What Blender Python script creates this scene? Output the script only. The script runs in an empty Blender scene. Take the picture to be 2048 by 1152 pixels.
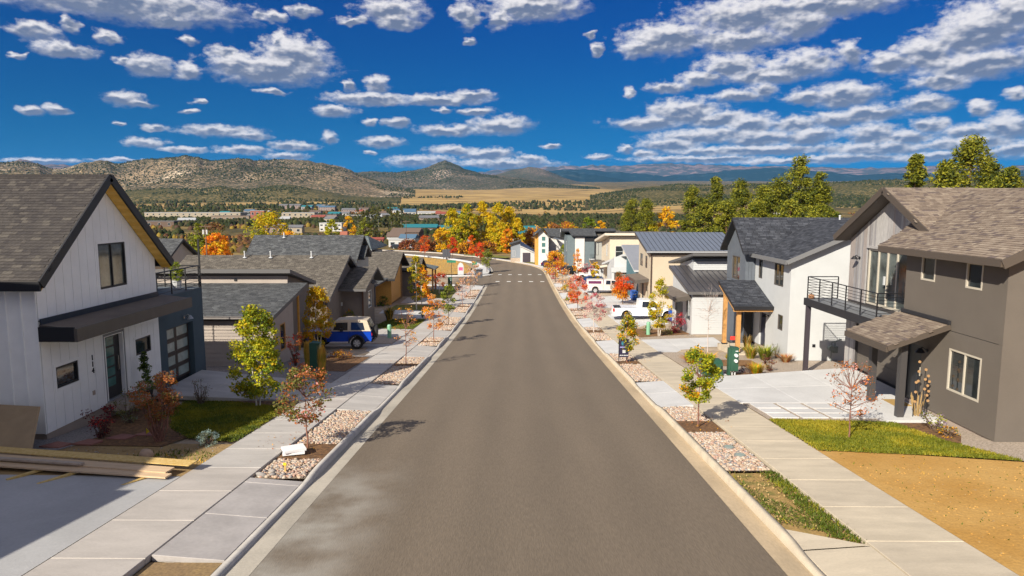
import bpy, math, random
import numpy as np
from mathutils import Vector, Matrix
rad = math.radians
sc = bpy.context.scene
COL = sc.collection
rng = np.random.default_rng(7)
random.seed(7)

# ------------------------------------------------------------------ camera
cam = bpy.data.cameras.new('camera'); camo = bpy.data.objects.new('camera', cam); COL.objects.link(camo)
cam.sensor_width = 36.0; cam.lens = 23.99; cam.clip_start = 0.1; cam.clip_end = 90000
camo.location = (0, 0, 5.2); camo.rotation_euler = (rad(90 - 6.85), 0, rad(0.588))
sc.camera = camo

# ------------------------------------------------------------------ sun, sky, exposure
SUN_EL, SUN_AZ = 32.0, 214.0            # azimuth clockwise from +Y (behind the camera, to the left)
sd = bpy.data.lights.new('sun', 'SUN'); so = bpy.data.objects.new('sun', sd); COL.objects.link(so)
sd.energy = 5.0; sd.angle = rad(0.53); sd.color = (1.0, 0.925, 0.785)
to_sun = Vector((math.sin(rad(SUN_AZ)) * math.cos(rad(SUN_EL)), math.cos(rad(SUN_AZ)) * math.cos(rad(SUN_EL)), math.sin(rad(SUN_EL))))
so.rotation_euler = to_sun.to_track_quat('Z', 'Y').to_euler(); so.location = (-60, -90, 80)
vs = sc.view_settings
vs.view_transform = 'Standard'; vs.look = 'None'; vs.gamma = 1.0; vs.use_curve_mapping = False
vs.exposure = 0.6
sc.cycles.use_denoising = True
sc.cycles.max_bounces = 6; sc.cycles.diffuse_bounces = 3; sc.cycles.volume_bounces = 0
sc.cycles.transparent_max_bounces = 6

world = bpy.data.worlds.new('World'); sc.world = world; world.use_nodes = True
world.cycles.sampling_method = 'MANUAL'; world.cycles.sample_map_resolution = 256
def build_world():
    nt = world.node_tree; N = nt.nodes; L = nt.links; N.clear()
    def n(t, **k):
        o = N.new(t)
        for a, b in k.items(): setattr(o, a, b)
        return o
    def inp(node, i, v):
        if hasattr(v, 'is_output'): L.new(v, node.inputs[i])
        else: node.inputs[i].default_value = v
    def M(op, a, b=0.0, c=0.0, clamp=False):
        o = n('ShaderNodeMath', operation=op, use_clamp=clamp); inp(o, 0, a); inp(o, 1, b); inp(o, 2, c); return o.outputs[0]
    def V(op, a, b=(0, 0, 0), c=(0, 0, 0)):
        o = n('ShaderNodeVectorMath', operation=op); inp(o, 0, a); inp(o, 1, b); inp(o, 2, c)
        return o.outputs[1] if op in ('LENGTH', 'DISTANCE', 'DOT_PRODUCT') else o.outputs[0]
    def SS(x, a, b):   # smoothstep from a to b
        o = n('ShaderNodeMapRange', interpolation_type='SMOOTHSTEP'); inp(o, 0, x); o.inputs[1].default_value = a; o.inputs[2].default_value = b; return o.outputs[0]
    def MIXC(f, a, b):
        o = n('ShaderNodeMix', data_type='RGBA'); inp(o, 0, f); inp(o, 6, a); inp(o, 7, b); return o.outputs[2]
    d = n('ShaderNodeTexCoord').outputs['Generated']
    sep = n('ShaderNodeSeparateXYZ'); L.new(d, sep.inputs[0]); X, Y, Z = sep.outputs
    # clear sky: the thick, whitish air right at the horizon is sampled a little higher up
    zl = M('ADD', M('MULTIPLY', M('MAXIMUM', Z, 0.0), 0.86), 0.14)
    cmb = n('ShaderNodeCombineXYZ'); L.new(X, cmb.inputs[0]); L.new(Y, cmb.inputs[1]); L.new(zl, cmb.inputs[2])
    sky = n('ShaderNodeTexSky', sky_type='NISHITA'); sky.sun_disc = False; sky.sun_elevation = rad(SUN_EL); sky.sun_rotation = rad(SUN_AZ)
    sky.altitude = 2000; sky.air_density = 1.0; sky.dust_density = 0.0; sky.ozone_density = 3.0
    L.new(V('NORMALIZE', cmb.outputs[0]), sky.inputs[0])
    skylow = SS(Z, 0.0, 0.30)
    tint = n('ShaderNodeMix', data_type='RGBA', blend_type='MULTIPLY'); tint.inputs[0].default_value = 1; L.new(sky.outputs[0], tint.inputs[6]); L.new(MIXC(skylow, SKY_LOW, SKY_HIGH), tint.inputs[7])
    skyc = tint.outputs[2]
    # clouds: azimuth / elevation in degrees
    az = M('MULTIPLY', M('ARCTAN2', X, Y), 180 / math.pi); el = M('MULTIPLY', M('ARCSINE', Z), 180 / math.pi)
    pc = n('ShaderNodeCombineXYZ'); L.new(az, pc.inputs[0]); L.new(el, pc.inputs[1]); P = pc.outputs[0]
    def noise(vec, scale, detail, rough=0.55, color=False):
        o = n('ShaderNodeTexNoise'); L.new(vec, o.inputs['Vector']); o.inputs['Scale'].default_value = scale
        o.inputs['Detail'].default_value = detail; o.inputs['Roughness'].default_value = rough
        return o.outputs['Color' if color else 'Fac']
    stretch = V('MULTIPLY', P, (1.0, 1.7, 1.0))
    # billows are smaller towards the horizon, where the clouds are farther
    w1 = V('SUBTRACT', noise(stretch, 0.30, 2.0, 0.5, True), (0.5, 0.5, 0.5))
    w2 = V('SUBTRACT', noise(stretch, 0.95, 2.0, 0.55, True), (0.5, 0.5, 0.5))
    grow = M('MULTIPLY_ADD', M('MAXIMUM', el, 0.0), 0.055, 0.42)
    W = V('ADD', V('MULTIPLY', w1, (2.2, 0.7, 0)), V('MULTIPLY', w2, (1.5, 0.75, 0)))
    sc1 = n('ShaderNodeVectorMath', operation='SCALE'); L.new(W, sc1.inputs[0]); L.new(grow, sc1.inputs['Scale'])
    PW = V('ADD', P, sc1.outputs[0])
    hi = SS(el, 2.5, 8.0)
    fine = M('SUBTRACT', M('MULTIPLY_ADD', M('SUBTRACT', noise(stretch, 1.05, 6.0, 0.6), noise(stretch, 2.3, 5.0, 0.6)), hi, noise(stretch, 2.3, 5.0, 0.6)), 0.5)
    bil = M('SUBTRACT', noise(stretch, 0.85, 2.5, 0.5), noise(V('ADD', stretch, (-0.2, 0.5, 0)), 0.85, 2.5, 0.5))
    above = SS(el, -0.6, 0.3)
    def bg(c, st):
        o = n('ShaderNodeBackground'); inp(o, 0, c); o.inputs[1].default_value = st; return o.outputs[0]
    def mixs(fac, a, b):
        o = n('ShaderNodeMixShader'); inp(o, 0, fac); L.new(a, o.inputs[1]); L.new(b, o.inputs[2]); return o.outputs[0]
    # broken cumulus over the unseen sky, its cover thickened for white fill light
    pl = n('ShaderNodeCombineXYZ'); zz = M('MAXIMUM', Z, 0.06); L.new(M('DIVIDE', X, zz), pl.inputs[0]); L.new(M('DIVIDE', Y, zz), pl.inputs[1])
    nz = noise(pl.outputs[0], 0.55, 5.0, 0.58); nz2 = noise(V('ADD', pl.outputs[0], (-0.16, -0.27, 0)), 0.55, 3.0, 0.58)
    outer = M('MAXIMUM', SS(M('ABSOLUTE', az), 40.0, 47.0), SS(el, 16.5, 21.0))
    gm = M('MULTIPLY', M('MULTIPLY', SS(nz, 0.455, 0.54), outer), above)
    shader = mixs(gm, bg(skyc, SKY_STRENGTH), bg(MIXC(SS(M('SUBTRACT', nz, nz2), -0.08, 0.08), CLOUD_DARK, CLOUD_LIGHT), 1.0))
    # the clouds in view, sector by sector
    def batch(clouds):
        """node group: adds a few clouds to the running (nearest distance, weight, weighted shade)"""
        t = bpy.data.node_groups.new('clouds', 'ShaderNodeTree'); itf = t.interface
        itf.new_socket('P', in_out='INPUT', socket_type='NodeSocketVector')
        for k in ('f', 'sw', 'st'): itf.new_socket(k, in_out='INPUT', socket_type='NodeSocketFloat'); itf.new_socket(k, in_out='OUTPUT', socket_type='NodeSocketFloat')
        gi = t.nodes.new('NodeGroupInput'); go = t.nodes.new('NodeGroupOutput'); PWg, f, sw, st = gi.outputs[:4]
        def ma(op, a, b=0.0, c=0.0, vec=False):
            o = t.nodes.new('ShaderNodeVectorMath' if vec else 'ShaderNodeMath'); o.operation = op
            for i, v in enumerate((a, b, c)):
                if hasattr(v, 'is_output'): t.links.new(v, o.inputs[i])
                elif i < 2 or op == 'MULTIPLY_ADD': o.inputs[i].default_value = v
            return o.outputs[1] if op in ('LENGTH', 'DISTANCE') else o.outputs[0]
        for (cx, cy, rx, ry) in clouds:
            src = ma('MULTIPLY_ADD', f, (1e-7, 0, 0), PWg, True)      # keeps the node chain sequential
            q = ma('MULTIPLY_ADD', src, (1 / rx, 1 / ry, 0), (-cx / rx, -cy / ry, 0), True)
            a = ma('LENGTH', q, (0, 0, 0), vec=True); tt = ma('SUBTRACT', a, ma('DISTANCE', q, (-0.16, 0.7, 0), vec=True))
            w = ma('POWER', ma('MAXIMUM', ma('SUBTRACT', 1.6, a), 0.0), 5.0); f = ma('MINIMUM', f, a); st = ma('MULTIPLY_ADD', w, tt, st); sw = ma('ADD', sw, w)
        for k, v in enumerate((f, sw, st)): t.links.new(v, go.inputs[k])
        return t
    edges = [-48.0, -25.0, -14.0, 3.0, 12.0, 20.0, 28.0, 50.0]
    sectors = [[c for c in CLOUDS if not (c[0] + c[2] * 1.5 + 2.2 < e0 or c[0] - c[2] * 1.5 - 2.2 > e1)] for e0, e1 in zip(edges, edges[1:])]
    trees = [[batch(cs[i:i + 8]) for i in range(0, len(cs), 8)] for cs in sectors]
    for e0, e1, ts in zip(edges, edges[1:], trees):
        f, sw, st = 9.0, 0.0, 0.0
        for t in ts:
            gnode = N.new('ShaderNodeGroup'); gnode.node_tree = t; L.new(PW, gnode.inputs[0]); inp(gnode, 1, f); inp(gnode, 2, sw); inp(gnode, 3, st); f, sw, st = gnode.outputs[:3]
        shd = M('DIVIDE', st, M('ADD', sw, 0.001))
        dens = M('MULTIPLY_ADD', shd, 1e-7, M('MULTIPLY_ADD', fine, SS(shd, -1.1, 0.3), M('MULTIPLY_ADD', fine, 0.6, M('SUBTRACT', 1.16, f))))
        mask = M('MULTIPLY', SS(dens, -0.04, 0.72), above)
        shade = M('ADD', shd, M('MULTIPLY', bil, 1.5))
        lit = M('ADD', SS(shade, -0.72, 0.18), M('MULTIPLY', M('SUBTRACT', 1.0, SS(dens, 0.1, 0.9)), 0.12), clamp=True)
        cl = mixs(M('MULTIPLY', mask, 0.97), bg(skyc, SKY_STRENGTH * (1 + 1e-7 * len(N))), bg(MIXC(lit, CLOUD_DARK, CLOUD_LIGHT), 1.0))
        inb = M('MULTIPLY', M('MULTIPLY', M('GREATER_THAN', az, e0), M('LESS_THAN', az, e1)), M('MULTIPLY', M('LESS_THAN', el, 17.5), M('GREATER_THAN', Z, 0.0)))
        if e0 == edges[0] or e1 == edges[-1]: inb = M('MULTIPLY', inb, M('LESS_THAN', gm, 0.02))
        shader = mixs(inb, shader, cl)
    out = n('ShaderNodeOutputWorld'); L.new(shader, out.inputs[0])
SKY_STRENGTH = 0.053
SKY_LOW = (0.0, 0.60, 0.86, 1); SKY_HIGH = (0.0, 0.37, 0.98, 1)
CLOUD_DARK = (0.11, 0.135, 0.205, 1); CLOUD_LIGHT = (0.60, 0.575, 0.575, 1)
CLOUDS = [
(-29.74, 13.96, 9.76, 1.3), (-34.41, 11.46, 1.64, 0.6), (-32.67, 12.12, 0.67, 0.49), (-32.92, 10.57, 1.86, 0.54), (-30.4, 11.69, 1.03, 0.43), (-26.32, 13.19, 1.67, 0.6),
(-25.23, 11.99, 0.64, 0.37), (-35.59, 9.91, 0.43, 0.23), (-27.79, 10.03, 1.64, 0.82), (-25.45, 9.81, 1.14, 0.63), (-29.36, 10.15, 0.66, 0.32), (-19.57, 10.29, 4.9, 1.21),
(-17.69, 11.41, 2.84, 1.55), (-22.06, 10.48, 1.87, 1.1), (-23.06, 11.32, 1.17, 0.5), (-18.68, 12.42, 0.62, 0.76), (-19.45, 8.69, 1.16, 0.27), (-29.52, 7.56, 1.67, 0.58),
(-28.43, 7.29, 1.02, 0.33), (-35.05, 6.35, 0.83, 0.35), (-33.54, 6.53, 0.79, 0.36), (-25.49, 7.09, 0.78, 0.17), (-24.72, 7.74, 0.79, 0.17), (-17.2, 14.63, 1.09, 0.5),
(-19.23, 14.06, 0.99, 0.5), (-13.45, 14.24, 1.42, 0.38), (-10.33, 15.03, 2.9, 1.19), (-9.56, 14.24, 1.87, 0.69), (-4.37, 14.85, 1.18, 1.04), (0.86, 15.59, 4.21, 1.28),
(-1.56, 14.59, 1.06, 0.87), (-4.19, 12.95, 0.59, 0.31), (-11.44, 9.47, 1.08, 0.73), (-13.59, 9.39, 0.57, 0.45), (-12.05, 8.46, 3.84, 0.5), (-6.46, 8.51, 4.06, 0.47),
(-4.22, 8.92, 2.14, 0.56), (-14.8, 7.53, 1.79, 0.5), (-10.03, 6.65, 1.18, 0.47), (-12.02, 6.69, 0.58, 0.37), (-1.57, 6.58, 2.76, 0.81), (-5.67, 6.16, 2.92, 0.52),
(-3.41, 7.68, 1.63, 0.33), (-6.06, 7.69, 0.77, 0.28), (-23.34, 5.63, 3.23, 0.49), (-21.22, 5.34, 1.53, 0.36), (-27.84, 5.71, 1.17, 0.3), (-29.94, 5.74, 0.36, 0.21),
(-28.27, 4.56, 1.58, 0.39), (-25.98, 4.18, 1.94, 0.26), (-21.81, 4.23, 2.14, 0.41), (-18.12, 4.71, 1.91, 0.41), (-18.53, 3.86, 1.82, 0.37), (-15.25, 5.4, 0.73, 0.56),
(-11.22, 5.13, 1.93, 0.43), (-12.15, 4.29, 0.58, 0.24), (2.54, 4.89, 1.04, 0.24), (-5.49, 4.56, 2.37, 0.43), (-2.61, 4.17, 2.6, 0.63), (-7.95, 3.66, 3.22, 0.58),
(-1.17, 3.45, 4.77, 0.49), (0.9, 3.85, 1.3, 0.39), (-34.57, 3.06, 2.61, 0.24), (-30.09, 3.28, 2.01, 0.17), (-16.1, 3.01, 1.63, 0.24), (11.62, 12.9, 3.68, 1.39),
(10.08, 12.35, 2.04, 0.79), (17.94, 14.21, 5.52, 1.65), (22.82, 14.44, 5.78, 1.2), (17.28, 12.51, 4.5, 0.93), (21.52, 13.22, 2.86, 1.02), (16.99, 10.66, 2.68, 1.13),
(21.65, 10.43, 2.69, 1.18), (19.56, 9.85, 4.04, 0.78), (25.01, 10.92, 1.03, 0.98), (12.1, 9.33, 1.62, 0.5), (14.39, 9.84, 1.98, 0.62), (9.09, 9.01, 0.58, 0.41),
(27.62, 10.21, 1.83, 0.89), (30.05, 10.53, 2.46, 1.33), (32.86, 11.63, 3.41, 1.95), (32.74, 9.43, 4.26, 1.0), (34.97, 12.56, 1.65, 1.45), (24.83, 8.09, 2.91, 1.06),
(22.12, 8.04, 1.8, 0.61), (30.78, 8.48, 2.14, 0.64), (17.44, 8.43, 2.3, 0.58), (19.25, 8.78, 1.13, 0.61), (13.32, 7.39, 3.28, 1.1), (10.61, 6.65, 3.69, 0.61),
(15.64, 6.7, 2.74, 0.73), (18.26, 6.23, 2.29, 0.99), (21.51, 6.1, 2.19, 0.66), (26.55, 6.64, 3.15, 0.68), (30.27, 7.08, 1.87, 0.61), (23.92, 6.35, 1.76, 0.65),
(35.08, 7.31, 0.73, 0.5), (33.38, 6.58, 0.82, 0.55), (30.36, 5.72, 1.13, 0.57), (15.3, 5.49, 5.44, 0.65), (12.23, 4.86, 2.85, 0.66), (19.04, 5.22, 3.01, 0.81),
(22.6, 5.25, 2.51, 0.71), (26.63, 5.22, 2.01, 1.02), (28.57, 4.88, 2.26, 0.59), (18.34, 4.33, 8.09, 0.46), (27.02, 4.13, 4.57, 0.6), (32.46, 5.12, 2.08, 0.65),
(34.69, 5.22, 1.69, 1.02), (32.52, 4.24, 3.5, 0.57), (14.59, 3.72, 6.26, 0.33), (23.72, 3.51, 7.76, 0.36), (31.69, 3.46, 5.26, 0.37), (35.61, 3.7, 1.66, 0.55),
(6.12, 12.29, 0.59, 0.62), (5.7, 13.41, 0.59, 0.35), (8.66, 4.6, 0.76, 0.38), (6.65, 4.02, 1.28, 0.24), (10.27, 4.1, 1.25, 0.33), (20.92, 3.43, 4.37, 0.27),
]
build_world()

# ------------------------------------------------------------------ helpers
PRY = np.array([-40, 0, 10, 20, 30, 40, 50, 60, 70, 80, 95, 110, 130, 150, 180, 220, 300, 420, 560, 700, 1000, 1500, 2200, 2800, 9000.])
PRZ = np.array([3.48, 0, -.87, -1.74, -2.61, -3.45, -4.2, -4.82, -5.3, -5.68, -6.1, -6.42, -6.8, -7.1, -7.4, -8.2, -11.5, -13, -12, -10, -4, 9, 36, 62, 330.])
def R(y): return float(np.interp(y, PRY, PRZ))
def G(y): return R(y) + 0.13

def add(ob, parent=None):
    COL.objects.link(ob)
    if parent is not None:
        ob.parent = parent; ob.matrix_parent_inverse = Matrix.Translation(parent.location).inverted()
    return ob
def mesh_np(verts, faces, mats, midx=None, smooth=False, uv=None):
    """faces: (n,k) array, or list of arrays of different k"""
    me = bpy.data.meshes.new('m')
    verts = np.asarray(verts, dtype=np.float32)
    if isinstance(faces, np.ndarray): faces = [faces]
    faces = [np.asarray(f, dtype=np.int32) for f in faces if len(f)]
    li = np.concatenate([f.ravel() for f in faces]); ks = np.concatenate([np.full(len(f), f.shape[1], np.int32) for f in faces])
    ls = np.concatenate([[0], np.cumsum(ks)[:-1]]).astype(np.int32)
    me.vertices.add(len(verts)); me.vertices.foreach_set('co', verts.ravel())
    me.loops.add(len(li)); me.loops.foreach_set('vertex_index', li)
    me.polygons.add(len(ks)); me.polygons.foreach_set('loop_start', ls); me.polygons.foreach_set('loop_total', ks)
    if midx is not None: me.polygons.foreach_set('material_index', np.asarray(midx, np.int32))
    if smooth: me.polygons.foreach_set('use_smooth', np.ones(len(ks), bool))
    me.update(calc_edges=True)
    for m in (mats if isinstance(mats, (list, tuple)) else [mats]): me.materials.append(m)
    return me
def ob_np(name, verts, faces, mats, parent=None, **k):
    o = bpy.data.objects.new(name, mesh_np(verts, faces, mats, **k)); return add(o, parent)

class MB:
    """collects solids that make up ONE part"""
    def __init__(s): s.v = []; s.f = []; s.m = []; s.uv = None
    def raw(s, v, f, m=0):
        o = len(s.v); s.v += [tuple(p) for p in v]; s.f += [tuple(i + o for i in q) for q in f]; s.m += [m] * len(f); return s
    def box(s, x0, x1, y0, y1, z0, z1, m=0):
        if x0 > x1: x0, x1 = x1, x0
        if y0 > y1: y0, y1 = y1, y0
        if z0 > z1: z0, z1 = z1, z0
        return s.hexa([(x0, y0, z0), (x1, y0, z0), (x1, y1, z0), (x0, y1, z0), (x0, y0, z1), (x1, y0, z1), (x1, y1, z1), (x0, y1, z1)], m)
    def hexa(s, p, m=0):
        return s.raw(p, [(3, 2, 1, 0), (4, 5, 6, 7), (0, 1, 5, 4), (1, 2, 6, 5), (2, 3, 7, 6), (3, 0, 4, 7)], m)
    def prism(s, poly, vec, m=0):
        """planar polygon extruded by vec"""
        n = len(poly); a = [Vector(p) for p in poly]; b = [p + Vector(vec) for p in a]
        nrm = Vector((0, 0, 0))
        for i in range(n): nrm += a[i].cross(a[(i + 1) % n])
        f = [tuple(range(n)), tuple(range(2 * n - 1, n - 1, -1))] + [(i, i + n, (i + 1) % n + n, (i + 1) % n) for i in range(n)]
        if nrm.dot(Vector(vec)) > 0: f = [q[::-1] for q in f]
        return s.raw(a + b, f, m)
    def tube(s, p0, p1, r0, r1=None, n=6, m=0, cap=True):
        r1 = r0 if r1 is None else r1
        p0 = Vector(p0); p1 = Vector(p1); d = (p1 - p0)
        if d.length < 1e-6: return s
        d.normalize(); u = d.orthogonal().normalized(); w = d.cross(u)
        v = []
        for p, r in ((p0, r0), (p1, r1)):
            for i in range(n):
                a = 2 * math.pi * i / n; v.append(p + (u * math.cos(a) + w * math.sin(a)) * r)
        f = [(i, (i + 1) % n, (i + 1) % n + n, i + n) for i in range(n)]
        if cap: f += [tuple(range(n - 1, -1, -1)), tuple(range(n, 2 * n))]
        return s.raw(v, f, m)
    def beam(s, p0, p1, w, h, m=0, up=(0, 0, 1)):
        p0 = Vector(p0); p1 = Vector(p1); d = (p1 - p0).normalized(); up = Vector(up)
        sd_ = d.cross(up).normalized() * (w / 2); u = sd_.cross(d).normalized() * (h / 2)
        return s.hexa([p0 - sd_ - u, p0 + sd_ - u, p1 + sd_ - u, p1 - sd_ - u, p0 - sd_ + u, p0 + sd_ + u, p1 + sd_ + u, p1 - sd_ + u], m)
    def blob(s, c, r, seed=0, m=0, nu=8, nv=5, jit=0.12):
        rr = random.Random(seed); v = []; 
        v.append((c[0], c[1], c[2] - r[2]))
        for j in range(1, nv):
            t = math.pi * j / nv - math.pi / 2
            for i in range(nu):
                a = 2 * math.pi * i / nu; k = 1 + rr.uniform(-jit, jit)
                v.append((c[0] + r[0] * k * math.cos(t) * math.cos(a), c[1] + r[1] * k * math.cos(t) * math.sin(a), c[2] + r[2] * k * math.sin(t)))
        v.append((c[0], c[1], c[2] + r[2])); top = len(v) - 1
        f = [(0, 1 + (i + 1) % nu, 1 + i) for i in range(nu)]
        for j in range(nv - 2):
            for i in range(nu):
                a = 1 + j * nu; f.append((a + i, a + (i + 1) % nu, a + nu + (i + 1) % nu, a + nu + i))
        a = 1 + (nv - 2) * nu
        f += [(a + i, a + (i + 1) % nu, top) for i in range(nu)]
        return s.raw(v, f, m)
    def mesh(s, mats, smooth=False):
        me = bpy.data.meshes.new('m'); me.from_pydata(s.v, [], s.f)
        for mm in (mats if isinstance(mats, (list, tuple)) else [mats]): me.materials.append(mm)
        if any(s.m): me.polygons.foreach_set('material_index', s.m)
        if smooth: me.polygons.foreach_set('use_smooth', [True] * len(s.f))
        me.update(); return me
    def build(s, name, mats, parent=None, smooth=False):
        return add(bpy.data.objects.new(name, s.mesh(mats, smooth)), parent)

def tag(o, label=None, cat=None, group=None, kind=None):
    if label: o['label'] = label
    if cat: o['category'] = cat
    if group: o['group'] = group
    if kind: o['kind'] = kind
    return o
def thing(name, label, cat, loc, group=None):
    o = bpy.data.objects.new(name, None); o.empty_display_size = 0.3; o.location = loc; COL.objects.link(o)
    return tag(o, label, cat, group)
def copy_tree(o, parent=None):
    c = o.copy(); COL.objects.link(c)
    if parent is not None: c.parent = parent
    for ch in [q for q in o.children]: copy_tree(ch, c)
    return c
def uv_planar(me, p0, eu, ev):
    """UV in metres along eu / ev"""
    uvl = me.uv_layers.new(name='UVMap'); d = np.empty(len(me.loops) * 2, np.float32)
    for i, l in enumerate(me.loops):
        q = me.vertices[l.vertex_index].co - p0; d[2 * i] = q.dot(eu); d[2 * i + 1] = q.dot(ev)
    uvl.data.foreach_set('uv', d)

# ------------------------------------------------------------------ materials
MATS = {}
def mat(name, col, rough=0.8, var=0.0, scale=3.0, bump=0.0, bscale=None, metal=0.0, spec=0.5, col2=None, detail=4.0, contrast=(0.35, 0.65), stretch=None, coord='Object', fine=0.0, fscale=60.0, trans=0.0, emit=None):
    if name in MATS: return MATS[name]
    m = bpy.data.materials.new(name); m.use_nodes = True; MATS[name] = m
    nt = m.node_tree; N = nt.nodes; L = nt.links; b = N['Principled BSDF']
    b.inputs['Roughness'].default_value = rough; b.inputs['Metallic'].default_value = metal
    b.inputs['Specular IOR Level'].default_value = spec
    c = (*col, 1); b.inputs['Base Color'].default_value = c
    tc = N.new('ShaderNodeTexCoord'); vec = tc.outputs[coord]
    if stretch:
        mp = N.new('ShaderNodeMapping'); mp.inputs['Scale'].default_value = stretch; L.new(vec, mp.inputs[0]); vec = mp.outputs[0]
    src = None
    if var or col2:
        nz = N.new('ShaderNodeTexNoise'); nz.inputs['Scale'].default_value = scale; nz.inputs['Detail'].default_value = detail; nz.inputs['Roughness'].default_value = 0.6
        L.new(vec, nz.inputs['Vector'])
        mr = N.new('ShaderNodeMapRange'); mr.inputs[1].default_value = contrast[0]; mr.inputs[2].default_value = contrast[1]; L.new(nz.outputs[0], mr.inputs[0])
        mx = N.new('ShaderNodeMix'); mx.data_type = 'RGBA'; L.new(mr.outputs[0], mx.inputs[0])
        a = tuple(x * (1 - var) for x in col); d = col2 if col2 else tuple(min(1, x * (1 + var)) for x in col)
        mx.inputs[6].default_value = (*a, 1); mx.inputs[7].default_value = (*d, 1); src = mx.outputs[2]
    if fine:
        nz2 = N.new('ShaderNodeTexNoise'); nz2.inputs['Scale'].default_value = fscale; nz2.inputs['Detail'].default_value = 3; L.new(vec, nz2.inputs['Vector'])
        mr2 = N.new('ShaderNodeMapRange'); mr2.inputs[1].default_value = 0.3; mr2.inputs[2].default_value = 0.7; mr2.inputs[3].default_value = 1 - fine; mr2.inputs[4].default_value = 1 + fine; L.new(nz2.outputs[0], mr2.inputs[0])
        m3 = N.new('ShaderNodeMix'); m3.data_type = 'RGBA'; m3.blend_type = 'MULTIPLY'; m3.inputs[0].default_value = 1
        if src is not None: L.new(src, m3.inputs[6])
        else: m3.inputs[6].default_value = c
        cb = N.new('ShaderNodeCombineColor'); 
        for i in range(3): L.new(mr2.outputs[0], cb.inputs[i])
        L.new(cb.outputs[0], m3.inputs[7]); src = m3.outputs[2]
    if src is not None: L.new(src, b.inputs['Base Color'])
    if bump:
        nb = N.new('ShaderNodeTexNoise'); nb.inputs['Scale'].default_value = bscale or scale * 8; nb.inputs['Detail'].default_value = 4; L.new(vec, nb.inputs['Vector'])
        bp = N.new('ShaderNodeBump'); bp.inputs['Strength'].default_value = bump; bp.inputs['Distance'].default_value = 0.03; L.new(nb.outputs[0], bp.inputs['Height']); L.new(bp.outputs[0], b.inputs['Normal'])
    if trans:
        tr = N.new('ShaderNodeBsdfTranslucent'); 
        if src is not None: L.new(src, tr.inputs[0])
        else: tr.inputs[0].default_value = c
        ms = N.new('ShaderNodeMixShader'); ms.inputs[0].default_value = trans; L.new(b.outputs[0], ms.inputs[1]); L.new(tr.outputs[0], ms.inputs[2])
        L.new(ms.outputs[0], N['Material Output'].inputs[0])
    return m
def shingle_mat(name, c1, c2, mortar=(0.03, 0.03, 0.03)):
    """laminated shingles too far off to tell apart: UVs are metres along and up the slope"""
    m = bpy.data.materials.new(name); m.use_nodes = True; nt = m.node_tree; N = nt.nodes; L = nt.links; b = N['Principled BSDF']
    b.inputs['Roughness'].default_value = 0.9; b.inputs['Specular IOR Level'].default_value = 0.2
    uv = N.new('ShaderNodeUVMap'); uv.uv_map = 'UVMap'
    br = N.new('ShaderNodeTexBrick'); br.inputs['Scale'].default_value = 1; br.inputs['Brick Width'].default_value = 0.33; br.inputs['Row Height'].default_value = 0.145
    br.inputs['Mortar Size'].default_value = 0.012; br.inputs['Color1'].default_value = (*c1, 1); br.inputs['Color2'].default_value = (*c2, 1); br.inputs['Mortar'].default_value = (*mortar, 1)
    br.offset = 0.37; br.offset_frequency = 2; br.squash = 1.3; br.squash_frequency = 3
    L.new(uv.outputs[0], br.inputs['Vector'])
    nz = N.new('ShaderNodeTexNoise'); nz.inputs['Scale'].default_value = 2.2; nz.inputs['Detail'].default_value = 6; L.new(uv.outputs[0], nz.inputs['Vector'])
    mr = N.new('ShaderNodeMapRange'); mr.inputs[1].default_value = 0.3; mr.inputs[2].default_value = 0.7; mr.inputs[3].default_value = 0.72; mr.inputs[4].default_value = 1.3; L.new(nz.outputs[0], mr.inputs[0])
    mx = N.new('ShaderNodeMix'); mx.data_type = 'RGBA'; mx.blend_type = 'MULTIPLY'; mx.inputs[0].default_value = 1; L.new(br.outputs[0], mx.inputs[6])
    cb = N.new('ShaderNodeCombineColor')
    for i in range(3): L.new(mr.outputs[0], cb.inputs[i])
    L.new(cb.outputs[0], mx.inputs[7]); L.new(mx.outputs[2], b.inputs['Base Color'])
    bp = N.new('ShaderNodeBump'); bp.inputs['Strength'].default_value = 0.5; bp.inputs['Distance'].default_value = 0.01; L.new(br.outputs[1], bp.inputs['Height']); bp.invert = True; L.new(bp.outputs[0], b.inputs['Normal'])
    MATS[name] = m; return m

asphalt = mat('asphalt', (0.160, 0.124, 0.088), 0.9, 0.06, 0.9, 0.25, 60, fine=0.14, fscale=38, detail=5, stretch=(1, .12, 1), contrast=(.3, .7))
asphalt_patch = mat('asphalt_dust', (0.27, 0.25, 0.22), 0.95, 0.2, 1.6, 0.1, 30, fine=0.1)
conc_tan = mat('concrete_tan', (0.54, 0.46, 0.345), 0.88, 0.10, 0.8, 0.12, 30, fine=0.06, fscale=18, stretch=(1, 3, 1))
conc_grey = mat('concrete_grey', (0.46, 0.43, 0.40), 0.88, 0.10, 0.7, 0.10, 30, fine=0.06, fscale=18, stretch=(1, 3, 1))
conc_new = mat('concrete_fresh', (0.40, 0.37, 0.355), 0.8, 0.12, 1.1, 0.06, 25, fine=0.05, fscale=14)
conc_pale = mat('concrete_pale', (0.56, 0.55, 0.54), 0.85, 0.08, 0.6, 0.06, 25, fine=0.05, fscale=14)
gutter_tan = mat('gutter_tan', (0.47, 0.36, 0.23), 0.9, 0.16, 0.7, 0.1, 30, fine=0.08, fscale=20, stretch=(1, .4, 1))
gutter_grey = mat('gutter_grey', (0.40, 0.36, 0.30), 0.9, 0.14, 0.7, 0.1, 30, fine=0.08, fscale=20)
paint = mat('road_paint', (0.72, 0.70, 0.66), 0.7, 0.15, 3)
dirt = mat('dirt', (0.43, 0.225, 0.045), 0.95, 0.0, 0.55, 0.5, 9, col2=(0.51, 0.30, 0.085), fine=0.14, fscale=22, detail=8)
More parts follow.
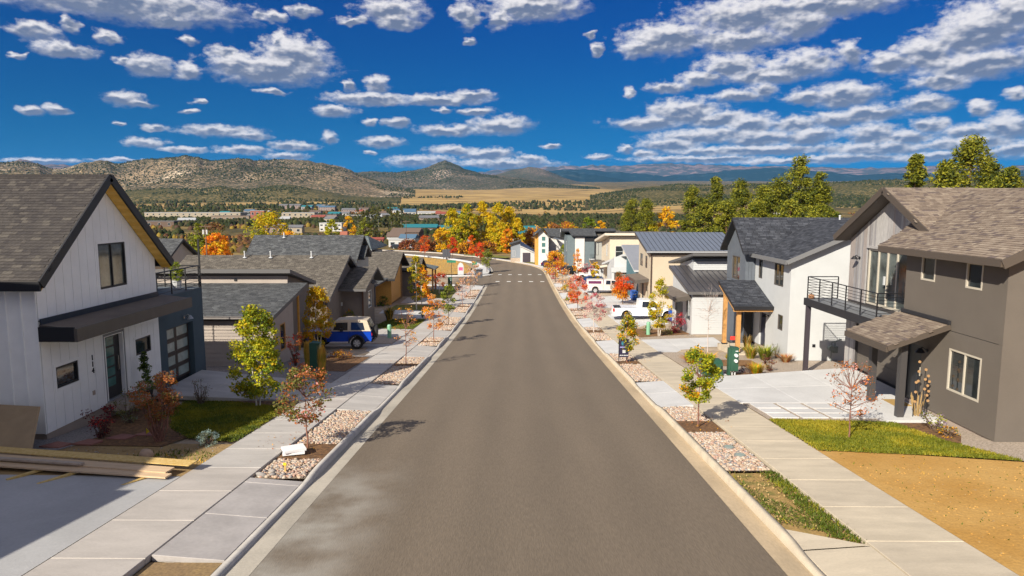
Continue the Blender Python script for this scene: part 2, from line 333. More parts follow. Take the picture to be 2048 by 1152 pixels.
drydirt = mat('dry_dirt', (0.24, 0.155, 0.075), 0.95, 0.0, 0.9, 0.5, 9, col2=(0.36, 0.24, 0.09), fine=0.2, fscale=20)
mulch = mat('mulch', (0.085, 0.042, 0.018), 0.95, 0.0, 9, 0.9, 30, col2=(0.24, 0.12, 0.045), fine=0.35, fscale=45)
gravel = mat('gravel', (0.30, 0.235, 0.175), 0.95, 0.0, 22, 0.9, 40, col2=(0.50, 0.41, 0.33), contrast=(.4, .6), fine=0.35, fscale=60)
gravel_grey = mat('gravel_grey', (0.16, 0.15, 0.15), 0.95, 0.0, 22, 0.9, 40, col2=(0.30, 0.27, 0.26), contrast=(.4, .6), fine=0.3, fscale=60)
rockbase = mat('rock_bed', (0.22, 0.17, 0.12), 0.95, 0.3, 12, 0.8, 30)
lawn_m = mat('lawn_soil', (0.105, 0.125, 0.012), 0.95, 0.0, 1.2, 0.6, 30, col2=(0.20, 0.18, 0.02), fine=0.25, fscale=30)
stones = [mat('stone_%s' % n, c, 0.8, 0.12, 9, 0.3, 40) for n, c in (('cream', (0.47, 0.375, 0.285)), ('buff', (0.43, 0.295, 0.20)), ('pink', (0.42, 0.265, 0.205)), ('grey', (0.30, 0.275, 0.26)), ('white', (0.53, 0.465, 0.40)), ('slate', (0.19, 0.185, 0.20)))]
blk = mat('black_metal', (0.012, 0.012, 0.015), 0.5)
dark_trim = mat('dark_trim', (0.022, 0.022, 0.026), 0.6, 0.1, 3)
white_board = mat('white_board', (0.84, 0.84, 0.83), 0.6, 0.03, 2)
white_paint = mat('white_paint', (0.50, 0.51, 0.52), 0.5)
glass = mat('window_glass', (0.025, 0.03, 0.032), 0.04, 0.3, 1.5, spec=0.9)
glass_l = mat('window_glass_pale', (0.10, 0.115, 0.11), 0.06, 0.5, 1.2, spec=0.9)
frost = mat('frosted_glass', (0.30, 0.36, 0.33), 0.25, 0.15, 3)
frost_teal = mat('frosted_glass_teal', (0.07, 0.17, 0.16), 0.2, 0.15, 3)
cedar = mat('cedar', (0.52, 0.235, 0.035), 0.6, 0.0, 5, 0.1, 20, col2=(0.64, 0.34, 0.07), stretch=(1, 1, 6))
cedar_post = mat('cedar_post', (0.50, 0.26, 0.085), 0.6, 0.15, 5, stretch=(6, 6, 1))
steelgreen = mat('utility_green', (0.025, 0.085, 0.052), 0.45, 0.08, 3)
palegreen = mat('pedestal_green', (0.20, 0.42, 0.27), 0.5, 0.06, 3)
bark = mat('bark', (0.13, 0.085, 0.06), 0.9, 0.3, 12, 0.4, 30)
bark_red = mat('bark_reddish', (0.22, 0.10, 0.07), 0.85, 0.25, 12)
bark_white = mat('bark_white', (0.62, 0.57, 0.50), 0.8, 0.0, 9, col2=(0.40, 0.34, 0.28), contrast=(.55, .75), stretch=(1, 1, 3))
bark_pine = mat('bark_pine', (0.14, 0.075, 0.045), 0.95, 0.3, 6)
def leafm(name, c, t=0.35): return mat('leaf_' + name, c, 0.65, 0.22, 1.5, trans=t, spec=0.25)

# ------------------------------------------------------------------ the ground, one sheet out to the foot of the hills
def zground(x, y):
    z = np.interp(y, PRY, PRZ) + 0.10
    ax = np.abs(x)
    z = z - 0.22 * (ax < 8.11) * (y < 119)                                     # under the carriageway
    z = np.where((y > 112) & (y < 215), z - 0.25, z)                         # under the bend and the side street
    t = np.clip((x - 22) / 60, 0, 1) * np.clip((170 - y) / 120, 0, 1) * (y > 0)
    z = z + 3.2 * t                                                            # the bench with the pines
    far = np.clip((y - 260) / 500, 0, 1)
    z = z + far * (4.0 * np.sin(x / 170.0 + y / 260.0) + 3.0 * np.sin(x / 83.0 - y / 140.0) * np.clip(y / 1200, 0, 1))
    return z
def build_ground():
    xs = np.unique(np.concatenate([np.linspace(-9000, -500, 40), np.linspace(-500, -60, 30), np.linspace(-60, -16, 14), [-12, -8.14, -8.1, -6.4, -2, 2, 6.4, 8.1, 8.14, 12], np.linspace(16, 60, 14), np.linspace(60, 500, 30), np.linspace(500, 9000, 40)]))
    ys = np.unique(np.concatenate([[-40, -20, -10], np.arange(-5, 111, 5.0), [112.1, 115, 118, 125], np.arange(130, 216, 8.0), np.arange(216, 420, 12), np.arange(420, 1000, 30), np.arange(1000, 3000, 90), np.arange(3000, 9100, 400)]))
    Xg, Yg = np.meshgrid(xs, ys); Zg = zground(Xg, Yg)
    v = np.stack([Xg.ravel(), Yg.ravel(), Zg.ravel()], 1); nx = len(xs)
    i = np.arange(len(ys) - 1)[:, None] * nx + np.arange(nx - 1)[None, :]; i = i.ravel()
    o = ob_np('ground', v, np.stack([i, i + 1, i + nx + 1, i + nx], 1), ground_m, smooth=True); tag(o, kind='structure')
def ground_material():
    m = bpy.data.materials.new('ground'); m.use_nodes = True; nt = m.node_tree; N = nt.nodes; L = nt.links; b = N['Principled BSDF']; b.inputs['Roughness'].default_value = 0.95; b.inputs['Specular IOR Level'].default_value = 0.1
    geo = N.new('ShaderNodeNewGeometry'); P = geo.outputs['Position']
    def nz(s, d=5, st=None):
        o = N.new('ShaderNodeTexNoise'); o.inputs['Scale'].default_value = s; o.inputs['Detail'].default_value = d; o.inputs['Roughness'].default_value = 0.6
        if st:
            mp = N.new('ShaderNodeMapping'); mp.inputs['Scale'].default_value = st; L.new(P, mp.inputs[0]); L.new(mp.outputs[0], o.inputs['Vector'])
        else: L.new(P, o.inputs['Vector'])
        return o.outputs[0]
    def mr(x, a, b_):
        o = N.new('ShaderNodeMapRange'); L.new(x, o.inputs[0]); o.inputs[1].default_value = a; o.inputs[2].default_value = b_; return o.outputs[0]
    def mix(f, a, c):
        o = N.new('ShaderNodeMix'); o.data_type = 'RGBA'; L.new(f, o.inputs[0])
        for k, q in ((6, a), (7, c)):
            if isinstance(q, tuple): o.inputs[k].default_value = (*q, 1)
            else: L.new(q, o.inputs[k])
        return o.outputs[2]
    near = mix(mr(nz(0.9), .4, .65), (0.34, 0.265, 0.185), (0.46, 0.37, 0.28))
    scrub = mix(mr(nz(0.02, 6), .42, .58), (0.075, 0.062, 0.028), (0.24, 0.165, 0.06))
    scrub = mix(mr(nz(0.35, 4), .5, .62), scrub, (0.045, 0.045, 0.018))
    straw = mix(mr(nz(0.008, 6, (1, 3, 1)), .4, .62), (0.46, 0.31, 0.12), (0.27, 0.175, 0.07))
    sp = N.new('ShaderNodeSeparateXYZ'); L.new(P, sp.inputs[0]); y = sp.outputs[1]
    mid = mix(mr(y, 125, 190), near, scrub)
    # straw-coloured hay fields on the valley floor, with ragged edges
    wob = N.new('ShaderNodeMath'); wob.operation = 'MULTIPLY_ADD'; L.new(nz(0.004, 5), wob.inputs[0]); wob.inputs[1].default_value = 900; L.new(y, wob.inputs[2])
    wox = N.new('ShaderNodeMath'); wox.operation = 'MULTIPLY_ADD'; L.new(nz(0.003, 5), wox.inputs[0]); wox.inputs[1].default_value = 500; L.new(sp.outputs[0], wox.inputs[2])
    def mul(a, c_):
        o = N.new('ShaderNodeMath'); o.operation = 'MULTIPLY'; L.new(a, o.inputs[0]); L.new(c_, o.inputs[1]); return o.outputs[0]
    lim = N.new('ShaderNodeMath'); lim.operation = 'MULTIPLY'; L.new(mul(mr(wob.outputs[0], 1420, 1560), mr(wox.outputs[0], 760, 600)), lim.inputs[0]); L.new(mul(mr(wox.outputs[0], -560, -380), mr(nz(0.006, 5, (1, 2.5, 1)), .36, .46)), lim.inputs[1])
    c = mix(lim.outputs[0], mid, straw); L.new(c, b.inputs['Base Color'])
    bp = N.new('ShaderNodeBump'); bp.inputs['Strength'].default_value = 0.5; bp.inputs['Distance'].default_value = 0.05; L.new(nz(6, 5), bp.inputs['Height']); L.new(bp.outputs[0], b.inputs['Normal'])
    return m
ground_m = ground_material()
build_ground()

# ------------------------------------------------------------------ street
YS = list(np.arange(-8, 119, 2.0))
def extrude_y(name, prof, ys, m, kind='structure', parent=None, hfun=None):
    """prof: list of (x, dz) polyline swept along the street"""
    k = len(prof); v = []; f = []
    for y in ys:
        for (x, dz) in prof: v.append((x, y, R(y) + (dz if hfun is None else hfun(y, x, dz))))
    for j in range(len(ys) - 1):
        for i in range(k - 1): f.append((j * k + i, j * k + i + 1, (j + 1) * k + i + 1, (j + 1) * k + i))
    o = ob_np(name, v, np.array(f), m, parent)
    if kind: tag(o, kind=kind)
    return o
def ribbon(name, left, right, dz, m, n=40, kind='structure', skirt=0.0):
    """band between two polylines (smoothed), draped on the street profile"""
    def res(pl):
        pl = np.array(pl, float); d = np.concatenate([[0], np.cumsum(np.hypot(*np.diff(pl, axis=0).T))]); t = np.linspace(0, d[-1], n)
        return np.stack([np.interp(t, d, pl[:, 0]), np.interp(t, d, pl[:, 1])], 1)
    a, b_ = res(left), res(right); v = []; f = []
    for p, q in zip(a, b_):
        v += [(p[0], p[1], R(p[1]) + dz), (q[0], q[1], R(q[1]) + dz)]
        if skirt: v += [(q[0], q[1], R(q[1]) + dz - skirt), (p[0], p[1], R(p[1]) + dz - skirt)]
    k = 4 if skirt else 2
    for j in range(n - 1):
        for i in range(k if skirt else 1): f.append((j * k + i, j * k + (i + 1) % k, (j + 1) * k + (i + 1) % k, (j + 1) * k + i))
    o = ob_np(name, v, np.array(f), m)
    return tag(o, kind=kind) if kind else o
def smooth(pl, it=2):
    for _ in range(it):
        q = [pl[0]]
        for a, b_ in zip(pl, pl[1:]): q += [(a[0] * .75 + b_[0] * .25, a[1] * .75 + b_[1] * .25), (a[0] * .25 + b_[0] * .75, a[1] * .25 + b_[1] * .75)]
        pl = q + [pl[-1]]
    return pl
def dusty(m):
    """pale concrete dust washed along the left gutter"""
    nt = m.node_tree; N = nt.nodes; L = nt.links; b = N['Principled BSDF']; old = b.inputs['Base Color'].links[0].from_socket; P = N.new('ShaderNodeNewGeometry').outputs['Position']; sp = N.new('ShaderNodeSeparateXYZ'); L.new(P, sp.inputs[0])
    def mr(x, a, c): o = N.new('ShaderNodeMapRange'); o.interpolation_type = 'SMOOTHSTEP'; L.new(x, o.inputs[0]); o.inputs[1].default_value = a; o.inputs[2].default_value = c; return o.outputs[0]
    def mul(a, c): o = N.new('ShaderNodeMath'); o.operation = 'MULTIPLY'; L.new(a, o.inputs[0]); L.new(c, o.inputs[1]); return o.outputs[0]
    nz = N.new('ShaderNodeTexNoise'); nz.inputs['Scale'].default_value = 1.1; nz.inputs['Detail'].default_value = 7; L.new(P, nz.inputs['Vector'])
    f = mul(mul(mr(sp.outputs[0], -2.2, -4.0), mr(sp.outputs[1], 18.0, 14.0)), mr(nz.outputs[0], .22, .74))
    # faint polished wheel tracks
    wv = N.new('ShaderNodeMath'); wv.operation = 'COSINE'; sx = N.new('ShaderNodeMath'); sx.operation = 'MULTIPLY'; L.new(sp.outputs[0], sx.inputs[0]); sx.inputs[1].default_value = 3.6; L.new(sx.outputs[0], wv.inputs[0])
    wr = N.new('ShaderNodeMapRange'); L.new(wv.outputs[0], wr.inputs[0]); wr.inputs[1].default_value = -1; wr.inputs[2].default_value = 1; wr.inputs[3].default_value = .955; wr.inputs[4].default_value = 1.045
    wc = N.new('ShaderNodeVectorMath'); wc.operation = 'SCALE'; L.new(old, wc.inputs[0]); L.new(wr.outputs[0], wc.inputs['Scale']); old = wc.outputs[0]
    mx = N.new('ShaderNodeMix'); mx.data_type = 'RGBA'; L.new(f, mx.inputs[0]); L.new(old, mx.inputs[6]); mx.inputs[7].default_value = (.33, .305, .265, 1); L.new(mx.outputs[2], b.inputs['Base Color'])
dusty(asphalt)
extrude_y('road', [(-4.5, 0), (-2.2, .035), (0, .05), (2.2, .035), (4.5, 0)], YS, asphalt)
BL = smooth([(-4.5, 118), (-4.7, 126), (-5.6, 137), (-8.0, 148), (-12.5, 157.5), (-19, 167.5), (-28, 178), (-42, 190), (-70, 208)])
BR = smooth([(4.5, 118), (4.4, 128), (2.6, 139), (-1.2, 149), (-5.8, 158.5), (-12.8, 169.5), (-21.5, 183), (-33, 195), (-70, 221)])
ribbon('road_bend', BL, BR, 0.02, asphalt, 60)
def offs(pl, d):
    out = []
    for i, p in enumerate(pl):
        a = pl[max(0, i - 1)]; b_ = pl[min(len(pl) - 1, i + 1)]; t = Vector((b_[0] - a[0], b_[1] - a[1])).normalized(); out.append((p[0] + t.y * d, p[1] - t.x * d))
    return out
ribbon('bend_kerb_outer', offs(BR, 0), offs(BR, .5), .05, gutter_tan, 60, skirt=.2)
ribbon('bend_footway_outer', offs(BR, .5), offs(BR, 2.2), .15, conc_grey, 60, skirt=.25)
BLs = [p for p in BL if p[1] > 121]
ribbon('bend_kerb_inner', offs(BLs, -.45), offs(BLs, 0), .05, gutter_grey, 50, skirt=.2)
ribbon('bend_footway_inner', offs(BLs, -2.3), offs(BLs, -.45), .14, conc_pale, 50, skirt=.25)
# side street on the left
ribbon('side_street', [(-60, 106.5), (-20, 105.2), (-4.5, 104.2)], [(-60, 98.0), (-20, 98.0), (-4.5, 98.0)], 0.012, asphalt, 24)
ribbon('side_street', [(-60, 112.5), (-20, 112.5), (-4.5, 113.5)], [(-60, 106.5), (-20, 105.2), (-4.5, 104.2)], 0.012, asphalt, 24)
ribbon('side_kerb', [(-60, 113.6), (-20, 113.6), (-7, 115.2), (-5.4, 117)], [(-60, 112.5), (-20, 112.5), (-6.4, 114), (-4.5, 116.5)], 0.12, conc_pale, 24, skirt=.25)
ribbon('side_footway', [(-60, 98.0), (-20, 98.0), (-8.0, 98.0)], [(-60, 96.4), (-20, 96.4), (-8.0, 96.4)], 0.14, conc_pale, 24, skirt=.25)
# gutters and kerbs of the straight part
LBED = [(15.9, 23.1), (28.5, 36.9), (42, 46.3), (51, 60.5), (65, 72.5), (79, 90), (93, 97)]
RBED = [(11.9, 24.0), (29.4, 38.6), (45, 53), (60, 68.5), (73.2, 79), (86.2, 94), (100, 118)]
def kh(beds):
    def f(y, x, dz):
        if dz <= 0.01: return dz
        h = 0.05
        for a, b_ in beds:
            h = max(h, 0.05 + 0.10 * min(1, max(0, (y - a + .6) / .9)) * min(1, max(0, (b_ - y + .6) / .9)))
        return h
    return f
ysl = [y for y in np.arange(-8, 98, .5)]; ysr = list(np.arange(-8, 118.1, .5))
extrude_y('gutter', [(-4.95, -.015), (-4.5, .004)], ysl[::4] + [97.9], gutter_grey)
extrude_y('gutter', [(4.5, .004), (4.95, -.015)], ysr[::4], gutter_tan)
extrude_y('kerb', [(-5.10, -.2), (-5.10, .15), (-4.97, .15), (-4.95, -.02)], ysl, conc_grey, hfun=kh(LBED))
extrude_y('kerb', [(4.95, -.02), (4.97, .15), (5.10, .15), (5.10, -.2)], ysr, conc_tan, hfun=kh(RBED))

def clip_y(poly, y, keep_above):
    out = []
    for i in range(len(poly)):
        a, b_ = poly[i], poly[(i + 1) % len(poly)]; ia = (a[1] >= y) == keep_above or abs(a[1] - y) < 1e-9; ib = (b_[1] >= y) == keep_above or abs(b_[1] - y) < 1e-9
        if ia: out.append(a)
        if ia != ib:
            t = (y - a[1]) / (b_[1] - a[1]); out.append((a[0] + (b_[0] - a[0]) * t, y))
    return out
def sheet(name, poly, dz, m, kind='structure', zf=None, step=2.5, parent=None, label=None):
    """flat patch laid over the sloping ground"""
    zf = zf or (lambda x, y: G(y)); mb = MB(); y0 = min(p[1] for p in poly); y1 = max(p[1] for p in poly)
    cuts = [y0] + [k * step for k in range(int(y0 // step) + 1, int(y1 // step) + 1)] + [y1]
    for a, b_ in zip(cuts, cuts[1:]):
        if b_ - a < 1e-4: continue
        q = clip_y(clip_y(poly, a, True), b_, False)
        if len(q) < 3: continue
        ar = sum(q[i][0] * q[(i + 1) % len(q)][1] - q[(i + 1) % len(q)][0] * q[i][1] for i in range(len(q)))
        if ar < 0: q = q[::-1]
        mb.raw([(x, y, zf(x, y) + dz) for x, y in q], [tuple(range(len(q)))])
    o = mb.build(name, m, parent)
    if kind and parent is None: tag(o, kind=kind)
    if label: o['label'] = label
    return o
def slab(x0, x1, y0, y1, z, th, g=0.008):
    """sloping slab between street distances y0..y1; z(x,y) gives the top"""
    mb = MB(); b_ = 0.008
    x0 += g; x1 -= g; y0 += g; y1 -= g
    c = [(x0, y0), (x1, y0), (x1, y1), (x0, y1)]; ci = [(x0 + b_, y0 + b_), (x1 - b_, y0 + b_), (x1 - b_, y1 - b_), (x0 + b_, y1 - b_)]
    v = [(x, y, z(x, y) - th) for x, y in c] + [(x, y, z(x, y) - b_) for x, y in c] + [(x, y, z(x, y)) for x, y in ci]
    f = [(0, 1, 5, 4), (1, 2, 6, 5), (2, 3, 7, 6), (3, 0, 4, 7), (4, 5, 9, 8), (5, 6, 10, 9), (6, 7, 11, 10), (7, 4, 8, 11), (8, 9, 10, 11)]
    return mb.raw(v, f)
def footway(name, xa, xb, y0, y1, step, m, z):
    base = sheet(name, [(xa, y0), (xb, y0), (xb, y1), (xa, y1)], -0.10, rockbase, zf=z)
    y = y0
    while y < y1 - .1:
        e = min(y + step, y1); slab(xa, xb, y, e, z, 0.12).build('slab', m[int(rng.integers(len(m)))], base); y = e
    return base
sidez = lambda x, y: R(y) + 0.155
conc_tan2 = mat('concrete_tan_b', (0.51, 0.435, 0.33), 0.88, 0.10, 0.8, 0.12, 30, fine=0.06, fscale=18, stretch=(1, 3, 1))
conc_grey2 = mat('concrete_grey_b', (0.44, 0.40, 0.365), 0.88, 0.10, 0.7, 0.10, 30, fine=0.06, fscale=18, stretch=(1, 3, 1))
footway('footway_left', -8.05, -6.4, 4, 96.4, 1.75, [conc_grey, conc_grey2], sidez)
footway('footway_right', 6.35, 8.15, 3, 118, 1.78, [conc_tan, conc_tan2], sidez)
lz = lambda x, y: R(y) + 0.05 + 0.10 * min(1, max(0, (abs(x) - 5.1) / 1.3))
for (a, b_, st, m) in ((11.16, 15.5, 2.0, conc_new), (23.2, 28.4, 2.6, conc_grey), (37, 41.9, 2.45, conc_grey), (46.4, 50.9, 2.3, conc_grey), (60.6, 64.9, 2.2, conc_grey), (72.6, 78.9, 2.1, conc_grey), (90, 96.4, 2.1, conc_pale)):
    footway('driveway_apron', -6.39, -5.11, a, b_, st, [m], lz)
for (a, b_, st, m) in ((3, 11.7, 2.9, conc_tan), (24.1, 29.3, 2.6, conc_pale), (38.7, 44.9, 3.1, conc_pale), (53.1, 59.9, 3.4, conc_pale), (68.6, 73.1, 2.3, conc_pale), (79.1, 86.1, 3.5, conc_pale), (94, 99.9, 3.0, conc_pale)):
    footway('driveway_apron', 5.11, 6.34, a, b_, st, [m], lz)
# zebra of short bars
for j, y in enumerate((103.1, 116.3)):
    for i in range(5):
        x = -3.25 + i * 1.7
        sheet('crossing_bar', [(x - .3, y - .55), (x + .3, y - .55), (x + .3, y + .55), (x - .3, y + .55)], 0.075, paint, zf=lambda x, y: R(y), label='short white painted bar of the pedestrian crossing')

# ------------------------------------------------------------------ house kit
def P3(axis, pos, u, z): return (pos, u, z) if axis == 'x' else (u, pos, z)
class House:
    def __init__(s, label, loc, name='house', cat='house', group=None): s.o = thing(name, label, cat, loc, group)
    def box(s, name, x0, x1, y0, y1, z0, z1, m, parent=None): return MB().box(x0, x1, y0, y1, z0, z1).build(name, m, parent or s.o)
    def prism(s, name, poly, vec, m, parent=None): return MB().prism(poly, vec).build(name, m, parent or s.o)
    def beam(s, name, p0, p1, w, h, m, parent=None): return MB().beam(p0, p1, w, h).build(name, m, parent or s.o)
    def core(s, axis, a, b_, prof, m):
        """closed volume: polygon prof of (u,z) extruded along axis from a to b"""
        q = [P3(axis, a, u, z) for u, z in prof]; v = (b_ - a, 0, 0) if axis == 'x' else (0, b_ - a, 0)
        return MB().prism(q, v).build('wall_core', m, s.o)
    def wall(s, axis, pos, sgn, u0, u1, z0, prof, m, wins=(), holes=(), th=0.15, frame=None, name='wall', pane=None, trim=None):
        """panel with real openings; prof = [(u,z)...] upper edge; outward = sgn along axis"""
        hs = [w[:4] for w in wins] + list(holes); top = lambda u: float(np.interp(u, [p[0] for p in prof], [p[1] for p in prof]))
        us = sorted(set([u0, u1] + [p[0] for p in prof if u0 < p[0] < u1] + [h[0] for h in hs] + [h[1] for h in hs])); mb = MB(); q = pos - sgn * th
        for a, b_ in zip(us, us[1:]):
            if b_ - a < 1e-5: continue
            c = (a + b_) / 2; hh = sorted([h for h in hs if h[0] < c < h[1]], key=lambda h: h[2]); lo = z0
            segs = []
            for h in hh: segs.append((lo, h[2])); lo = h[3]
            segs.append((lo, None))
            for l, t in segs:
                za, zb = (top(a), top(b_)) if t is None else (t, t)
                if min(za, zb) - l < 1e-4 and max(za, zb) - l < 1e-4: continue
                p = [P3(axis, q, a, l), P3(axis, q, b_, l), P3(axis, pos, b_, l), P3(axis, pos, a, l), P3(axis, q, a, za), P3(axis, q, b_, zb), P3(axis, pos, b_, zb), P3(axis, pos, a, za)]
                mb.hexa(p)
        w = mb.build(name, m, s.o)
        for k in wins: s.window(axis, pos, sgn, *k, frame=frame or blk, pane=pane or glass, trim=trim)
        return w
    def window(s, axis, pos, sgn, u0, u1, z0, z1, nv=1, nh=0, frame=None, pane=None, fw=0.055, trim=None, name='window'):
        d0, d1 = pos - sgn * 0.07, pos + sgn * 0.012; mb = MB()
        def bx(M_, a, b_, c, d, e=d0, f=d1):
            if axis == 'x': M_.box(e, f, a, b_, c, d)
            else: M_.box(a, b_, e, f, c, d)
        bx(mb, u0, u0 + fw, z0, z1); bx(mb, u1 - fw, u1, z0, z1); bx(mb, u0 + fw, u1 - fw, z0, z0 + fw); bx(mb, u0 + fw, u1 - fw, z1 - fw, z1)
        ub = [u0 + fw + (u1 - u0 - 2 * fw) * i / (nv + 1) for i in range(nv + 2)]; zb = [z0 + fw + (z1 - z0 - 2 * fw) * i / (nh + 1) for i in range(nh + 2)]
        for c in ub[1:-1]: bx(mb, c - fw * .45, c + fw * .45, z0 + fw, z1 - fw, d0 + sgn * .01, d1 - sgn * .008)
        for c in zb[1:-1]: bx(mb, u0 + fw, u1 - fw, c - fw * .45, c + fw * .45, d0 + sgn * .012, d1 - sgn * .011)
        w = mb.build(name, frame, s.o)
        for i in range(nv + 1):
            for j in range(nh + 1):
                g = MB(); bx(g, ub[i] + .002, ub[i + 1] - .002, zb[j] + .002, zb[j + 1] - .002, pos - sgn * .055, pos - sgn * .04); g.build('pane', pane, w)
        if trim:
            t = MB(); e = 0.09
            bx(t, u0 - e, u0 - .002, z0 - e, z1 + e, pos + sgn * .002, pos + sgn * .03); bx(t, u1 + .002, u1 + e, z0 - e, z1 + e, pos + sgn * .002, pos + sgn * .03)
            bx(t, u0, u1, z1 + .002, z1 + e, pos + sgn * .002, pos + sgn * .03); bx(t, u0, u1, z0 - e, z0 - .002, pos + sgn * .002, pos + sgn * .04); t.build('trim', trim, w)
        return w
    def boards(s, axis, pos, sgn, u0, u1, z0, prof, step, m, holes=(), gap=0.014, th=0.02, name='board', batten=None):
        """vertical siding, board by board"""
        top = lambda u: float(np.interp(u, [p[0] for p in prof], [p[1] for p in prof]))
        n = max(1, round((u1 - u0) / step)); st = (u1 - u0) / n; pk = [p[0] for p in prof]
        for i in range(n):
            a, b_ = u0 + i * st + gap / 2, u0 + (i + 1) * st - gap / 2
            us = sorted(set([a, b_] + [e for h in holes for e in h[:2] if a < e < b_] + [p for p in pk if a < p < b_])); mm = m if not isinstance(m, list) else m[int(rng.integers(len(m)))]
            for c, d in zip(us, us[1:]):
                mid = (c + d) / 2; lo = z0; segs = []
                for h in sorted([h for h in holes if h[0] < mid < h[1]], key=lambda h: h[2]): segs.append((lo, h[2])); lo = h[3]
                segs.append((lo, None))
                for l, t in segs:
                    l = max(l, z0); za, zb = (top(c), top(d)) if t is None else (min(t, top(c)), min(t, top(d)))
                    if min(za, zb) <= l + .002: continue
                    e, f = pos + sgn * .002, pos + sgn * th
                    MB().hexa([P3(axis, e, c, l), P3(axis, e, d, l), P3(axis, f, d, l), P3(axis, f, c, l), P3(axis, e, c, za), P3(axis, e, d, zb), P3(axis, f, d, zb), P3(axis, f, c, za)]).build(name, mm, s.o)
    def laps(s, axis, pos, sgn, u0, u1, z0, z1, ex, m, top=None, holes=(), name='lap_board'):
        """horizontal lap siding, board by board; top(u) clips to a slope via u-range per row"""
        n = max(1, round((z1 - z0) / ex)); st = (z1 - z0) / n
        for i in range(n):
            l, t = z0 + i * st, z0 + (i + 1) * st - .004; a, b_ = u0, u1
            if top: a, b_ = top(t)
            if b_ - a < .05: continue
            cuts = [(a, b_)]
            for h in holes:
                if h[2] < t and h[3] > l: cuts = [c for q in cuts for c in ((q[0], min(q[1], h[0])), (max(q[0], h[1]), q[1])) if c[1] - c[0] > .02]
            mb = MB()
            for c, d in cuts:
                p = []
                for z, e0, e1 in ((l, .002, .03), (t, .002, .012)): p += [P3(axis, pos + sgn * e0, c, z), P3(axis, pos + sgn * e0, d, z), P3(axis, pos + sgn * e1, d, z), P3(axis, pos + sgn * e1, c, z)]
                mb.hexa(p)
            if mb.v: mb.build(name, m, s.o)
    def roof(s, name, pts, th, m, edge=None, parent=None):
        """slab whose top face is pts (counter-clockwise from above); first edge = eave; UVs in metres"""
        mb = MB().prism(pts, (0, 0, -th)); o = mb.build(name, m, parent or s.o)
        p0 = Vector(pts[0]); eu = (Vector(pts[1]) - p0).normalized(); nrm = eu.cross(Vector(pts[-1]) - p0).normalized(); ev = nrm.cross(eu); uv_planar(o.data, p0, eu, ev)
        if edge:
            n = len(pts); mats_ = [m, edge]; o.data.materials.append(edge)
            for k, pl in enumerate(o.data.polygons):
                if abs(pl.normal.dot(nrm)) < 0.5 or pl.normal.dot(nrm) * (1 if nrm.z > 0 else -1) < 0: pl.material_index = 1
        return o
    def gable_x(s, x0, x1, y0, yr, y1, z0, zr, z1, th, m, edge, name='roof'):
        """ridge along x; x0 is the street end"""
        a = s.roof(name, [(x0, y0, z0), (x1, y0, z0), (x1, yr, zr), (x0, yr, zr)], th, m, edge)
        b_ = s.roof(name, [(x1, y1, z1), (x0, y1, z1), (x0, yr, zr), (x1, yr, zr)], th, m, edge); return a, b_
    def shingles(s, roof, p0, eu, ev, inside, U, Vv, mats_, ncam=300, w=0.27, ex=0.145):
        """laminated shingles laid course by course; the ncam nearest to the street are objects of their own"""
        p0 = Vector(p0); nrm = eu.cross(ev).normalized(); items = []; j = 0; v = 0.02
        while v < Vv:
            u = -rng.uniform(0, w)
            while u < U:
                ww = w * rng.choice([.55, .8, 1.0, 1.25]); c = (u + ww / 2, v + ex / 2)
                if inside(*c): items.append((u, v, ww * .985, p0 + eu * c[0] + ev * c[1]))
                u += ww
            v += ex; j += 1
        items.sort(key=lambda t: (t[3] - Vector((0, 0, 5.2))).length)
        def hexa(mb, o, ww, m=0):
            h = ex * 1.08; t0, t1 = .016 + rng.uniform(0, .006), .004
            q = [o, o + eu * ww, o + eu * ww + ev * h, o + ev * h]; z = [t0, t0, t1, t1]
            mb.hexa([a - nrm * .01 for a in q] + [a + nrm * k for a, k in zip(q, z)], m)
        protos = {}
        rest = MB()
        for k, (u, v, ww, c) in enumerate(items):
            mi = int(rng.choice(len(mats_), p=[.34, .28, .2, .12, .06][:len(mats_)] if len(mats_) == 5 else None))
            o = p0 + eu * u + ev * v
            if k < ncam:
                key = (round(ww, 3), mi)
                if key not in protos:
                    b_ = MB(); hexa(b_, Vector((0, 0, 0)), ww); protos[key] = b_.mesh(mats_[mi])
                ob = bpy.data.objects.new('shingle', protos[key]); ob.location = o; add(ob, roof)
            else: hexa(rest, o, ww, mi)
        if rest.v: tag(rest.build('shingle_field', mats_, roof), kind='stuff')

def railing(H, name, pts, h, m, nb=7, postw=.04):
    """metal railing along a polyline: top rail, with posts and lower bars as sub-parts"""
    mb = MB()
    for a, b_ in zip(pts, pts[1:]): mb.tube(Vector(a) + Vector((0, 0, h)), Vector(b_) + Vector((0, 0, h)), .024, n=6)
    po = mb.build(name, m, H)
    for s_, (a, b_) in enumerate(zip(pts, pts[1:])):
        a = Vector(a); b_ = Vector(b_); L_ = (b_ - a).length; k = max(1, round(L_ / 1.35))
        for i in range(0 if s_ == 0 else 1, k + 1):
            p = a + (b_ - a) * i / k; MB().box(p.x - postw / 2, p.x + postw / 2, p.y - postw / 2, p.y + postw / 2, p.z, p.z + h).build('post', m, po)
        for i in range(nb - 1):
            z = h * (0.12 + .86 * i / (nb - 1)); MB().tube(a + Vector((0, 0, z)), b_ + Vector((0, 0, z)), .011, n=5).build('rail', m, po)
    return po
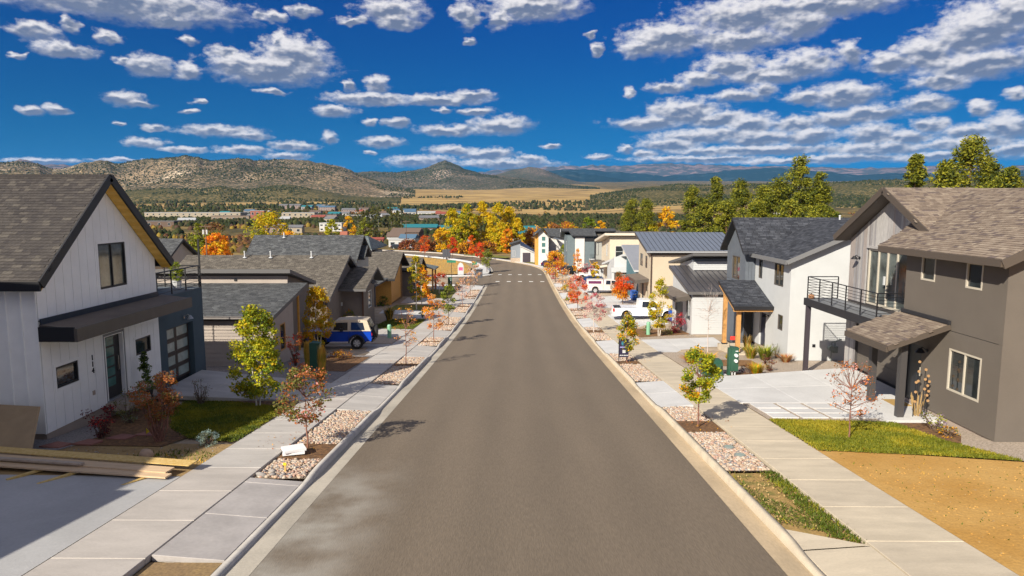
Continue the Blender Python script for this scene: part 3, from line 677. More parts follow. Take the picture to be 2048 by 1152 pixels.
def wall_lamp(H, p, sgn, m=None):
    """gooseneck barn lamp on a wall facing sgn along x"""
    x, y, z = p; mb = MB(); mb.tube((x, y, z), (x + sgn * .03, y, z), .06, n=8); mb.tube((x + sgn * .03, y, z), (x + sgn * .16, y, z + .12), .015, n=5); mb.tube((x + sgn * .16, y, z + .12), (x + sgn * .24, y, z + .06), .015, n=5)
    mb.tube((x + sgn * .24, y, z + .08), (x + sgn * .24, y, z - .06), .05, .15, n=10)
    return mb.build('wall_lamp', m or blk, H.o)
def vent_pipe(H, x, y, z, h=0.55):
    p = MB().tube((x, y, z - .2), (x, y, z + h), .055, n=8).build('vent_pipe', white_paint, H.o); MB().tube((x, y, z + .02), (x, y, z + .1), .17, .07, n=8).build('flashing', white_paint, p)
    MB().tube((x, y, z + h), (x, y, z + h + .05), .075, .06, n=8).build('cap', white_paint, p)
def garage_door(H, axis, pos, sgn, u0, u1, z0, z1, m, rows=4, cols=1, lights=None, name='garage_door'):
    """sectional door; lights = pane material for glazed sections"""
    root = MB()
    bx = lambda M_, a, b_, c, d, e, f: M_.box(e, f, a, b_, c, d) if axis == 'x' else M_.box(a, b_, e, f, c, d)
    bx(root, u0, u1, z0, z1, pos - sgn * .06, pos - sgn * .02); d = root.build(name, m, H.o); rh = (z1 - z0) / rows; cw = (u1 - u0) / cols
    for r in range(rows):
        for c in range(cols):
            a, b_, l, t = u0 + c * cw + .008, u0 + (c + 1) * cw - .008, z0 + r * rh + .006, z0 + (r + 1) * rh - .006
            if lights:
                q = MB(); e = .085
                bx(q, a, b_, l, l + e, pos - sgn * .019, pos + sgn * .005); bx(q, a, b_, t - e, t, pos - sgn * .019, pos + sgn * .005); bx(q, a, a + e, l + e, t - e, pos - sgn * .019, pos + sgn * .005); bx(q, b_ - e, b_, l + e, t - e, pos - sgn * .019, pos + sgn * .005); q.build('panel', m, d)
                q = MB(); bx(q, a + e, b_ - e, l + e, t - e, pos - sgn * .018, pos - sgn * .008); q.build('pane', lights, d)
            else:
                q = MB(); bx(q, a, b_, l, t, pos - sgn * .019, pos - sgn * .004); q.build('panel', m, d)
    return d

def lettering(txt, size, loc, m, parent, rot=(90, 0, 0), name='lettering', align='CENTER', ext=.002):
    cu = bpy.data.curves.new('txt', 'FONT'); cu.body = txt; cu.size = size; cu.extrude = ext; cu.align_x = align; dg = bpy.data.objects.new('tmp', cu); COL.objects.link(dg); bpy.context.view_layer.update()
    me = bpy.data.meshes.new_from_object(dg.evaluated_get(bpy.context.evaluated_depsgraph_get())); COL.objects.unlink(dg); bpy.data.objects.remove(dg); me.materials.clear(); me.materials.append(m); o = bpy.data.objects.new(name, me); o.rotation_euler = tuple(rad(a) for a in rot); add(o, parent); o.location = loc; return o
# ------------------------------------------------------------------ white gabled house on the left (114)
sh_dark = [mat('shingle_%d' % i, c, 0.92, 0.18, 14, 0.3, 60, spec=0.2) for i, c in enumerate(((0.056, 0.050, 0.048), (0.065, 0.058, 0.055), (0.048, 0.043, 0.043), (0.078, 0.069, 0.063), (0.092, 0.082, 0.073)))]
navy = mat('slate_blue_stucco', (0.055, 0.085, 0.105), 0.85, 0.06, 1.5, 0.15, 60)
taupe_fascia = mat('bronze_fascia', (0.085, 0.072, 0.062), 0.55, 0.08, 2)
canopy_top = mat('canopy_membrane', (0.155, 0.125, 0.10), 0.8, 0.1, 2)
groove = mat('board_gap', (0.24, 0.24, 0.25), 0.9)
found = mat('foundation', (0.36, 0.29, 0.24), 0.9, 0.08, 2, 0.2, 30)
black_roofedge = mat('black_fascia', (0.014, 0.014, 0.017), 0.5)
A = House('white board-sided house numbered 114 with steep gable and cedar soffit', (-17, 22, -1.4))
AX, A0, A1 = -13.6, 18.9, 25.28
profA = [(A0, 3.14), (22.16, 5.93), (A1, 3.26)]
winsA = [(21.88, 23.4, 2.5, 3.98, 1, 0), (19.47, 20.48, -.15, .49, 0, 0), (23.65, 24.65, -.09, .49, 0, 0)]; doorA = (21.9, 22.95, -1.24, .93)
A.core('x', -26, AX - .2, [(A0 + .12, -2.4), (A1 - .1, -2.4), (A1 - .1, 3.2), (22.16, 5.8), (A0 + .12, 3.1)], dark_trim)
A.wall('x', AX - .02, 1, A0 + .03, A1, -1.33, profA, groove, winsA[:1], [w[:4] for w in winsA[1:]] + [doorA], trim=white_board, pane=glass_l)
for w in winsA[1:]: A.window('x', AX - .02, 1, *w, frame=blk, pane=glass, trim=white_board)
hA = [(w[0] - .09, w[1] + .09, w[2] - .09, w[3] + .09) for w in winsA] + [(doorA[0] - .09, doorA[1] + .09, -1.4, doorA[3] + .09)]
A.boards('x', AX - .02, 1, A0 + .03, A1, 1.98, profA, .405, white_board, hA)
A.boards('x', AX - .02, 1, A0 + .03, A1, -1.33, [(A0, 1.93), (A1, 1.93)], .405, white_board, hA)
A.wall('y', A0 + .02, -1, -26, AX - .04, -1.33, [(-26, 3.1), (AX, 3.1)], groove)
A.boards('y', A0 + .02, -1, -20.6, AX, -1.33, [(-26, 3.1), (AX, 3.1)], .43, white_board, [(-17.4, -16.05, -1.4, 1.9)])
for i in range(17): A.box('batten', AX - .02 - i * .4306 - .02, AX - .02 - i * .4306 + .025, A0 - .035, A0 - .002, -1.33, 3.08, white_board)
A.box('side_door', -17.4, -16.1, A0 - .03, A0 + .01, -1.33, 1.85, dark_trim)
A.box('foundation', -26, AX - .06, A0 + .07, A1 - .02, -3.1, -1.34, found)
# roof
ra, rb = A.gable_x(-13.2, -26.5, 18.6, 22.16, 25.72, 3.13, 6.18, 3.13, .2, mat('roof_underlay', (0.05, 0.044, 0.041), .9), black_roofedge)
sl = Vector((0, 22.16 - 18.6, 6.18 - 3.13)); evA = sl.normalized()
A.shingles(ra, (-19.9, 18.6, 3.13), Vector((1, 0, 0)), evA, lambda u, v: 0.1 < u < 6.63 and v < sl.length - .05, 6.7, sl.length, sh_dark, 300, .22, .125)
for y0, z0, y1, z1 in ((18.56, 3.06, 22.16, 6.14), (25.76, 3.06, 22.16, 6.14)): A.beam('rake_board', (-13.18, y0, z0 - .02), (-13.18, y1, z1 - .02), .05, .27, black_roofedge)
A.box('eave_fascia', -26.5, -13.2, 18.52, 18.58, 2.86, 3.12, black_roofedge)
soffit_m = [mat('soffit_cedar_lit_%d' % i, c, .5, .1, 5) for i, c in enumerate(((.74, .44, .07), (.80, .50, .10)))]  # cedar copy brightened to stand in for bounce light under the gable
# cedar soffit planks of the street gable
for i, (y0, z0, y1, z1) in enumerate(((18.62, 2.9, 22.16, 5.94), (25.70, 2.9, 22.16, 5.94))):
    n = 26
    for k in range(n):
        ta, tb = k / n, (k + .93) / n
        q = [(-13.58, y0 + (y1 - y0) * t, z0 + (z1 - z0) * t) for t in (ta, tb)]
        MB().prism([q[0], q[1], (-13.22, q[1][1], q[1][2]), (-13.22, q[0][1], q[0][2])], (0, 0, -.02)).build('soffit_plank', soffit_m[k % 2], ra if i == 0 else rb)
A.box('ridge_cap', -26.5, -13.2, 22.06, 22.26, 6.12, 6.215, sh_dark[2])
# canopy over the ground floor and its flashing
A.roof('canopy', [(-12.5, 25.6, 1.73), (-13.58, 25.6, 1.86), (-13.58, 18.92, 1.86), (-12.5, 18.92, 1.73)], .30, canopy_top, taupe_fascia)
A.box('canopy_fascia', -12.56, -12.47, 18.85, 25.66, 1.38, 1.76, taupe_fascia); A.box('canopy_end', -13.58, -12.57, 18.85, 18.91, 1.38, 1.80, black_roofedge)
A.box('flashing', -13.57, -13.53, 18.93, 25.26, 1.84, 2.02, mat('navy_flashing', (0.012, 0.02, 0.035), .5))
# front door, deep in its recess
dr = A.box('front_door', -13.80, -13.73, 21.95, 22.9, -1.22, .9, dark_trim)
for i in range(5): A.box('pane', -13.729, -13.722, 22.08, 22.56, -.82 + i * .345, -.54 + i * .345, frost_teal, dr)
A.box('handle', -13.73, -13.67, 22.7, 22.73, -.35, .15, mat('steel', (.5, .5, .5), .3, metal=1), dr)
jm = MB(); jm.box(-13.8, -13.6, 22.901, 22.948, -1.24, .93); jm.box(-13.86, -13.62, 21.902, 21.949, -1.24, .93); jm.box(-13.86, -13.62, 21.95, 22.9, .90, .928); jm.build('door_jamb', white_board, A.o)
A.box('door_step', -13.6, -12.9, 21.7, 23.2, -1.5, -1.27, found)
for i, ch in enumerate('114'): lettering(ch, .25, (AX + .012, 21.18, .32 - i * .21), blk, A.o, (90, 0, 90), 'house_number', ext=.012)
MB().box(AX + .001, AX + .02, 21.08, 21.2, -.8, -.66).build('outlet_cover', found, A.o)
# garage wing with roof terrace
GX = -13.62; gd = (25.85, 28.0, -1.74, .44)
A.core('x', -20, GX - .3, [(25.45, -3.2), (29.0, -3.2), (29.0, 1.60), (25.45, 1.60)], dark_trim)
A.wall('x', GX, 1, 25.3, 28.95, -2.6, [(25.3, 1.72), (28.95, 1.72)], navy, holes=[(gd[0], gd[1], -2.6, gd[3])], th=.32)
A.wall('y', 28.94, 1, -20, GX - .33, -2.9, [(-20, 1.72), (GX, 1.72)], navy)
A.box('terrace_floor', -20, GX - .02, 25.33, 28.9, 1.62, 1.76, mat('terrace_membrane', (0.10, 0.12, 0.14), .8))
garage_door(A, 'x', GX - .22, 1, gd[0] + .01, gd[1] - .01, -1.75, gd[3] - .01, mat('door_bronze', (0.045, 0.035, 0.03), .5), 4, 2, frost)
wall_lamp(A, (GX + .002, 27.25, .72), 1, mat('galvanised', (.35, .36, .37), .4, metal=.7))
rl = railing(A.o, 'terrace_railing', [(-19.5, 28.85, 1.76), (-13.68, 28.85, 1.76), (-13.68, 25.4, 1.76)], .92, blk, 6)
A.box('string_light_pole', -13.72, -13.66, 28.97, 29.03, .6, 3.8, blk)
# off-frame neighbour up the hill, whose shadow lies over the near driveway
NB = House('grey house just outside the left edge shading the near driveway', (-20, 3, -.3))
NB.box('wall', -26, -13.35, -6, 7.6, -2, 3.85, navy); NB.box('wall', -17.79, -15.2, 7.61, 11.2, -2.5, 3.6, navy); NB.box('wall', -32, -17.8, -4, 11.2, -2.5, 8.4, navy)
NB.roof('roof', [(-13.1, -6.3, 3.9), (-13.1, 7.9, 3.9), (-26, 7.9, 4.1), (-26, -6.3, 4.1)], .15, sh_dark[0]); NB.roof('roof', [(-17.5, -4.3, 8.4), (-17.5, 11.4, 8.4), (-32, 11.4, 9.5), (-32, -4.3, 9.5)], .15, sh_dark[0])
NB.window('x', -13.34, 1, -3, -1, 0.6, 2, frame=blk, pane=glass); NB.window('x', -13.34, 1, 3, 5, 0.6, 2, frame=blk, pane=glass)

# ------------------------------------------------------------------ taupe house with the shed-roofed garage
taupe = mat('taupe_stucco', (0.175, 0.145, 0.125), 0.9, 0.05, 1.5, 0.15, 50)
lap_taupe = mat('lap_siding_taupe', (0.37, 0.315, 0.275), 0.7, 0.05, 2)
grey_fascia = mat('grey_fascia', (0.11, 0.105, 0.105), 0.6)
roof_char = shingle_mat('shingles_charcoal', (0.055, 0.058, 0.064), (0.11, 0.115, 0.12))
roof_brown = shingle_mat('shingles_weathered', (0.09, 0.078, 0.066), (0.165, 0.145, 0.12))
roof_black = shingle_mat('shingles_black', (0.03, 0.033, 0.042), (0.075, 0.08, 0.095), (.015, .015, .02))
roof_blue = shingle_mat('shingles_bluegrey', (0.13, 0.16, 0.17), (0.19, 0.22, 0.23))
B = House('taupe house with low shed-roofed garage and clerestory behind the yellow birch', (-15, 36, -2.9))
B.core('x', -22, -12.4, [(33.2, -3.6), (38.0, -3.6), (38.0, .55), (33.2, -.3)], taupe)
B.laps('y', 33.18, -1, -22, -12.2, -2.75, -.45, .235, lap_taupe); B.box('foundation', -22, -12.3, 33.19, 33.3, -3.6, -2.76, found)
B.box('corner_post', -12.22, -12.12, 33.1, 33.22, -2.75, -.3, lap_taupe)
B.wall('x', -12.2, 1, 33.25, 36.3, -3.3, [(33.2, -.42), (36.3, .14)], lap_taupe, [(34.2, 35.0, -2.2, -.8, 0, 0)], frame=cedar_post)
B.wall('x', -12.9, 1, 36.3, 38.1, -3.3, [(36.3, .14), (38.1, .5)], taupe, holes=[(36.7, 37.6, -2.9, -.6)]); B.box('front_door', -13.06, -13.0, 36.72, 37.58, -2.9, -.62, dark_trim)
B.box('porch_post', -12.5, -12.32, 37.6, 37.78, -3.0, .36, cedar)
B.box('porch_slab', -12.9, -11.4, 36.2, 38.3, -3.2, -2.86, conc_grey)
B.roof('roof', [(-22, 32.7, -.12), (-11.95, 32.7, -.12), (-11.95, 38.2, .9), (-22, 38.2, .9)], .2, roof_char, grey_fascia)
B.box('gutter', -22, -12.0, 32.60, 32.70, -.26, -.15, mat('gutter_taupe', (.2, .18, .17), .6))
B.core('x', -22, -13.05, [(38.2, -3.6), (42.0, -3.6), (42.0, .5), (38.2, 1.28)], taupe)
B.box('clerestory_band', -22, -13.05, 38.1, 38.19, .86, 1.3, lap_taupe)
B.box('attic_vent', -16.05, -15.9, 38.06, 38.10, 1.0, 1.14, blk)
B.roof('upper_roof', [(-12.7, 42.3, .55), (-22, 42.3, .55), (-22, 37.55, 1.72), (-12.7, 37.55, 1.72)], .22, roof_char, grey_fascia)

# ------------------------------------------------------------------ taupe gabled house with the entry gable
C = House('taupe stucco house with broad brown roof, entry gable and three white vents', (-15, 53, -4.2))
C.core('x', -25.6, -13.5, [(47.4, -5), (57.5, -5), (57.5, -.9), (55.0, -.1), (52.7, 1.15), (47.4, -1.2)], taupe)
C.gable_x(-13.1, -25.8, 46.8, 52.7, 55.3, -1.18, 1.42, .28, .2, roof_brown, grey_fascia)
C.roof('lower_roof', [(-25.8, 58.4, -1.2), (-13.6, 58.4, -1.2), (-13.6, 55.0, .1), (-25.8, 55.0, .1)], .15, roof_brown, grey_fascia)
C.wall('x', -13.48, 1, 47.5, 51.6, -5, [(47.5, -1.15), (51.6, .66)], taupe, holes=[(48.2, 50.7, -4.05, -1.6)], th=.12); garage_door(C, 'x', -13.5, 1, 48.2, 50.7, -4.05, -1.6, dark_trim, 4, 1)
C.core('x', -14, -11.85, [(51.3, -5), (54.9, -5), (54.9, .05), (54.6, .18), (51.3, -.9)], taupe)
C.wall('x', -11.78, 1, 51.25, 54.95, -5, [(51.2, -.92), (54.7, .16), (54.95, .05)], taupe, [(52.7, 53.9, -2.75, -1.4, 0, 0)], frame=white_paint, th=.08)
C.gable_x(-11.4, -14.6, 50.3, 54.75, 57.35, -.95, .34, -.9, .17, roof_brown, grey_fascia, 'entry_roof')
C.box('porch_wall', -13.4, -13.2, 54.95, 57.4, -5, -.9, taupe); C.box('front_door', -13.2, -13.12, 55.3, 56.3, -4.3, -2.1, dark_trim); C.box('downpipe', -11.9, -11.8, 51.14, 51.2, -4.6, -1.1, mat('rust_brown', (.10, .045, .025), .6))
C.roof('vent_dormer', [(-11.2, 52.3, -.75), (-11.2, 53.6, -.75), (-12.0, 53.3, -.35), (-12.0, 52.6, -.35)], .1, roof_brown, grey_fascia)
C.box('porch_light', -13.47, -13.38, 51.0, 51.12, -2.3, -2.05, white_paint)
for x in (-21.1, -19.1, -15.95): vent_pipe(C, x, 52.2, 1.22, .5)
# dark-roofed house behind it
D = House('two-storey pale grey house with tall dark roof behind the taupe house', (-17, 62, -4.8))
pale_grey = mat('pale_grey_siding', (0.34, 0.34, 0.32), 0.8, 0.05, 2)
D.core('x', -23.6, -14.4, [(58.9, -6), (65, -6), (65, .7), (61.5, 2.45), (58.9, .75)], pale_grey)
D.boards('x', -14.38, 1, 58.9, 62.3, -5, [(58.9, .72), (61.5, 2.4), (62.3, 2.0)], .4, pale_grey, name='siding_board')
D.gable_x(-13.9, -23.8, 58.3, 61.3, 64.2, .55, 2.62, .9, .2, roof_char, black_roofedge); D.gable_x(-13.5, -15.5, 59.5, 60.9, 62.3, .7, 1.7, .75, .18, roof_char, black_roofedge, 'lower_gable')
vent_pipe(D, -21.0, 60.9, 2.35, .45); D.window('x', -14.35, 1, 59.3, 59.8, -.7, .35, 0, 0, frame=blk, pane=glass)
# cedar-sided house
E = House('house with golden cedar siding and brown roof beyond the taupe house', (-15, 74, -5.2))
E.core('x', -23, -13.8, [(71.6, -6.2), (80, -6.2), (80, -1.6), (76.9, -.2), (71.6, -2.4)], mat('cedar_dark', (0.20, 0.10, 0.03), .8, .15, 3))
E.laps('y', 71.58, -1, -16.9, -13.5, -5.2, -2.2, .21, cedar, name='cedar_board')
E.laps('x', -13.78, 1, 71.6, 78.6, -5.2, -.3, .24, cedar, top=lambda z: (71.6 if z < -2.4 else min(76.8, 71.6 + (z + 2.4) / .42), 78.6 if z < -1 else 77.4), name='cedar_board')
E.gable_x(-13.05, -23.4, 71.0, 76.9, 81.0, -2.42, .05, -1.7, .2, roof_brown, black_roofedge)
E.roof('porch_roof', [(-17.2, 69.2, -2.85), (-14.6, 69.2, -2.85), (-13.6, 71.5, -2.25), (-17.2, 71.5, -2.25)], .15, roof_char, grey_fascia); E.box('porch_post', -14.9, -14.75, 69.4, 69.55, -5.1, -3.0, grey_fascia)
E.core('x', -15, -12.1, [(81.5, -6.3), (86.5, -6.3), (86.5, -2.4), (84, -1.35), (81.5, -2.4)], taupe); E.gable_x(-11.8, -16, 81, 84, 87, -2.45, -1.1, -2.45, .18, roof_brown, black_roofedge, 'front_roof')
E.laps('x', -12.08, 1, 81.6, 83.6, -5.6, -2.4, .24, cedar, name='cedar_board')
E.window('x', -12.09, 1, 84.2, 85.4, -5, -3.0, 0, 0, frame=blk, pane=glass)
E.roof('bay_roof', [(-10.7, 86.9, -2.75), (-10.7, 90.5, -2.75), (-14, 90.2, -2.1), (-14, 87.0, -2.1)], .16, roof_blue, grey_fascia); 
for y in (87.2, 90.1): E.box('porch_post', -11.2, -11.0, y - .1, y + .1, -5.9, -2.85, cedar_post)
E.box('wall', -15, -12.3, 87.0, 90.4, -6.2, -2.6, dark_trim)
# hipped blue-grey roof and the two roofs off to the left
F_ = House('low house under a pale blue-grey hipped roof behind the dark roofs', (-24, 92, -6.4))
F_.box('wall', -31, -19.5, 88, 97, -6.6, -.9, pale_grey)
z0 = -.35; F_.roof('roof', [(-32, 87.2, z0), (-18.9, 87.2, z0), (-20.5, 92.6, 1.15), (-31, 92.6, 1.15)], .12, roof_blue, white_paint); F_.roof('roof', [(-18.9, 87.2, z0), (-18.9, 98, z0), (-20.5, 92.6, 1.15)], .12, roof_blue, white_paint); F_.roof('roof', [(-18.9, 98, z0), (-32, 98, z0), (-31, 92.6, 1.15), (-20.5, 92.6, 1.15)], .12, roof_blue, white_paint); F_.box('chimney', -24.4, -23.4, 93.0, 93.8, .6, 1.75, mat('brick_red', (.35, .12, .08), .9))
F_.window('y', 87.98, -1, -22.5, -20.8, -4.2, -2.6, frame=white_paint, pane=glass)
K = House('beige house with small gable seen past the roof terrace of the white house', (-30, 58, -4.5))
beige = mat('beige_stucco', (0.47, 0.40, 0.33), 0.9, 0.05, 1.5, 0.1, 50)
K.core('x', -38, -29.0, [(55.2, -5.5), (61, -5.5), (61, .6), (58, 2.25), (55.2, .7)], beige); K.gable_x(-28.6, -38, 54.6, 58.0, 61.4, .55, 2.45, .55, .2, roof_char, black_roofedge); K.window('x', -28.98, 1, 58.4, 59.8, .1, .7, 0, 0, frame=white_paint, pane=glass)

# ------------------------------------------------------------------ dark taupe stucco house on the right
stucco_dk = mat('dark_taupe_stucco', (0.128, 0.108, 0.090), 0.9, 0.04, 1.2, 0.25, 70, fine=.06, fscale=40)
oldwood = [mat('weathered_board_%d' % i, c, 0.85, 0.0, 4, 0.15, 30, col2=tuple(x * 1.35 for x in c), stretch=(6, 6, .7)) for i, c in enumerate(((.24, .23, .235), (.31, .295, .29), (.20, .185, .185), (.35, .335, .325), (.27, .235, .22)))]
sh_tan = [mat('shingle_tan_%d' % i, c, 0.92, 0.15, 14, 0.3, 60, spec=0.2) for i, c in enumerate(((0.215, 0.168, 0.132), (0.25, 0.20, 0.158), (0.18, 0.14, 0.112), (0.135, 0.105, 0.095), (0.29, 0.237, 0.185)))]
tan_fascia = mat('tan_fascia', (0.085, 0.066, 0.052), 0.6)
tanframe = mat('almond_frame', (0.50, 0.45, 0.37), 0.5)
S1 = House('dark taupe stucco house with weathered-wood gable and black-railed balcony', (15, 22, -1.6))
X1 = 13.6
S1.core('y', 19.1, 24.0, [(X1 + .2, -2.6), (24, -2.6), (24, 3.5), (X1 + .2, 3.5)], dark_trim)
w1 = [(19.79, 21.3, -.58, .75, 1, 0), (22.32, 23.1, 2.73, 3.53, 0, 0), (20.03, 20.78, 2.73, 3.52, 0, 0)]
S1.wall('x', X1, -1, 19.0, 24.0, 1.305, [(19, 3.74), (24, 3.74)], stucco_dk, w1[1:], frame=tanframe, trim=None)
S1.wall('x', X1, -1, 19.0, 24.0, -1.5, [(19, 1.285), (24, 1.285)], stucco_dk, w1[:1], [(22.75, 23.75, -1.5, .5)], frame=tanframe)
S1.box('wall_joint', X1 + .02, X1 + .1, 19.0, 24.0, 1.284, 1.306, dark_trim)
S1.wall('y', 18.997, -1, X1 + .004, 24, -1.5, [(X1, 3.74), (17.6, 5.6), (21.6, 3.74), (24, 3.74)], stucco_dk); S1.box('foundation', X1 + .05, 24, 19.05, 24, -3.0, -1.52, found)
for w in w1:   # pale stucco trim round the upper windows
    pass
dr = S1.box('front_door', X1 + .10, X1 + .14, 22.78, 23.72, -1.48, .47, mat('black_door', (.012, .014, .02), .35)); S1.box('handle', X1 + .05, X1 + .1, 22.86, 22.9, -.55, -.25, tanframe, dr)
wall_lamp(S1, (X1 - .002, 22.45, .42), -1)
# street slope and the gable towards the street
zr = 5.86
S1.roof('roof', [(13.15, 25.05, 3.74), (13.15, 18.6, 3.74), (17.45, 18.6, 5.82), (17.45, 27.3, 5.82)], .2, mat('roof_underlay_tan', (.2, .15, .11), .9), tan_fascia)
rs = S1.o.children[-1]
S1.roof('roof', [(21.7, 18.6, 3.74), (21.7, 27.3, 3.74), (17.45, 27.3, 5.82), (17.45, 18.6, 5.82)], .2, sh_tan[0], tan_fascia)
S1.roof('gable_roof', [(14.35, 23.95, 4.2), (24, 23.95, 4.2), (24, 27.3, 5.9), (14.35, 27.3, 5.9)], .2, MATS['roof_underlay_tan'], tan_fascia)
rg = S1.o.children[-1]
S1.roof('gable_roof', [(24, 31.2, 3.86), (14.35, 31.2, 3.86), (14.35, 27.3, 5.9), (24, 27.3, 5.9)], .2, sh_tan[0], tan_fascia)
e1 = Vector((17.45 - 13.15, 0, 5.82 - 3.74)); S1.shingles(rs, (13.15, 27.2, 3.745), Vector((0, -1, 0)), e1.normalized(), lambda u, v: u < 8.55 and v < e1.length - .03 and u > 2.05 - (v / e1.length) * 2.15 + (.0), 8.6, e1.length, sh_tan, 220, .24, .125)
e2 = Vector((0, 27.3 - 23.95, 5.9 - 4.2)); S1.shingles(rg, (14.35, 23.95, 4.205), Vector((1, 0, 0)), e2.normalized(), lambda u, v: 0.05 < u < 4.6 and v < e2.length - .03 and u < .1 + (v / e2.length) * 3.3 + .15, 4.8, e2.length, sh_tan, 80, .24, .125)
for y0, z0 in ((23.9, 4.12), (31.25, 3.78)): S1.beam('rake_board', (14.33, y0, z0 - .02), (14.33, 27.3, 5.82), .05, .26, tan_fascia)
S1.box('eave_fascia', 13.08, 13.15, 18.6, 25.0, 3.55, 3.75, tan_fascia)
S1.beam('rake_board', (13.12, 18.58, 3.62), (17.45, 18.58, 5.72), .05, .26, tan_fascia)
S1.prism('soffit', [(14.36, 24.0, 4.0), (14.36, 27.3, 5.68), (14.9, 27.3, 5.68), (14.9, 24.0, 4.0)], (0, 0, -.02), tan_fascia); S1.prism('soffit', [(14.36, 31.15, 3.66), (14.36, 27.3, 5.68), (14.9, 27.3, 5.68), (14.9, 31.15, 3.66)], (0, 0, -.02), tan_fascia)
W1 = 14.95; pf = [(24.0, 3.98), (27.3, 5.66), (30.9, 3.76)]; slid = (26.3, 29.3, 1.05, 3.42)
S1.core('x', 24, W1 + .2, [(24.1, -2.6), (30.8, -2.6), (30.8, 3.7), (27.3, 5.5), (24.1, 3.9)], dark_trim)
S1.wall('x', W1 + .02, -1, 24.0, 30.9, -2.2, pf, mat('old_wood_gap', (.05, .045, .045), .9), holes=[slid, (24.6, 30.0, -2.2, .45)])
S1.boards('x', W1 + .02, -1, 24.0, 30.9, 1.0, pf, .14, oldwood, [(slid[0] - .08, slid[1] + .08, 1.0, slid[3] + .1)], gap=.008, name='wood_board')
S1.boards('x', W1 + .02, -1, 30.0, 30.9, -2.0, [(24, .9), (31, .9)], .14, oldwood, gap=.008, name='wood_board')
S1.boards('y', 30.92, 1, W1, 20, -2.0, [(W1, 3.7), (20, 3.7)], .3, oldwood, name='wood_board')
S1.window('x', W1 + .02, -1, *slid, 3, 0, frame=tanframe, pane=glass_l, fw=.085, name='sliding_door'); S1.box('door_head', W1 - .07, W1, slid[0] - .08, slid[1] + .08, slid[3] + .005, slid[3] + .1, oldwood[1])
S1.box('pull_handle', W1 - .1, W1 - .04, 27.76, 27.84, 2.0, 2.35, white_paint)
wall_lamp(S1, (W1 - .012, 30.0, 2.95), -1)
garage_door(S1, 'x', W1 + .12, -1, 24.62, 29.98, -1.96, .43, stucco_dk, 4, 1)
# balcony
bal = S1.box('balcony', 13.45, 14.94, 25.55, 31.85, .62, .88, mat('deck_beam', (.055, .05, .052), .6))
for i in range(11): S1.box('deck_board', 13.46 + i * .1345, 13.46 + i * .1345 + .126, 25.56, 31.84, .882, .905, mat('deck_grey', (.20, .21, .225), .7, .1, 3, stretch=(4, .5, 1)), bal)
for y0, y1 in ((25.5, 25.545), (31.855, 31.9)): S1.box('balcony_rim', 13.4, 14.94, y0, y1, .6, .93, dark_trim)
S1.box('balcony_rim', 13.38, 13.445, 25.5, 31.9, .6, .93, dark_trim)
railing(S1.o, 'balcony_railing', [(14.9, 31.8, .93), (13.5, 31.8, .93), (13.5, 25.6, .93), (14.9, 25.6, .93)], 1.0, blk, 8)
S1.box('balcony_post', 13.42, 13.6, 31.55, 31.75, -2.7, .6, mat('post_purple', (.05, .04, .05), .5))
# canopy over the front door
cr = S1.roof('canopy', [(11.7, 24.1, .8), (11.7, 21.35, .8), (13.58, 21.35, 1.5), (13.58, 24.1, 1.5)], .14, MATS['roof_underlay_tan'], tan_fascia)
e3 = Vector((1.88, 0, .7)); S1.shingles(cr, (11.7, 24.1, .805), Vector((0, -1, 0)), e3.normalized(), lambda u, v: u < 2.72 and v < 1.95, 2.75, e3.length, sh_tan, 0, .24, .125)
S1.box('flashing', 13.50, 13.58, 21.3, 24.0, 1.5, 1.62, dark_trim); S1.box('canopy_fascia', 11.62, 11.69, 21.33, 24.12, .60, .78, tan_fascia)
S1.beam('canopy_fascia', (11.66, 21.32, .72), (13.58, 21.32, 1.42), .05, .16, tan_fascia)
for x, y in ((12.4, 21.75), (12.4, 23.55)): S1.box('canopy_post', x - .1, x + .1, y - .1, y + .1, -1.95, .85, mat('post_bronze', (.06, .055, .055), .5))
S1.box('porch_slab', 11.8, 13.6, 21.35, 24.4, -2.2, -1.62, conc_pale); S1.box('doormat', 12.9, 13.5, 22.9, 23.7, -1.615, -1.6, mat('coir', (.40, .25, .08), .9))

# ------------------------------------------------------------------ light grey stucco house with the black roof
lt_grey = mat('light_grey_stucco', (0.50, 0.51, 0.515), 0.9, 0.03, 1.2, 0.15, 60)
slate_bb = mat('slate_board', (0.11, 0.125, 0.15), 0.75, 0.06, 3)
S2 = House('light grey stucco house with black shingle roof and cedar-post porch', (15, 39, -3.2))
S2.core('y', 35.75, 41, [(14.35, -4.2), (22, -4.2), (22, 2.2), (18.3, 4.2), (14.35, 2.2)], dark_trim)
w2 = [(39.78, 40.35, 1.0, 2.07, 0, 0), (36.57, 37.86, .88, 2.07, 1, 0), (36.4, 37.06, -1.48, -.66, 0, 0)]
S2.wall('x', 14.2, -1, 35.6, 41, -2.93, [(35.6, 2.35), (41, 2.35)], lt_grey, w2, [(38.9, 39.9, -2.93, -.95)], frame=taupe_fascia)
S2.wall('y', 35.597, -1, 14.204, 22.5, -2.93, [(14.2, 2.28), (18.4, 4.35), (22.5, 2.28)], lt_grey); S2.box('foundation', 14.25, 22.4, 35.65, 41, -4.6, -2.95, found)
dd = S2.box('front_door', 14.3, 14.34, 38.93, 39.87, -2.92, -.98, mat('navy_door', (.02, .022, .045), .4)); S2.box('handle', 14.24, 14.3, 39.02, 39.06, -2.1, -1.8, tanframe, dd)
S2.roof('roof', [(13.8, 41.2, 2.40), (13.8, 35.2, 2.40), (18.4, 35.2, 4.42), (18.4, 42.7, 4.42)], .2, roof_black, black_roofedge)
S2.roof('roof', [(22.9, 35.2, 2.4), (22.9, 42.7, 2.4), (18.4, 42.7, 4.42), (18.4, 35.2, 4.42)], .2, roof_black, black_roofedge)
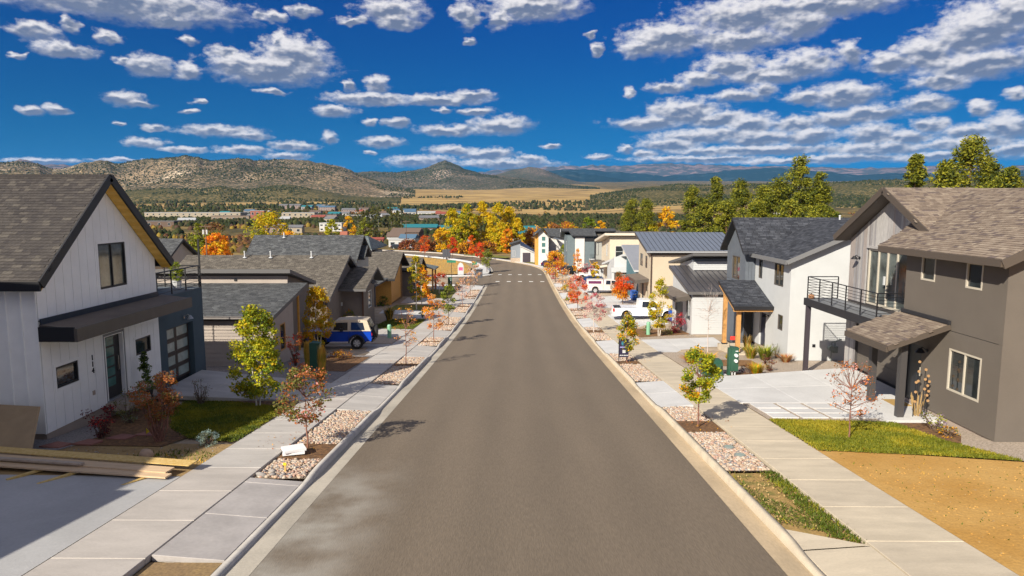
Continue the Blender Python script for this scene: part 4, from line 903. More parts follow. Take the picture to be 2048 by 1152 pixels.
S2.gable_x(13.2, 24, 40.3, 42.55, 44.9, 2.55, 4.5, 2.5, .18, roof_black, black_roofedge, 'gable_roof')
S2.beam('rake_board', (13.8, 35.18, 2.3), (18.4, 35.18, 4.32), .04, .22, mat('grey_rake', (.17, .17, .175), .6)); S2.box('eave_fascia', 13.74, 13.8, 35.2, 41.0, 2.2, 2.42, MATS['grey_rake'])
pg = [(41.0, 2.85), (42.55, 4.25), (44.6, 2.55)]
S2.core('x', 22, 13.8, [(41.1, -4.3), (44.5, -4.3), (44.5, 2.4), (42.55, 4.1), (41.1, 2.7)], dark_trim)
S2.wall('x', 13.62, -1, 41.0, 44.6, -3.5, pg, slate_bb, [(42.0, 43.55, .65, 2.1, 1, 0)], frame=taupe_fascia, trim=slate_bb)
S2.boards('x', 13.62, -1, 41.0, 44.6, .6, pg, .3, slate_bb, [(41.9, 43.65, .55, 2.2)], name='siding_board')
S2.wall('y', 40.99, -1, 13.63, 14.19, -3.5, [(13.6, 2.6), (14.2, 2.6)], slate_bb); S2.boards('y', 40.985, -1, 13.6, 14.18, .7, [(13.6, 2.55), (14.2, 2.55)], .2, slate_bb, name='siding_board')
S2.roof('porch_roof', [(12.0, 37.75, -.36), (14.19, 37.75, -.36), (14.19, 40.98, .78), (12.0, 40.98, .78)], .16, roof_black, black_roofedge)
S2.box('porch_fascia', 11.97, 14.18, 37.68, 37.74, -.54, -.35, black_roofedge); S2.box('porch_soffit_beam', 12.0, 14.18, 37.80, 37.95, -.66, -.53, cedar_post)
S2.beam('porch_rake_beam', (12.12, 37.9, -.56), (12.12, 40.9, .5), .14, .16, cedar_post)
for y, t in ((38.2, -.5), (40.75, .3)):
    p = S2.box('porch_post', 12.3, 12.52, y - .11, y + .11, -3.0, t, cedar_post); S2.box('post_base', 12.28, 12.54, y - .13, y + .13, -3.5, -3.0, blk, p)
S2.box('porch_slab', 12.1, 14.2, 37.8, 41, -3.6, -3.08, conc_tan); S2.box('meter_panel', 13.3, 13.55, 40.9, 40.98, -2.2, -.9, blk); S2.box('side_panel', 13.64, 14.1, 40.9, 40.985, -3.08, -.75, dark_trim)
wall_lamp(S2, (14.195, 38.5, -1.0), -1); wall_lamp(S2, (14.195, 40.3, -1.0), -1)
gm = MB(); gx = 16.4; gm.tube((gx, 35.35, -3.0), (gx, 35.35, -1.9), .025); gm.tube((gx, 35.35, -1.9), (gx + .5, 35.35, -1.75), .03); gm.tube((gx + .5, 35.35, -1.75), (gx + .5, 35.58, -1.75), .03); gm.tube((gx - .05, 35.2, -2.2), (gx - .05, 35.45, -2.2), .14, n=10); gm.box(gx + .05, gx + .3, 35.25, 35.45, -2.45, -2.1); gm.tube((gx + .18, 35.35, -2.1), (gx + .18, 35.35, -1.85), .03)
gm.build('gas_meter', mat('meter_grey', (.18, .21, .20), .5, .1, 4), S2.o); S2.box('outlet_box', 15.5, 15.65, 35.56, 35.6, -2.2, -2.05, blk)
vent_pipe(S2, 19.5, 41.9, 4.2, .4)

# ------------------------------------------------------------------ white lap-sided garage house with standing-seam roof
metal_dk = mat('standing_seam', (0.10, 0.092, 0.095), 0.34, 0.08, 2, metal=0.35)
seam_m = mat('seam_rib', (.035, .038, .05), .5)
def seam_roof(H, name, p0, p1, p2, p3, th, edge, step=.42):
    """p0,p1 = eave ends, p2,p3 = upper ends (p2 above p1); one object per metal pan, each with its standing seam"""
    p0, p1, p2, p3 = map(Vector, (p0, p1, p2, p3)); base = H.roof(name, [p0, p1, p2, p3], th, mat('metal_roof_deck', (.03, .03, .034), .5), edge); n = max(1, round((p1 - p0).length / step)); up = (p1 - p0).cross(p3 - p0).normalized()
    if up.z < 0: up = -up
    for i in range(n):
        a, b_ = p0.lerp(p1, i / n), p0.lerp(p1, (i + 1) / n); c, d = p3.lerp(p2, i / n), p3.lerp(p2, (i + 1) / n); mb = MB(); e = (b_ - a).normalized()
        mb.hexa([a + up * .001, b_ - e * .004 + up * .001, d - e * .004 + up * .001, c + up * .001, a + up * .006, b_ - e * .004 + up * .006, d - e * .004 + up * .006, c + up * .006])
        mb.hexa([a + up * .006, a + e * .03 + up * .006, c + e * .03 + up * .006, c + up * .006, a + up * .04, a + e * .03 + up * .04, c + e * .03 + up * .04, c + up * .04], 1); mb.build('metal_pan', [metal_dk, seam_m], base)
    return base
white_sun = mat('white_siding', (.52, .525, .53), .6, .03, 2)
S3 = House('white lap-sided garage with dark metal roof and clerestory beside the porch', (14, 50, -4))
S3.core('x', 20, 12.55, [(48.35, -5), (54.6, -5), (54.6, .1), (48.35, -1.0)], white_sun)
S3.laps('y', 48.3, -1, 12.35, 16.5, -3.92, -1.2, .165, white_paint); S3.box('frieze', 12.35, 18, 48.24, 48.3, -1.2, -.95, mat('frieze_grey', (.22, .22, .225), .7)); S3.box('foundation', 12.5, 18, 48.31, 48.4, -5, -3.94, found)
S3.wall('x', 12.35, -1, 48.32, 54.5, -4.6, [(48.3, -1.0), (54.5, .2)], white_sun, [(48.75, 49.9, -3.0, -1.55, 0, 0)], [(51.0, 53.6, -4.6, -2.0)], frame=grey_fascia); garage_door(S3, 'x', 12.45, -1, 51.0, 53.6, -4.3, -2.0, dark_trim, 4, 1)
S3.roof('canopy', [(11.2, 54.8, -1.35), (11.2, 48.6, -1.35), (12.33, 48.6, -1.18), (12.33, 54.8, -1.18)], .3, canopy_top, taupe_fascia)
seam_roof(S3, 'roof', (12.0, 47.95, -.82), (18, 47.95, -.82), (18, 54.6, .48), (12.0, 54.6, .48), .2, grey_fascia)
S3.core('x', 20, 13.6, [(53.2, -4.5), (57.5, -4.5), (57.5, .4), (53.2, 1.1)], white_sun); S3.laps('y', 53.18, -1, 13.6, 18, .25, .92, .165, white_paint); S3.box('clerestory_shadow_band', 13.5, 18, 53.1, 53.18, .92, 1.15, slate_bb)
S3.roof('upper_roof', [(20, 58, .55), (12.7, 58, .55), (13.3, 52.2, 1.62), (20, 52.2, 1.62)], .2, canopy_top, grey_fascia)
# ------------------------------------------------------------------ beige two-storey house with blue metal roof
S4 = House('beige two-storey stucco house with long blue standing-seam roof', (15, 71, -5.2))
S4.core('x', 24, 13.5, [(69.2, -6.2), (75.6, -6.2), (75.6, 1.9), (69.2, .4)], dark_trim)
cream_b = mat('warm_beige_stucco', (0.50, 0.42, 0.315), 0.9, 0.03, 1.2, 0.1, 50)
S4.wall('x', 13.3, -1, 69.1, 75.7, -5.3, [(69.1, .45), (75.7, 2.0)], cream_b, [(73.3, 74.7, -1.2, .1, 0, 0), (70.7, 71.7, -1.2, .05, 0, 0)], [(72.4, 73.6, -5.3, -3.0), (70.2, 70.9, -5.3, -3.0)], frame=taupe_fascia); S4.box('front_door', 13.36, 13.42, 72.4, 73.6, -5.3, -3.0, dark_trim); S4.box('side_light', 13.36, 13.4, 70.2, 70.9, -5.3, -3.0, glass)
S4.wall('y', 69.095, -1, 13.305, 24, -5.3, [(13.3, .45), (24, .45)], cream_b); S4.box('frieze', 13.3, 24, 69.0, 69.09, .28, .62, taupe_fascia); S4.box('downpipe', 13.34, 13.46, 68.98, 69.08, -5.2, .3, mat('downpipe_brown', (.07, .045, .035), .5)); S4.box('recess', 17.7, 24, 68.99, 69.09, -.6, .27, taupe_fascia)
bm = mat('standing_seam_blue', (0.15, 0.175, 0.225), 0.38, 0.08, 2, metal=0.25)
metal_dk, keep = bm, metal_dk
seam_roof(S4, 'roof', (12.8, 68.6, .72), (22.5, 68.6, .72), (22.5, 75.9, 2.32), (12.8, 75.9, 2.32), .2, taupe_fascia, .48); metal_dk = keep
S4.box('gutter', 12.8, 22.5, 68.48, 68.6, .55, .68, mat('gutter_metal', (.35, .36, .38), .4))
S4.roof('canopy', [(11.9, 75.6, -2.35), (11.9, 69.6, -2.35), (13.28, 69.6, -2.2), (13.28, 75.6, -2.2)], .35, canopy_top, taupe_fascia)
# ------------------------------------------------------------------ teal garage house with white stone-based bay
S5 = House('teal and white house with grey shed roof and stone panel', (15, 81, -5.6))
teal = mat('teal_stucco', (0.075, 0.16, 0.19), 0.85, 0.05, 2)
S5.core('x', 22, 13.5, [(76.6, -6.4), (85.6, -6.4), (85.6, .1), (76.6, -2.1)], teal); garage_door(S5, 'x', 13.46, -1, 77.3, 80.1, -5.5, -2.9, taupe, 4, 1)
S5.roof('roof', [(12.9, 76.2, -1.92), (19, 76.2, -1.92), (19, 86.2, .36), (12.9, 86.2, .36)], .22, mat('metal_grey', (.24, .25, .28), .45, .05, 2), white_paint)
S5.core('x', 18, 12.0, [(86.0, -6.4), (92.5, -6.4), (92.5, -2.6), (86.0, -1.15)], white_sun); S5.box('stone_panel', 12.2, 14.4, 85.9, 85.98, -5.2, -3.1, mat('ledge_stone', (.10, .085, .075), .9, .0, 3, .6, 20, col2=(.28, .24, .2), stretch=(1, 1, 5))); S5.box('porch_beam', 11.6, 14.6, 85.6, 85.89, -3.1, -2.5, white_paint); S5.box('corner_post', 11.7, 12.0, 85.7, 85.88, -5.9, -3.1, white_paint)
S5.roof('bay_roof', [(11.3, 93, -2.5), (14.6, 93, -2.5), (15.2, 85.3, -.75), (13.0, 85.3, -.75)][::-1], .25, canopy_top, white_paint)
S5.window('x', 11.98, -1, 87, 88, -4.8, -3.1, 0, 0, frame=white_paint, pane=glass)
# ------------------------------------------------------------------ cream house with pale flat-looking roof
S6 = House('cream two-storey house with wide pale flat roof edge', (16, 99, -6.1))
cream = mat('cream_stucco', (0.60, 0.52, 0.40), 0.9, 0.03, 1.2)
S6.core('x', 26, 13.0, [(95.2, -7), (104, -7), (104, -.3), (95.2, 1.0)], dark_trim)
S6.wall('y', 94.99, -1, 12.61, 26, -6.2, [(12.6, 1.0), (26, 1.0)], cream, [(13.4, 14.5, -1.9, -.3, 0, 1)], frame=white_paint); S6.wall('x', 12.6, -1, 95.16, 104, -6.2, [(95, 1.0), (104, -.3)], cream, [(97.2, 98.4, -1.9, -.2, 0, 0)], frame=white_paint)
S6.roof('roof', [(11.6, 105, .1), (26, 105, .1), (26, 94.2, 1.5), (11.8, 94.2, 1.5)][::-1], .32, canopy_top, mat('cream_fascia', (.62, .55, .45), .7))
S6.roof('lower_roof', [(14.6, 92.5, -2.1), (19, 92.5, -2.1), (19, 94.9, -.55), (14.6, 94.9, -.55)], .2, roof_brown, white_paint); S6.roof('canopy', [(11.2, 101, -3.0), (11.2, 94.3, -3.0), (13.6, 94.3, -2.6), (13.6, 101, -2.6)], .3, canopy_top, mat('cream_fascia2', (.6, .53, .44), .7))
for y in (94.8, 97.8): S6.box('porch_post', 11.5, 11.75, y - .12, y + .12, -6.2, -3.2, white_paint)
# ------------------------------------------------------------------ the three houses at the bend
S7 = House('grey and white house with slate tower block and small round balcony', (12, 122, -6.7))
steel_b = mat('steel_blue_siding', (0.13, 0.165, 0.18), 0.8, 0.06, 2); offw = mat('off_white_stucco', (0.62, 0.60, 0.57), .85)
S7.box('wall', 8.3, 12.9, 117.0, 126, -7.6, .15, steel_b); S7.box('wall_panel', 9.6, 11.2, 116.9, 116.98, -7, -.1, offw); S7.box('wall_panel', 12.92, 16.5, 117.5, 126, -7.6, -.4, pale_grey)
S7.roof('roof', [(9.0, 116.4, .2), (13.2, 116.4, .2), (13.2, 119.8, 1.0), (8.6, 119.8, 1.0)], .15, roof_char, black_roofedge); S7.gable_x(7.6, 17, 119.6, 122.3, 126.5, .9, 1.25, -.4, .2, roof_char, black_roofedge)
S7.roof('rear_roof', [(13.0, 117, -.5), (18, 117, -.5), (18, 122, .9), (13.0, 122, .9)], .2, roof_brown, grey_fascia)
S7.window('y', 117.5, -1, 13.2, 13.7, -3.2, -1.1, 0, 0, frame=blk, pane=glass); S7.window('x', 8.3, -1, 118.5, 120, -2.6, -.9, 0, 0, frame=white_paint, pane=frost_teal)
S7.box('eave_shadow', 11.25, 12.8, 116.85, 116.95, -.75, -.15, black_roofedge); S7.prism('small_balcony', [(12.0, 116.9, -3.9), (12.9, 116.9, -3.9), (12.9, 116.2, -3.9), (12.5, 116.1, -3.9), (12.1, 116.4, -3.9)], (0, 0, .15), white_paint)  # black panel on the wall, put in as the shadow below the eave
mbl = MB()
for i in range(7): mbl.tube((12.1 + i * .13, 116.2, -3.8), (12.1 + i * .13, 116.2, -2.9), .02, n=4)
mbl.build('balcony_bars', blk, S7.o); S7.roof('porch_roof', [(12.0, 112.6, -4.3), (15, 112.6, -4.3), (15, 116.4, -3.9), (12.0, 116.4, -3.9)], .2, tan_fascia, cedar)
for x in (12.3, 13.2): S7.box('porch_post', x, x + .2, 113, 113.2, -6.8, -4.5, cedar_post)
S8 = House('pale house with cedar stripe, three stacked windows and open balcony', (6, 142, -7))
S8.core('y', 139, 147, [(3.6, -8), (6.0, -8), (6.0, -.9), (4.6, .55), (3.6, -.2)], dark_trim)
S8.wall('y', 138.95, -1, 3.95, 6.0, -7.3, [(3.95, .1), (4.5, .55), (6.0, -.95)], offw, [(4.6, 5.4, -4.35, -3.45, 0, 0), (4.6, 5.4, -3.1, -2.2, 0, 0), (4.6, 5.4, -1.85, -.95, 0, 0)], frame=white_paint, pane=frost_teal)
S8.laps('y', 138.95, -1, 3.3, 3.94, -7.2, -.3, .3, cedar, name='cedar_board'); S8.box('wall', 3.35, 3.9, 139, 147, -7.8, -.5, cedar)
S8.roof('roof', [(6.6, 138.2, -1.55), (6.6, 147, -1.55), (4.5, 147, .62), (4.5, 138.2, .62)], .18, roof_char, black_roofedge); S8.roof('roof', [(3.0, 147, -.75), (3.0, 138.2, -.75), (4.5, 138.2, .62), (4.5, 147, .62)], .18, roof_char, black_roofedge)
S8.box('wall', 6.0, 10.6, 141.5, 148, -7.8, -1.0, offw); S8.roof('main_roof', [(6.2, 141, -.9), (10.9, 141, -1.6), (11.6, 146, .45), (5.2, 146, .55)], .18, roof_char, black_roofedge)
S8.box('balcony', 6.05, 9.4, 138.4, 141.4, -4.15, -3.85, taupe_fascia); railing(S8.o, 'balcony_railing', [(6.1, 138.5, -3.85), (9.3, 138.5, -3.85)], 1.0, blk, 6); S8.window('y', 141.48, -1, 6.6, 7.9, -3.3, -1.6, 1, 0, frame=tanframe, pane=glass_l); S8.window('y', 141.48, -1, 8.2, 9.8, -3.8, -1.4, 0, 0, frame=dark_trim, pane=glass)
for x in (6.2, 9.2): S8.box('balcony_post', x, x + .16, 138.5, 138.66, -7.2, -4.15, dark_trim)
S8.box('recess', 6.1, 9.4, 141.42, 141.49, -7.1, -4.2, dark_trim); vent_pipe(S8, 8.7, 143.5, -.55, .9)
sail = S8.prism('shade_sail', [(6.8, 138.6, -1.35), (9.3, 138.8, -1.75), (7.4, 141.3, -1.2)], (0, 0, -.03), slate_bb)
S9 = House('low grey and white garage with sloping roof at the bend', (1, 152, -7.1))
S9.core('y', 149.5, 156, [(-1.8, -8), (.3, -8), (.3, -2.55), (-1.8, -3.2)], mat('grey_board', (.21, .235, .27), .8)); S9.core('y', 148.5, 156, [(.3, -8), (3.6, -8), (3.6, -5.0), (.3, -3.6)], white_sun)
S9.roof('roof', [(-2.2, 156, -3.15), (-2.2, 149, -3.15), (.5, 149, -2.3), (.5, 156, -2.3)], .18, roof_char, black_roofedge); S9.roof('roof', [(3.9, 148.2, -4.95), (3.9, 156, -4.95), (.2, 156, -2.6), (.2, 148.2, -3.3)], .2, metal_dk, white_paint)
S9.box('stone_base', -1.85, .3, 149.4, 149.48, -7.3, -6.1, gravel); garage_door(S9, 'y', 148.47, -1, .8, 2.5, -7.2, -4.9, mat('door_purple', (.05, .04, .055), .5), 4, 1); S9.window('y', 149.48, -1, -1.5, -.8, -5.8, -4.5, 1, 0, frame=white_paint, pane=glass_l)
S10 = House('small white and grey house tucked behind the cream house', (20, 118, -6.5)); S10.box('wall', 16.8, 24, 112, 120, -7, -.2, pale_grey); S10.gable_x(16.4, 25, 111.5, 116, 120.5, -.3, .95, -.3, .2, roof_brown, grey_fascia); S10.window('y', 111.98, -1, 17.3, 18, -3, -1.2, 0, 0, frame=blk, pane=glass)

# ------------------------------------------------------------------ hills and far mountains
def vnoise(x, y, seed=0):
    """smooth value noise"""
    xi = np.floor(x).astype(np.int64); yi = np.floor(y).astype(np.int64); fx = x - xi; fy = y - yi; fx = fx * fx * (3 - 2 * fx); fy = fy * fy * (3 - 2 * fy)
    def h(a, b_):
        n = (a * 374761393 + b_ * 668265263 + seed * 982451653) & 0x7fffffff; n = ((n ^ (n >> 13)) * 1274126177) & 0x7fffffff; return ((n ^ (n >> 16)) & 0xffff) / 65535.0
    return (h(xi, yi) * (1 - fx) + h(xi + 1, yi) * fx) * (1 - fy) + (h(xi, yi + 1) * (1 - fx) + h(xi + 1, yi + 1) * fx) * fy
def fbm(x, y, o=5, seed=0):
    s = 0; a = .5
    for i in range(o): s = s + a * vnoise(x, y, seed + i); x = x * 2.03; y = y * 2.03; a *= .5
    return s
def skyheight(el_deg, D): return 5.2 + D * math.tan(rad(el_deg))
def range_(name, pts, D0, D1, zfoot, m, naz=260, nt=40, rough=0.16, gully=26.0, back=0.45, seed=1, power=1.0):
    """hill range: pts = [(azimuth deg, crest elevation deg)], foot at D0, crest at D1"""
    pts = np.array(pts); az = np.linspace(pts[0, 0], pts[-1, 0], naz); el = np.interp(az, pts[:, 0], pts[:, 1])
    t = np.concatenate([np.linspace(0, 1, nt), 1 + np.linspace(.06, 1, 10) * back]); A_, T = np.meshgrid(az, t); E_ = np.broadcast_to(el, A_.shape)
    D = D0 + (D1 - D0) * T; crest = 5.2 + D1 * np.tan(np.radians(E_)); a = np.radians(A_); x = np.sin(a) * D; y = np.cos(a) * D
    zf = zfoot(x, y) if callable(zfoot) else zfoot
    k = D1 / 3300.0; wx = x + 160 * k * (fbm(x / (500 * k), y / (500 * k), 3, seed + 40) - .5); ridg = 1 - np.abs(2 * fbm(wx / (330 * k), y / (420 * k), 5, seed) - 1); big = fbm(x / (700 * k), y / (700 * k), 5, seed + 9)
    up = np.clip(T, 0, 1) ** power; prof = up + (ridg - .7) * rough * 3.4 * up * (1.02 - up) + (big - .47) * rough * 5.5 * up * (1.02 - up)
    crest_n = (fbm(A_ * 2.2, A_ * 0 + seed, 5, seed + 3) - .5) * (crest - zf) * .10
    z = zf + (crest - zf) * prof + crest_n * np.clip(T * 1.5 - .5, 0, 1); z = np.where(T > 1, z - (T - 1) / back * (crest - zf) * .8, z); z = np.where(T < .03, zf - 8, z)
    n = len(az); i = (np.arange(len(t) - 1)[:, None] * n + np.arange(n - 1)[None, :]).ravel()
    o = ob_np(name, np.stack([x.ravel(), y.ravel(), z.ravel()], 1), np.stack([i, i + 1, i + n + 1, i + n], 1), m, smooth=True); tag(o, kind='structure'); return o, (x, y, z, T)
def hill_mat(name, soil, soil2, tree, s_tree, cover, rock=None, rock_th=.6):
    m = bpy.data.materials.new(name); m.use_nodes = True; nt = m.node_tree; N = nt.nodes; L = nt.links; b = N['Principled BSDF']; b.inputs['Roughness'].default_value = 1; b.inputs['Specular IOR Level'].default_value = 0
    P = N.new('ShaderNodeNewGeometry').outputs['Position']
    def nz(s, d, st=None, r=.6):
        o = N.new('ShaderNodeTexNoise'); o.inputs['Scale'].default_value = s; o.inputs['Detail'].default_value = d; o.inputs['Roughness'].default_value = r
        v = P
        if st: mp = N.new('ShaderNodeMapping'); mp.inputs['Scale'].default_value = st; L.new(P, mp.inputs[0]); v = mp.outputs[0]
        L.new(v, o.inputs['Vector']); return o.outputs[0]
    def mr(x, a, c):
        o = N.new('ShaderNodeMapRange'); L.new(x, o.inputs[0]); o.inputs[1].default_value = a; o.inputs[2].default_value = c; return o.outputs[0]
    def mix(f, a, c):
        o = N.new('ShaderNodeMix'); o.data_type = 'RGBA'; L.new(f, o.inputs[0])
        for k, q in ((6, a), (7, c)):
            if isinstance(q, tuple): o.inputs[k].default_value = (*q, 1)
            else: L.new(q, o.inputs[k])
        return o.outputs[2]
    c = mix(mr(nz(.004, 6), .4, .6), soil, soil2)
    if rock: c = mix(mr(nz(.0035, 7, (1, 1, .35), .7), rock_th, rock_th + .07), c, rock)
    big = mr(nz(.003, 5), .3, .7); th = N.new('ShaderNodeMath'); th.operation = 'MULTIPLY_ADD'; L.new(big, th.inputs[0]); th.inputs[1].default_value = -.16; th.inputs[2].default_value = cover
    vor = N.new('ShaderNodeTexVoronoi'); vor.inputs['Scale'].default_value = s_tree; L.new(P, vor.inputs['Vector'])
    d = N.new('ShaderNodeMath'); d.operation = 'SUBTRACT'; L.new(nz(s_tree * .7, 3), d.inputs[0]); L.new(th.outputs[0], d.inputs[1])
    c = mix(mr(d.outputs[0], -.03, .05), c, tree); L.new(c, b.inputs['Base Color']); return m
def gz(x, y): return zground(x, y) - 2
juniper = hill_mat('juniper_hill', (0.23, 0.165, 0.11), (0.36, 0.26, 0.16), (0.075, 0.068, 0.040), .16, .54, (0.60, 0.47, 0.34), .555)
pinyon = hill_mat('pinyon_hill', (0.19, 0.135, 0.11), (0.28, 0.20, 0.15), (0.065, 0.066, 0.04), .13, .50, (0.50, 0.38, 0.31), .575)
foothill = hill_mat('foothill', (0.17, 0.13, 0.065), (0.29, 0.21, 0.10), (0.06, 0.062, 0.028), .20, .51, (.45, .32, .17), .62)
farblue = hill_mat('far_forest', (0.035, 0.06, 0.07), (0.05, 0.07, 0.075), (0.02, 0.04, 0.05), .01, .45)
farpale = hill_mat('far_ridge', (0.16, 0.12, 0.12), (0.22, 0.16, 0.16), (0.07, 0.075, 0.08), .008, .55)
HILLS = [
('left_far', [(-44.31, 2.43), (-37.07, 2.71), (-35.96, 3.14), (-35.42, 3.03), (-34.59, 2.79), (-32.85, 2.85), (-29.49, 2.66), (-24.88, 2.51)], 6500, 8200, 90, 'farpale', {'seed': 31, 'naz': 120, 'nt': 24}),
('far_b', [(-5.71, 2.54), (-1.58, 2.96), (0.9, 3.12), (2.97, 3.24), (5.84, 3.34), (9.09, 3.28), (11.87, 3.44), (14.6, 3.29), (17.65, 3.08), (20.58, 3.06), (25.45, 2.8), (28.69, 2.76), (31.74, 2.81), (34.6, 2.58), (36.21, 2.76), (42.08, 2.48)], 9200, 11600, 150, 'farpale', {'seed': 5, 'naz': 220, 'nt': 30}),
('far_a', [(-1.58, 2.47), (1.73, 2.87), (4.62, 3.03), (8.69, 2.72), (11.9, 2.41), (15.39, 2.61), (17.65, 2.89), (20.58, 2.91), (23.42, 2.63), (26.14, 2.28), (28.4, 2.37), (31.17, 2.34), (36.24, 2.34), (42.1, 2.18)], 7800, 9600, 130, 'farblue', {'seed': 8, 'naz': 220, 'nt': 30, 'rough': 0.1}),
('far_c', [(-3.24, 1.65), (0.9, 2.47), (3.79, 2.87), (6.67, 2.45), (10.72, 1.86), (13.89, 1.44), (18.46, 1.17)], 6400, 7600, 100, 'farblue', {'seed': 12, 'naz': 160, 'nt': 30, 'rough': 0.1}),
('knob', [(-4.07, 1.65), (-2.0, 2.55), (-0.75, 2.92), (0.9, 3.24), (1.94, 3.04), (3.39, 2.46), (5.04, 1.89), (6.28, 1.47)], 5200, 6300, None, 'pinyon', {'seed': 14, 'naz': 160, 'nt': 36}),
('peak', [(-16.11, 2.46), (-13.78, 2.64), (-12.19, 2.78), (-10.19, 2.68), (-8.98, 2.85), (-7.75, 3.1), (-6.93, 3.43), (-6.11, 3.75), (-5.5, 3.51), (-4.47, 3.07), (-3.03, 2.63), (-1.17, 2.47), (0.49, 2.22), (2.56, 1.89), (4.63, 1.56), (6.69, 1.23)], 3400, 4700, None, 'pinyon', {'seed': 17, 'naz': 360, 'nt': 60, 'rough': 0.34}),
('left', [(-44.95, 2.41), (-39.64, 2.87), (-37.06, 2.9), (-35.97, 3.01), (-35.01, 2.84), (-34.18, 2.53), (-33.15, 2.7), (-32.39, 3.07), (-31.33, 3.21), (-30.1, 3.07), (-28.5, 3.26), (-27.19, 3.45), (-25.77, 3.67), (-24.83, 3.51), (-23.8, 3.32), (-22.02, 3.55), (-20.21, 3.51), (-18.91, 3.66), (-17.6, 3.65), (-16.08, 3.44), (-14.16, 3.07), (-13.19, 2.61), (-12.21, 2.18), (-10.62, 1.62), (-8.6, 1.1)], 2150, 3300, None, 'juniper', {'seed': 21, 'naz': 520, 'nt': 80, 'rough': 0.42}),
('left_low', [(-45.1, 0.59), (-35.55, 1.08), (-31.46, 0.99), (-27.3, 1.33), (-24.94, 1.28), (-23.53, 1.56), (-22.12, 1.23), (-19.92, 1.56), (-18.42, 1.69), (-16.15, 1.27), (-13.83, 0.8), (-9.83, 0.65)], 1650, 2150, None, 'foothill', {'seed': 24, 'naz': 240, 'nt': 30, 'rough': 0.2}),
('right_low', [(5.87, 0.82), (7.91, 1.14), (10.33, 1.54), (13.1, 1.76), (15.81, 1.62), (18.44, 1.79), (22.07, 1.64), (25.5, 1.85), (28.11, 1.95), (30.3, 1.77), (33.25, 1.91), (36.27, 1.98), (44.28, 1.81)], 1250, 2300, None, 'foothill', {'seed': 27, 'naz': 300, 'nt': 50, 'rough': 0.2}),
]
hill_data = {}
for nm, pts, D0, D1, zf, mn, kw in HILLS: hill_data[nm] = range_('hills', pts, D0, D1, gz if zf is None else zf, {'juniper': juniper, 'pinyon': pinyon, 'foothill': foothill, 'farblue': farblue, 'farpale': farpale}[mn], **kw)

# ------------------------------------------------------------------ vegetation kit
def rot_quads(c, size, aspect=1.0, up=0.35, droop=0.0):
    """random little leaf faces (kite shaped) around the points c"""
    n = len(c); u = rng.normal(size=(n, 3)); u[:, 2] *= .7; u /= np.linalg.norm(u, axis=1)[:, None]; nrm = rng.normal(size=(n, 3)); nrm[:, 2] += up * 2; w = np.cross(nrm, u); w /= np.linalg.norm(w, axis=1)[:, None] + 1e-9
    s = size * rng.uniform(.65, 1.35, (n, 1)); a = c - u * s * .5; b_ = c + w * s * .36 * aspect; d = c + u * s * .5; e = c - w * s * .36 * aspect
    v = np.stack([a, b_, d, e], 1).reshape(-1, 3); f = np.arange(4 * n).reshape(n, 4); return v, f
def sph(n, k=3):
    v = rng.normal(size=(n, 3)); return v / np.linalg.norm(v, axis=1)[:, None]
def crown_pts(n, K, R_, z0, z1, shape, rc, base, lean=(0, 0), hollow=.35, ground_frac=1.0):
    """clumps of points inside an envelope; returns points and clump centres (relative to base)"""
    cs = []; tries = 0
    while len(cs) < K and tries < K * 60:
        tries += 1; t = rng.uniform(0, 1); z = z0 + (z1 - z0) * t
        if shape == 'oval': r = R_ * math.sqrt(max(0, 1 - (2 * t - 1) ** 2)) 
        elif shape == 'egg': r = R_ * math.sqrt(max(0, 1 - (2 * t ** .75 - 1) ** 2))
        elif shape == 'cone': r = R_ * (1.02 - t) ** .8
        elif shape == 'column': r = R_ * min(1, 3.5 * t + .3) * min(1, 2.6 * (1 - t) + .08)
        elif shape == 'vase': r = R_ * (.25 + .75 * t ** .7) * (1 if t < .85 else .8)
        elif shape == 'dome': r = R_ * math.sqrt(max(0, 1 - t * t))
        elif shape == 'pine': r = R_ * (.35 + .65 * min(1, t * 4)) * (1 - max(0, t - .25) / .78) ** .62
        else: r = R_
        a = rng.uniform(0, 2 * math.pi); q = r * (rng.uniform(hollow, 1) ** .6); cs.append((q * math.cos(a) + lean[0] * t, q * math.sin(a) + lean[1] * t, z))
    cs = np.array(cs); idx = rng.integers(0, len(cs), n); rr = rc * rng.uniform(.6, 1.25, len(cs)); p = cs[idx] + sph(n) * (rng.uniform(0, 1, (n, 1)) ** .45) * rr[idx][:, None] * np.array([1, 1, .8]); p[:, 2] = np.maximum(p[:, 2], .03)
    return p + np.array(base), cs + np.array(base), idx
def limb_tubes(mb, p0, p1, r0, r1, n=5, seg=3, wob=.08, m=0):
    p0 = Vector(p0); p1 = Vector(p1); L_ = (p1 - p0).length; prev = p0; pr = r0
    for i in range(1, seg + 1):
        t = i / seg; q = p0.lerp(p1, t) + (Vector(rng.normal(size=3)) * wob * L_ * .35 if i < seg else Vector((0, 0, 0))); rr = r0 + (r1 - r0) * t; mb.tube(prev, q, pr, rr, n, m, cap=(i == seg)); prev, pr = q, rr
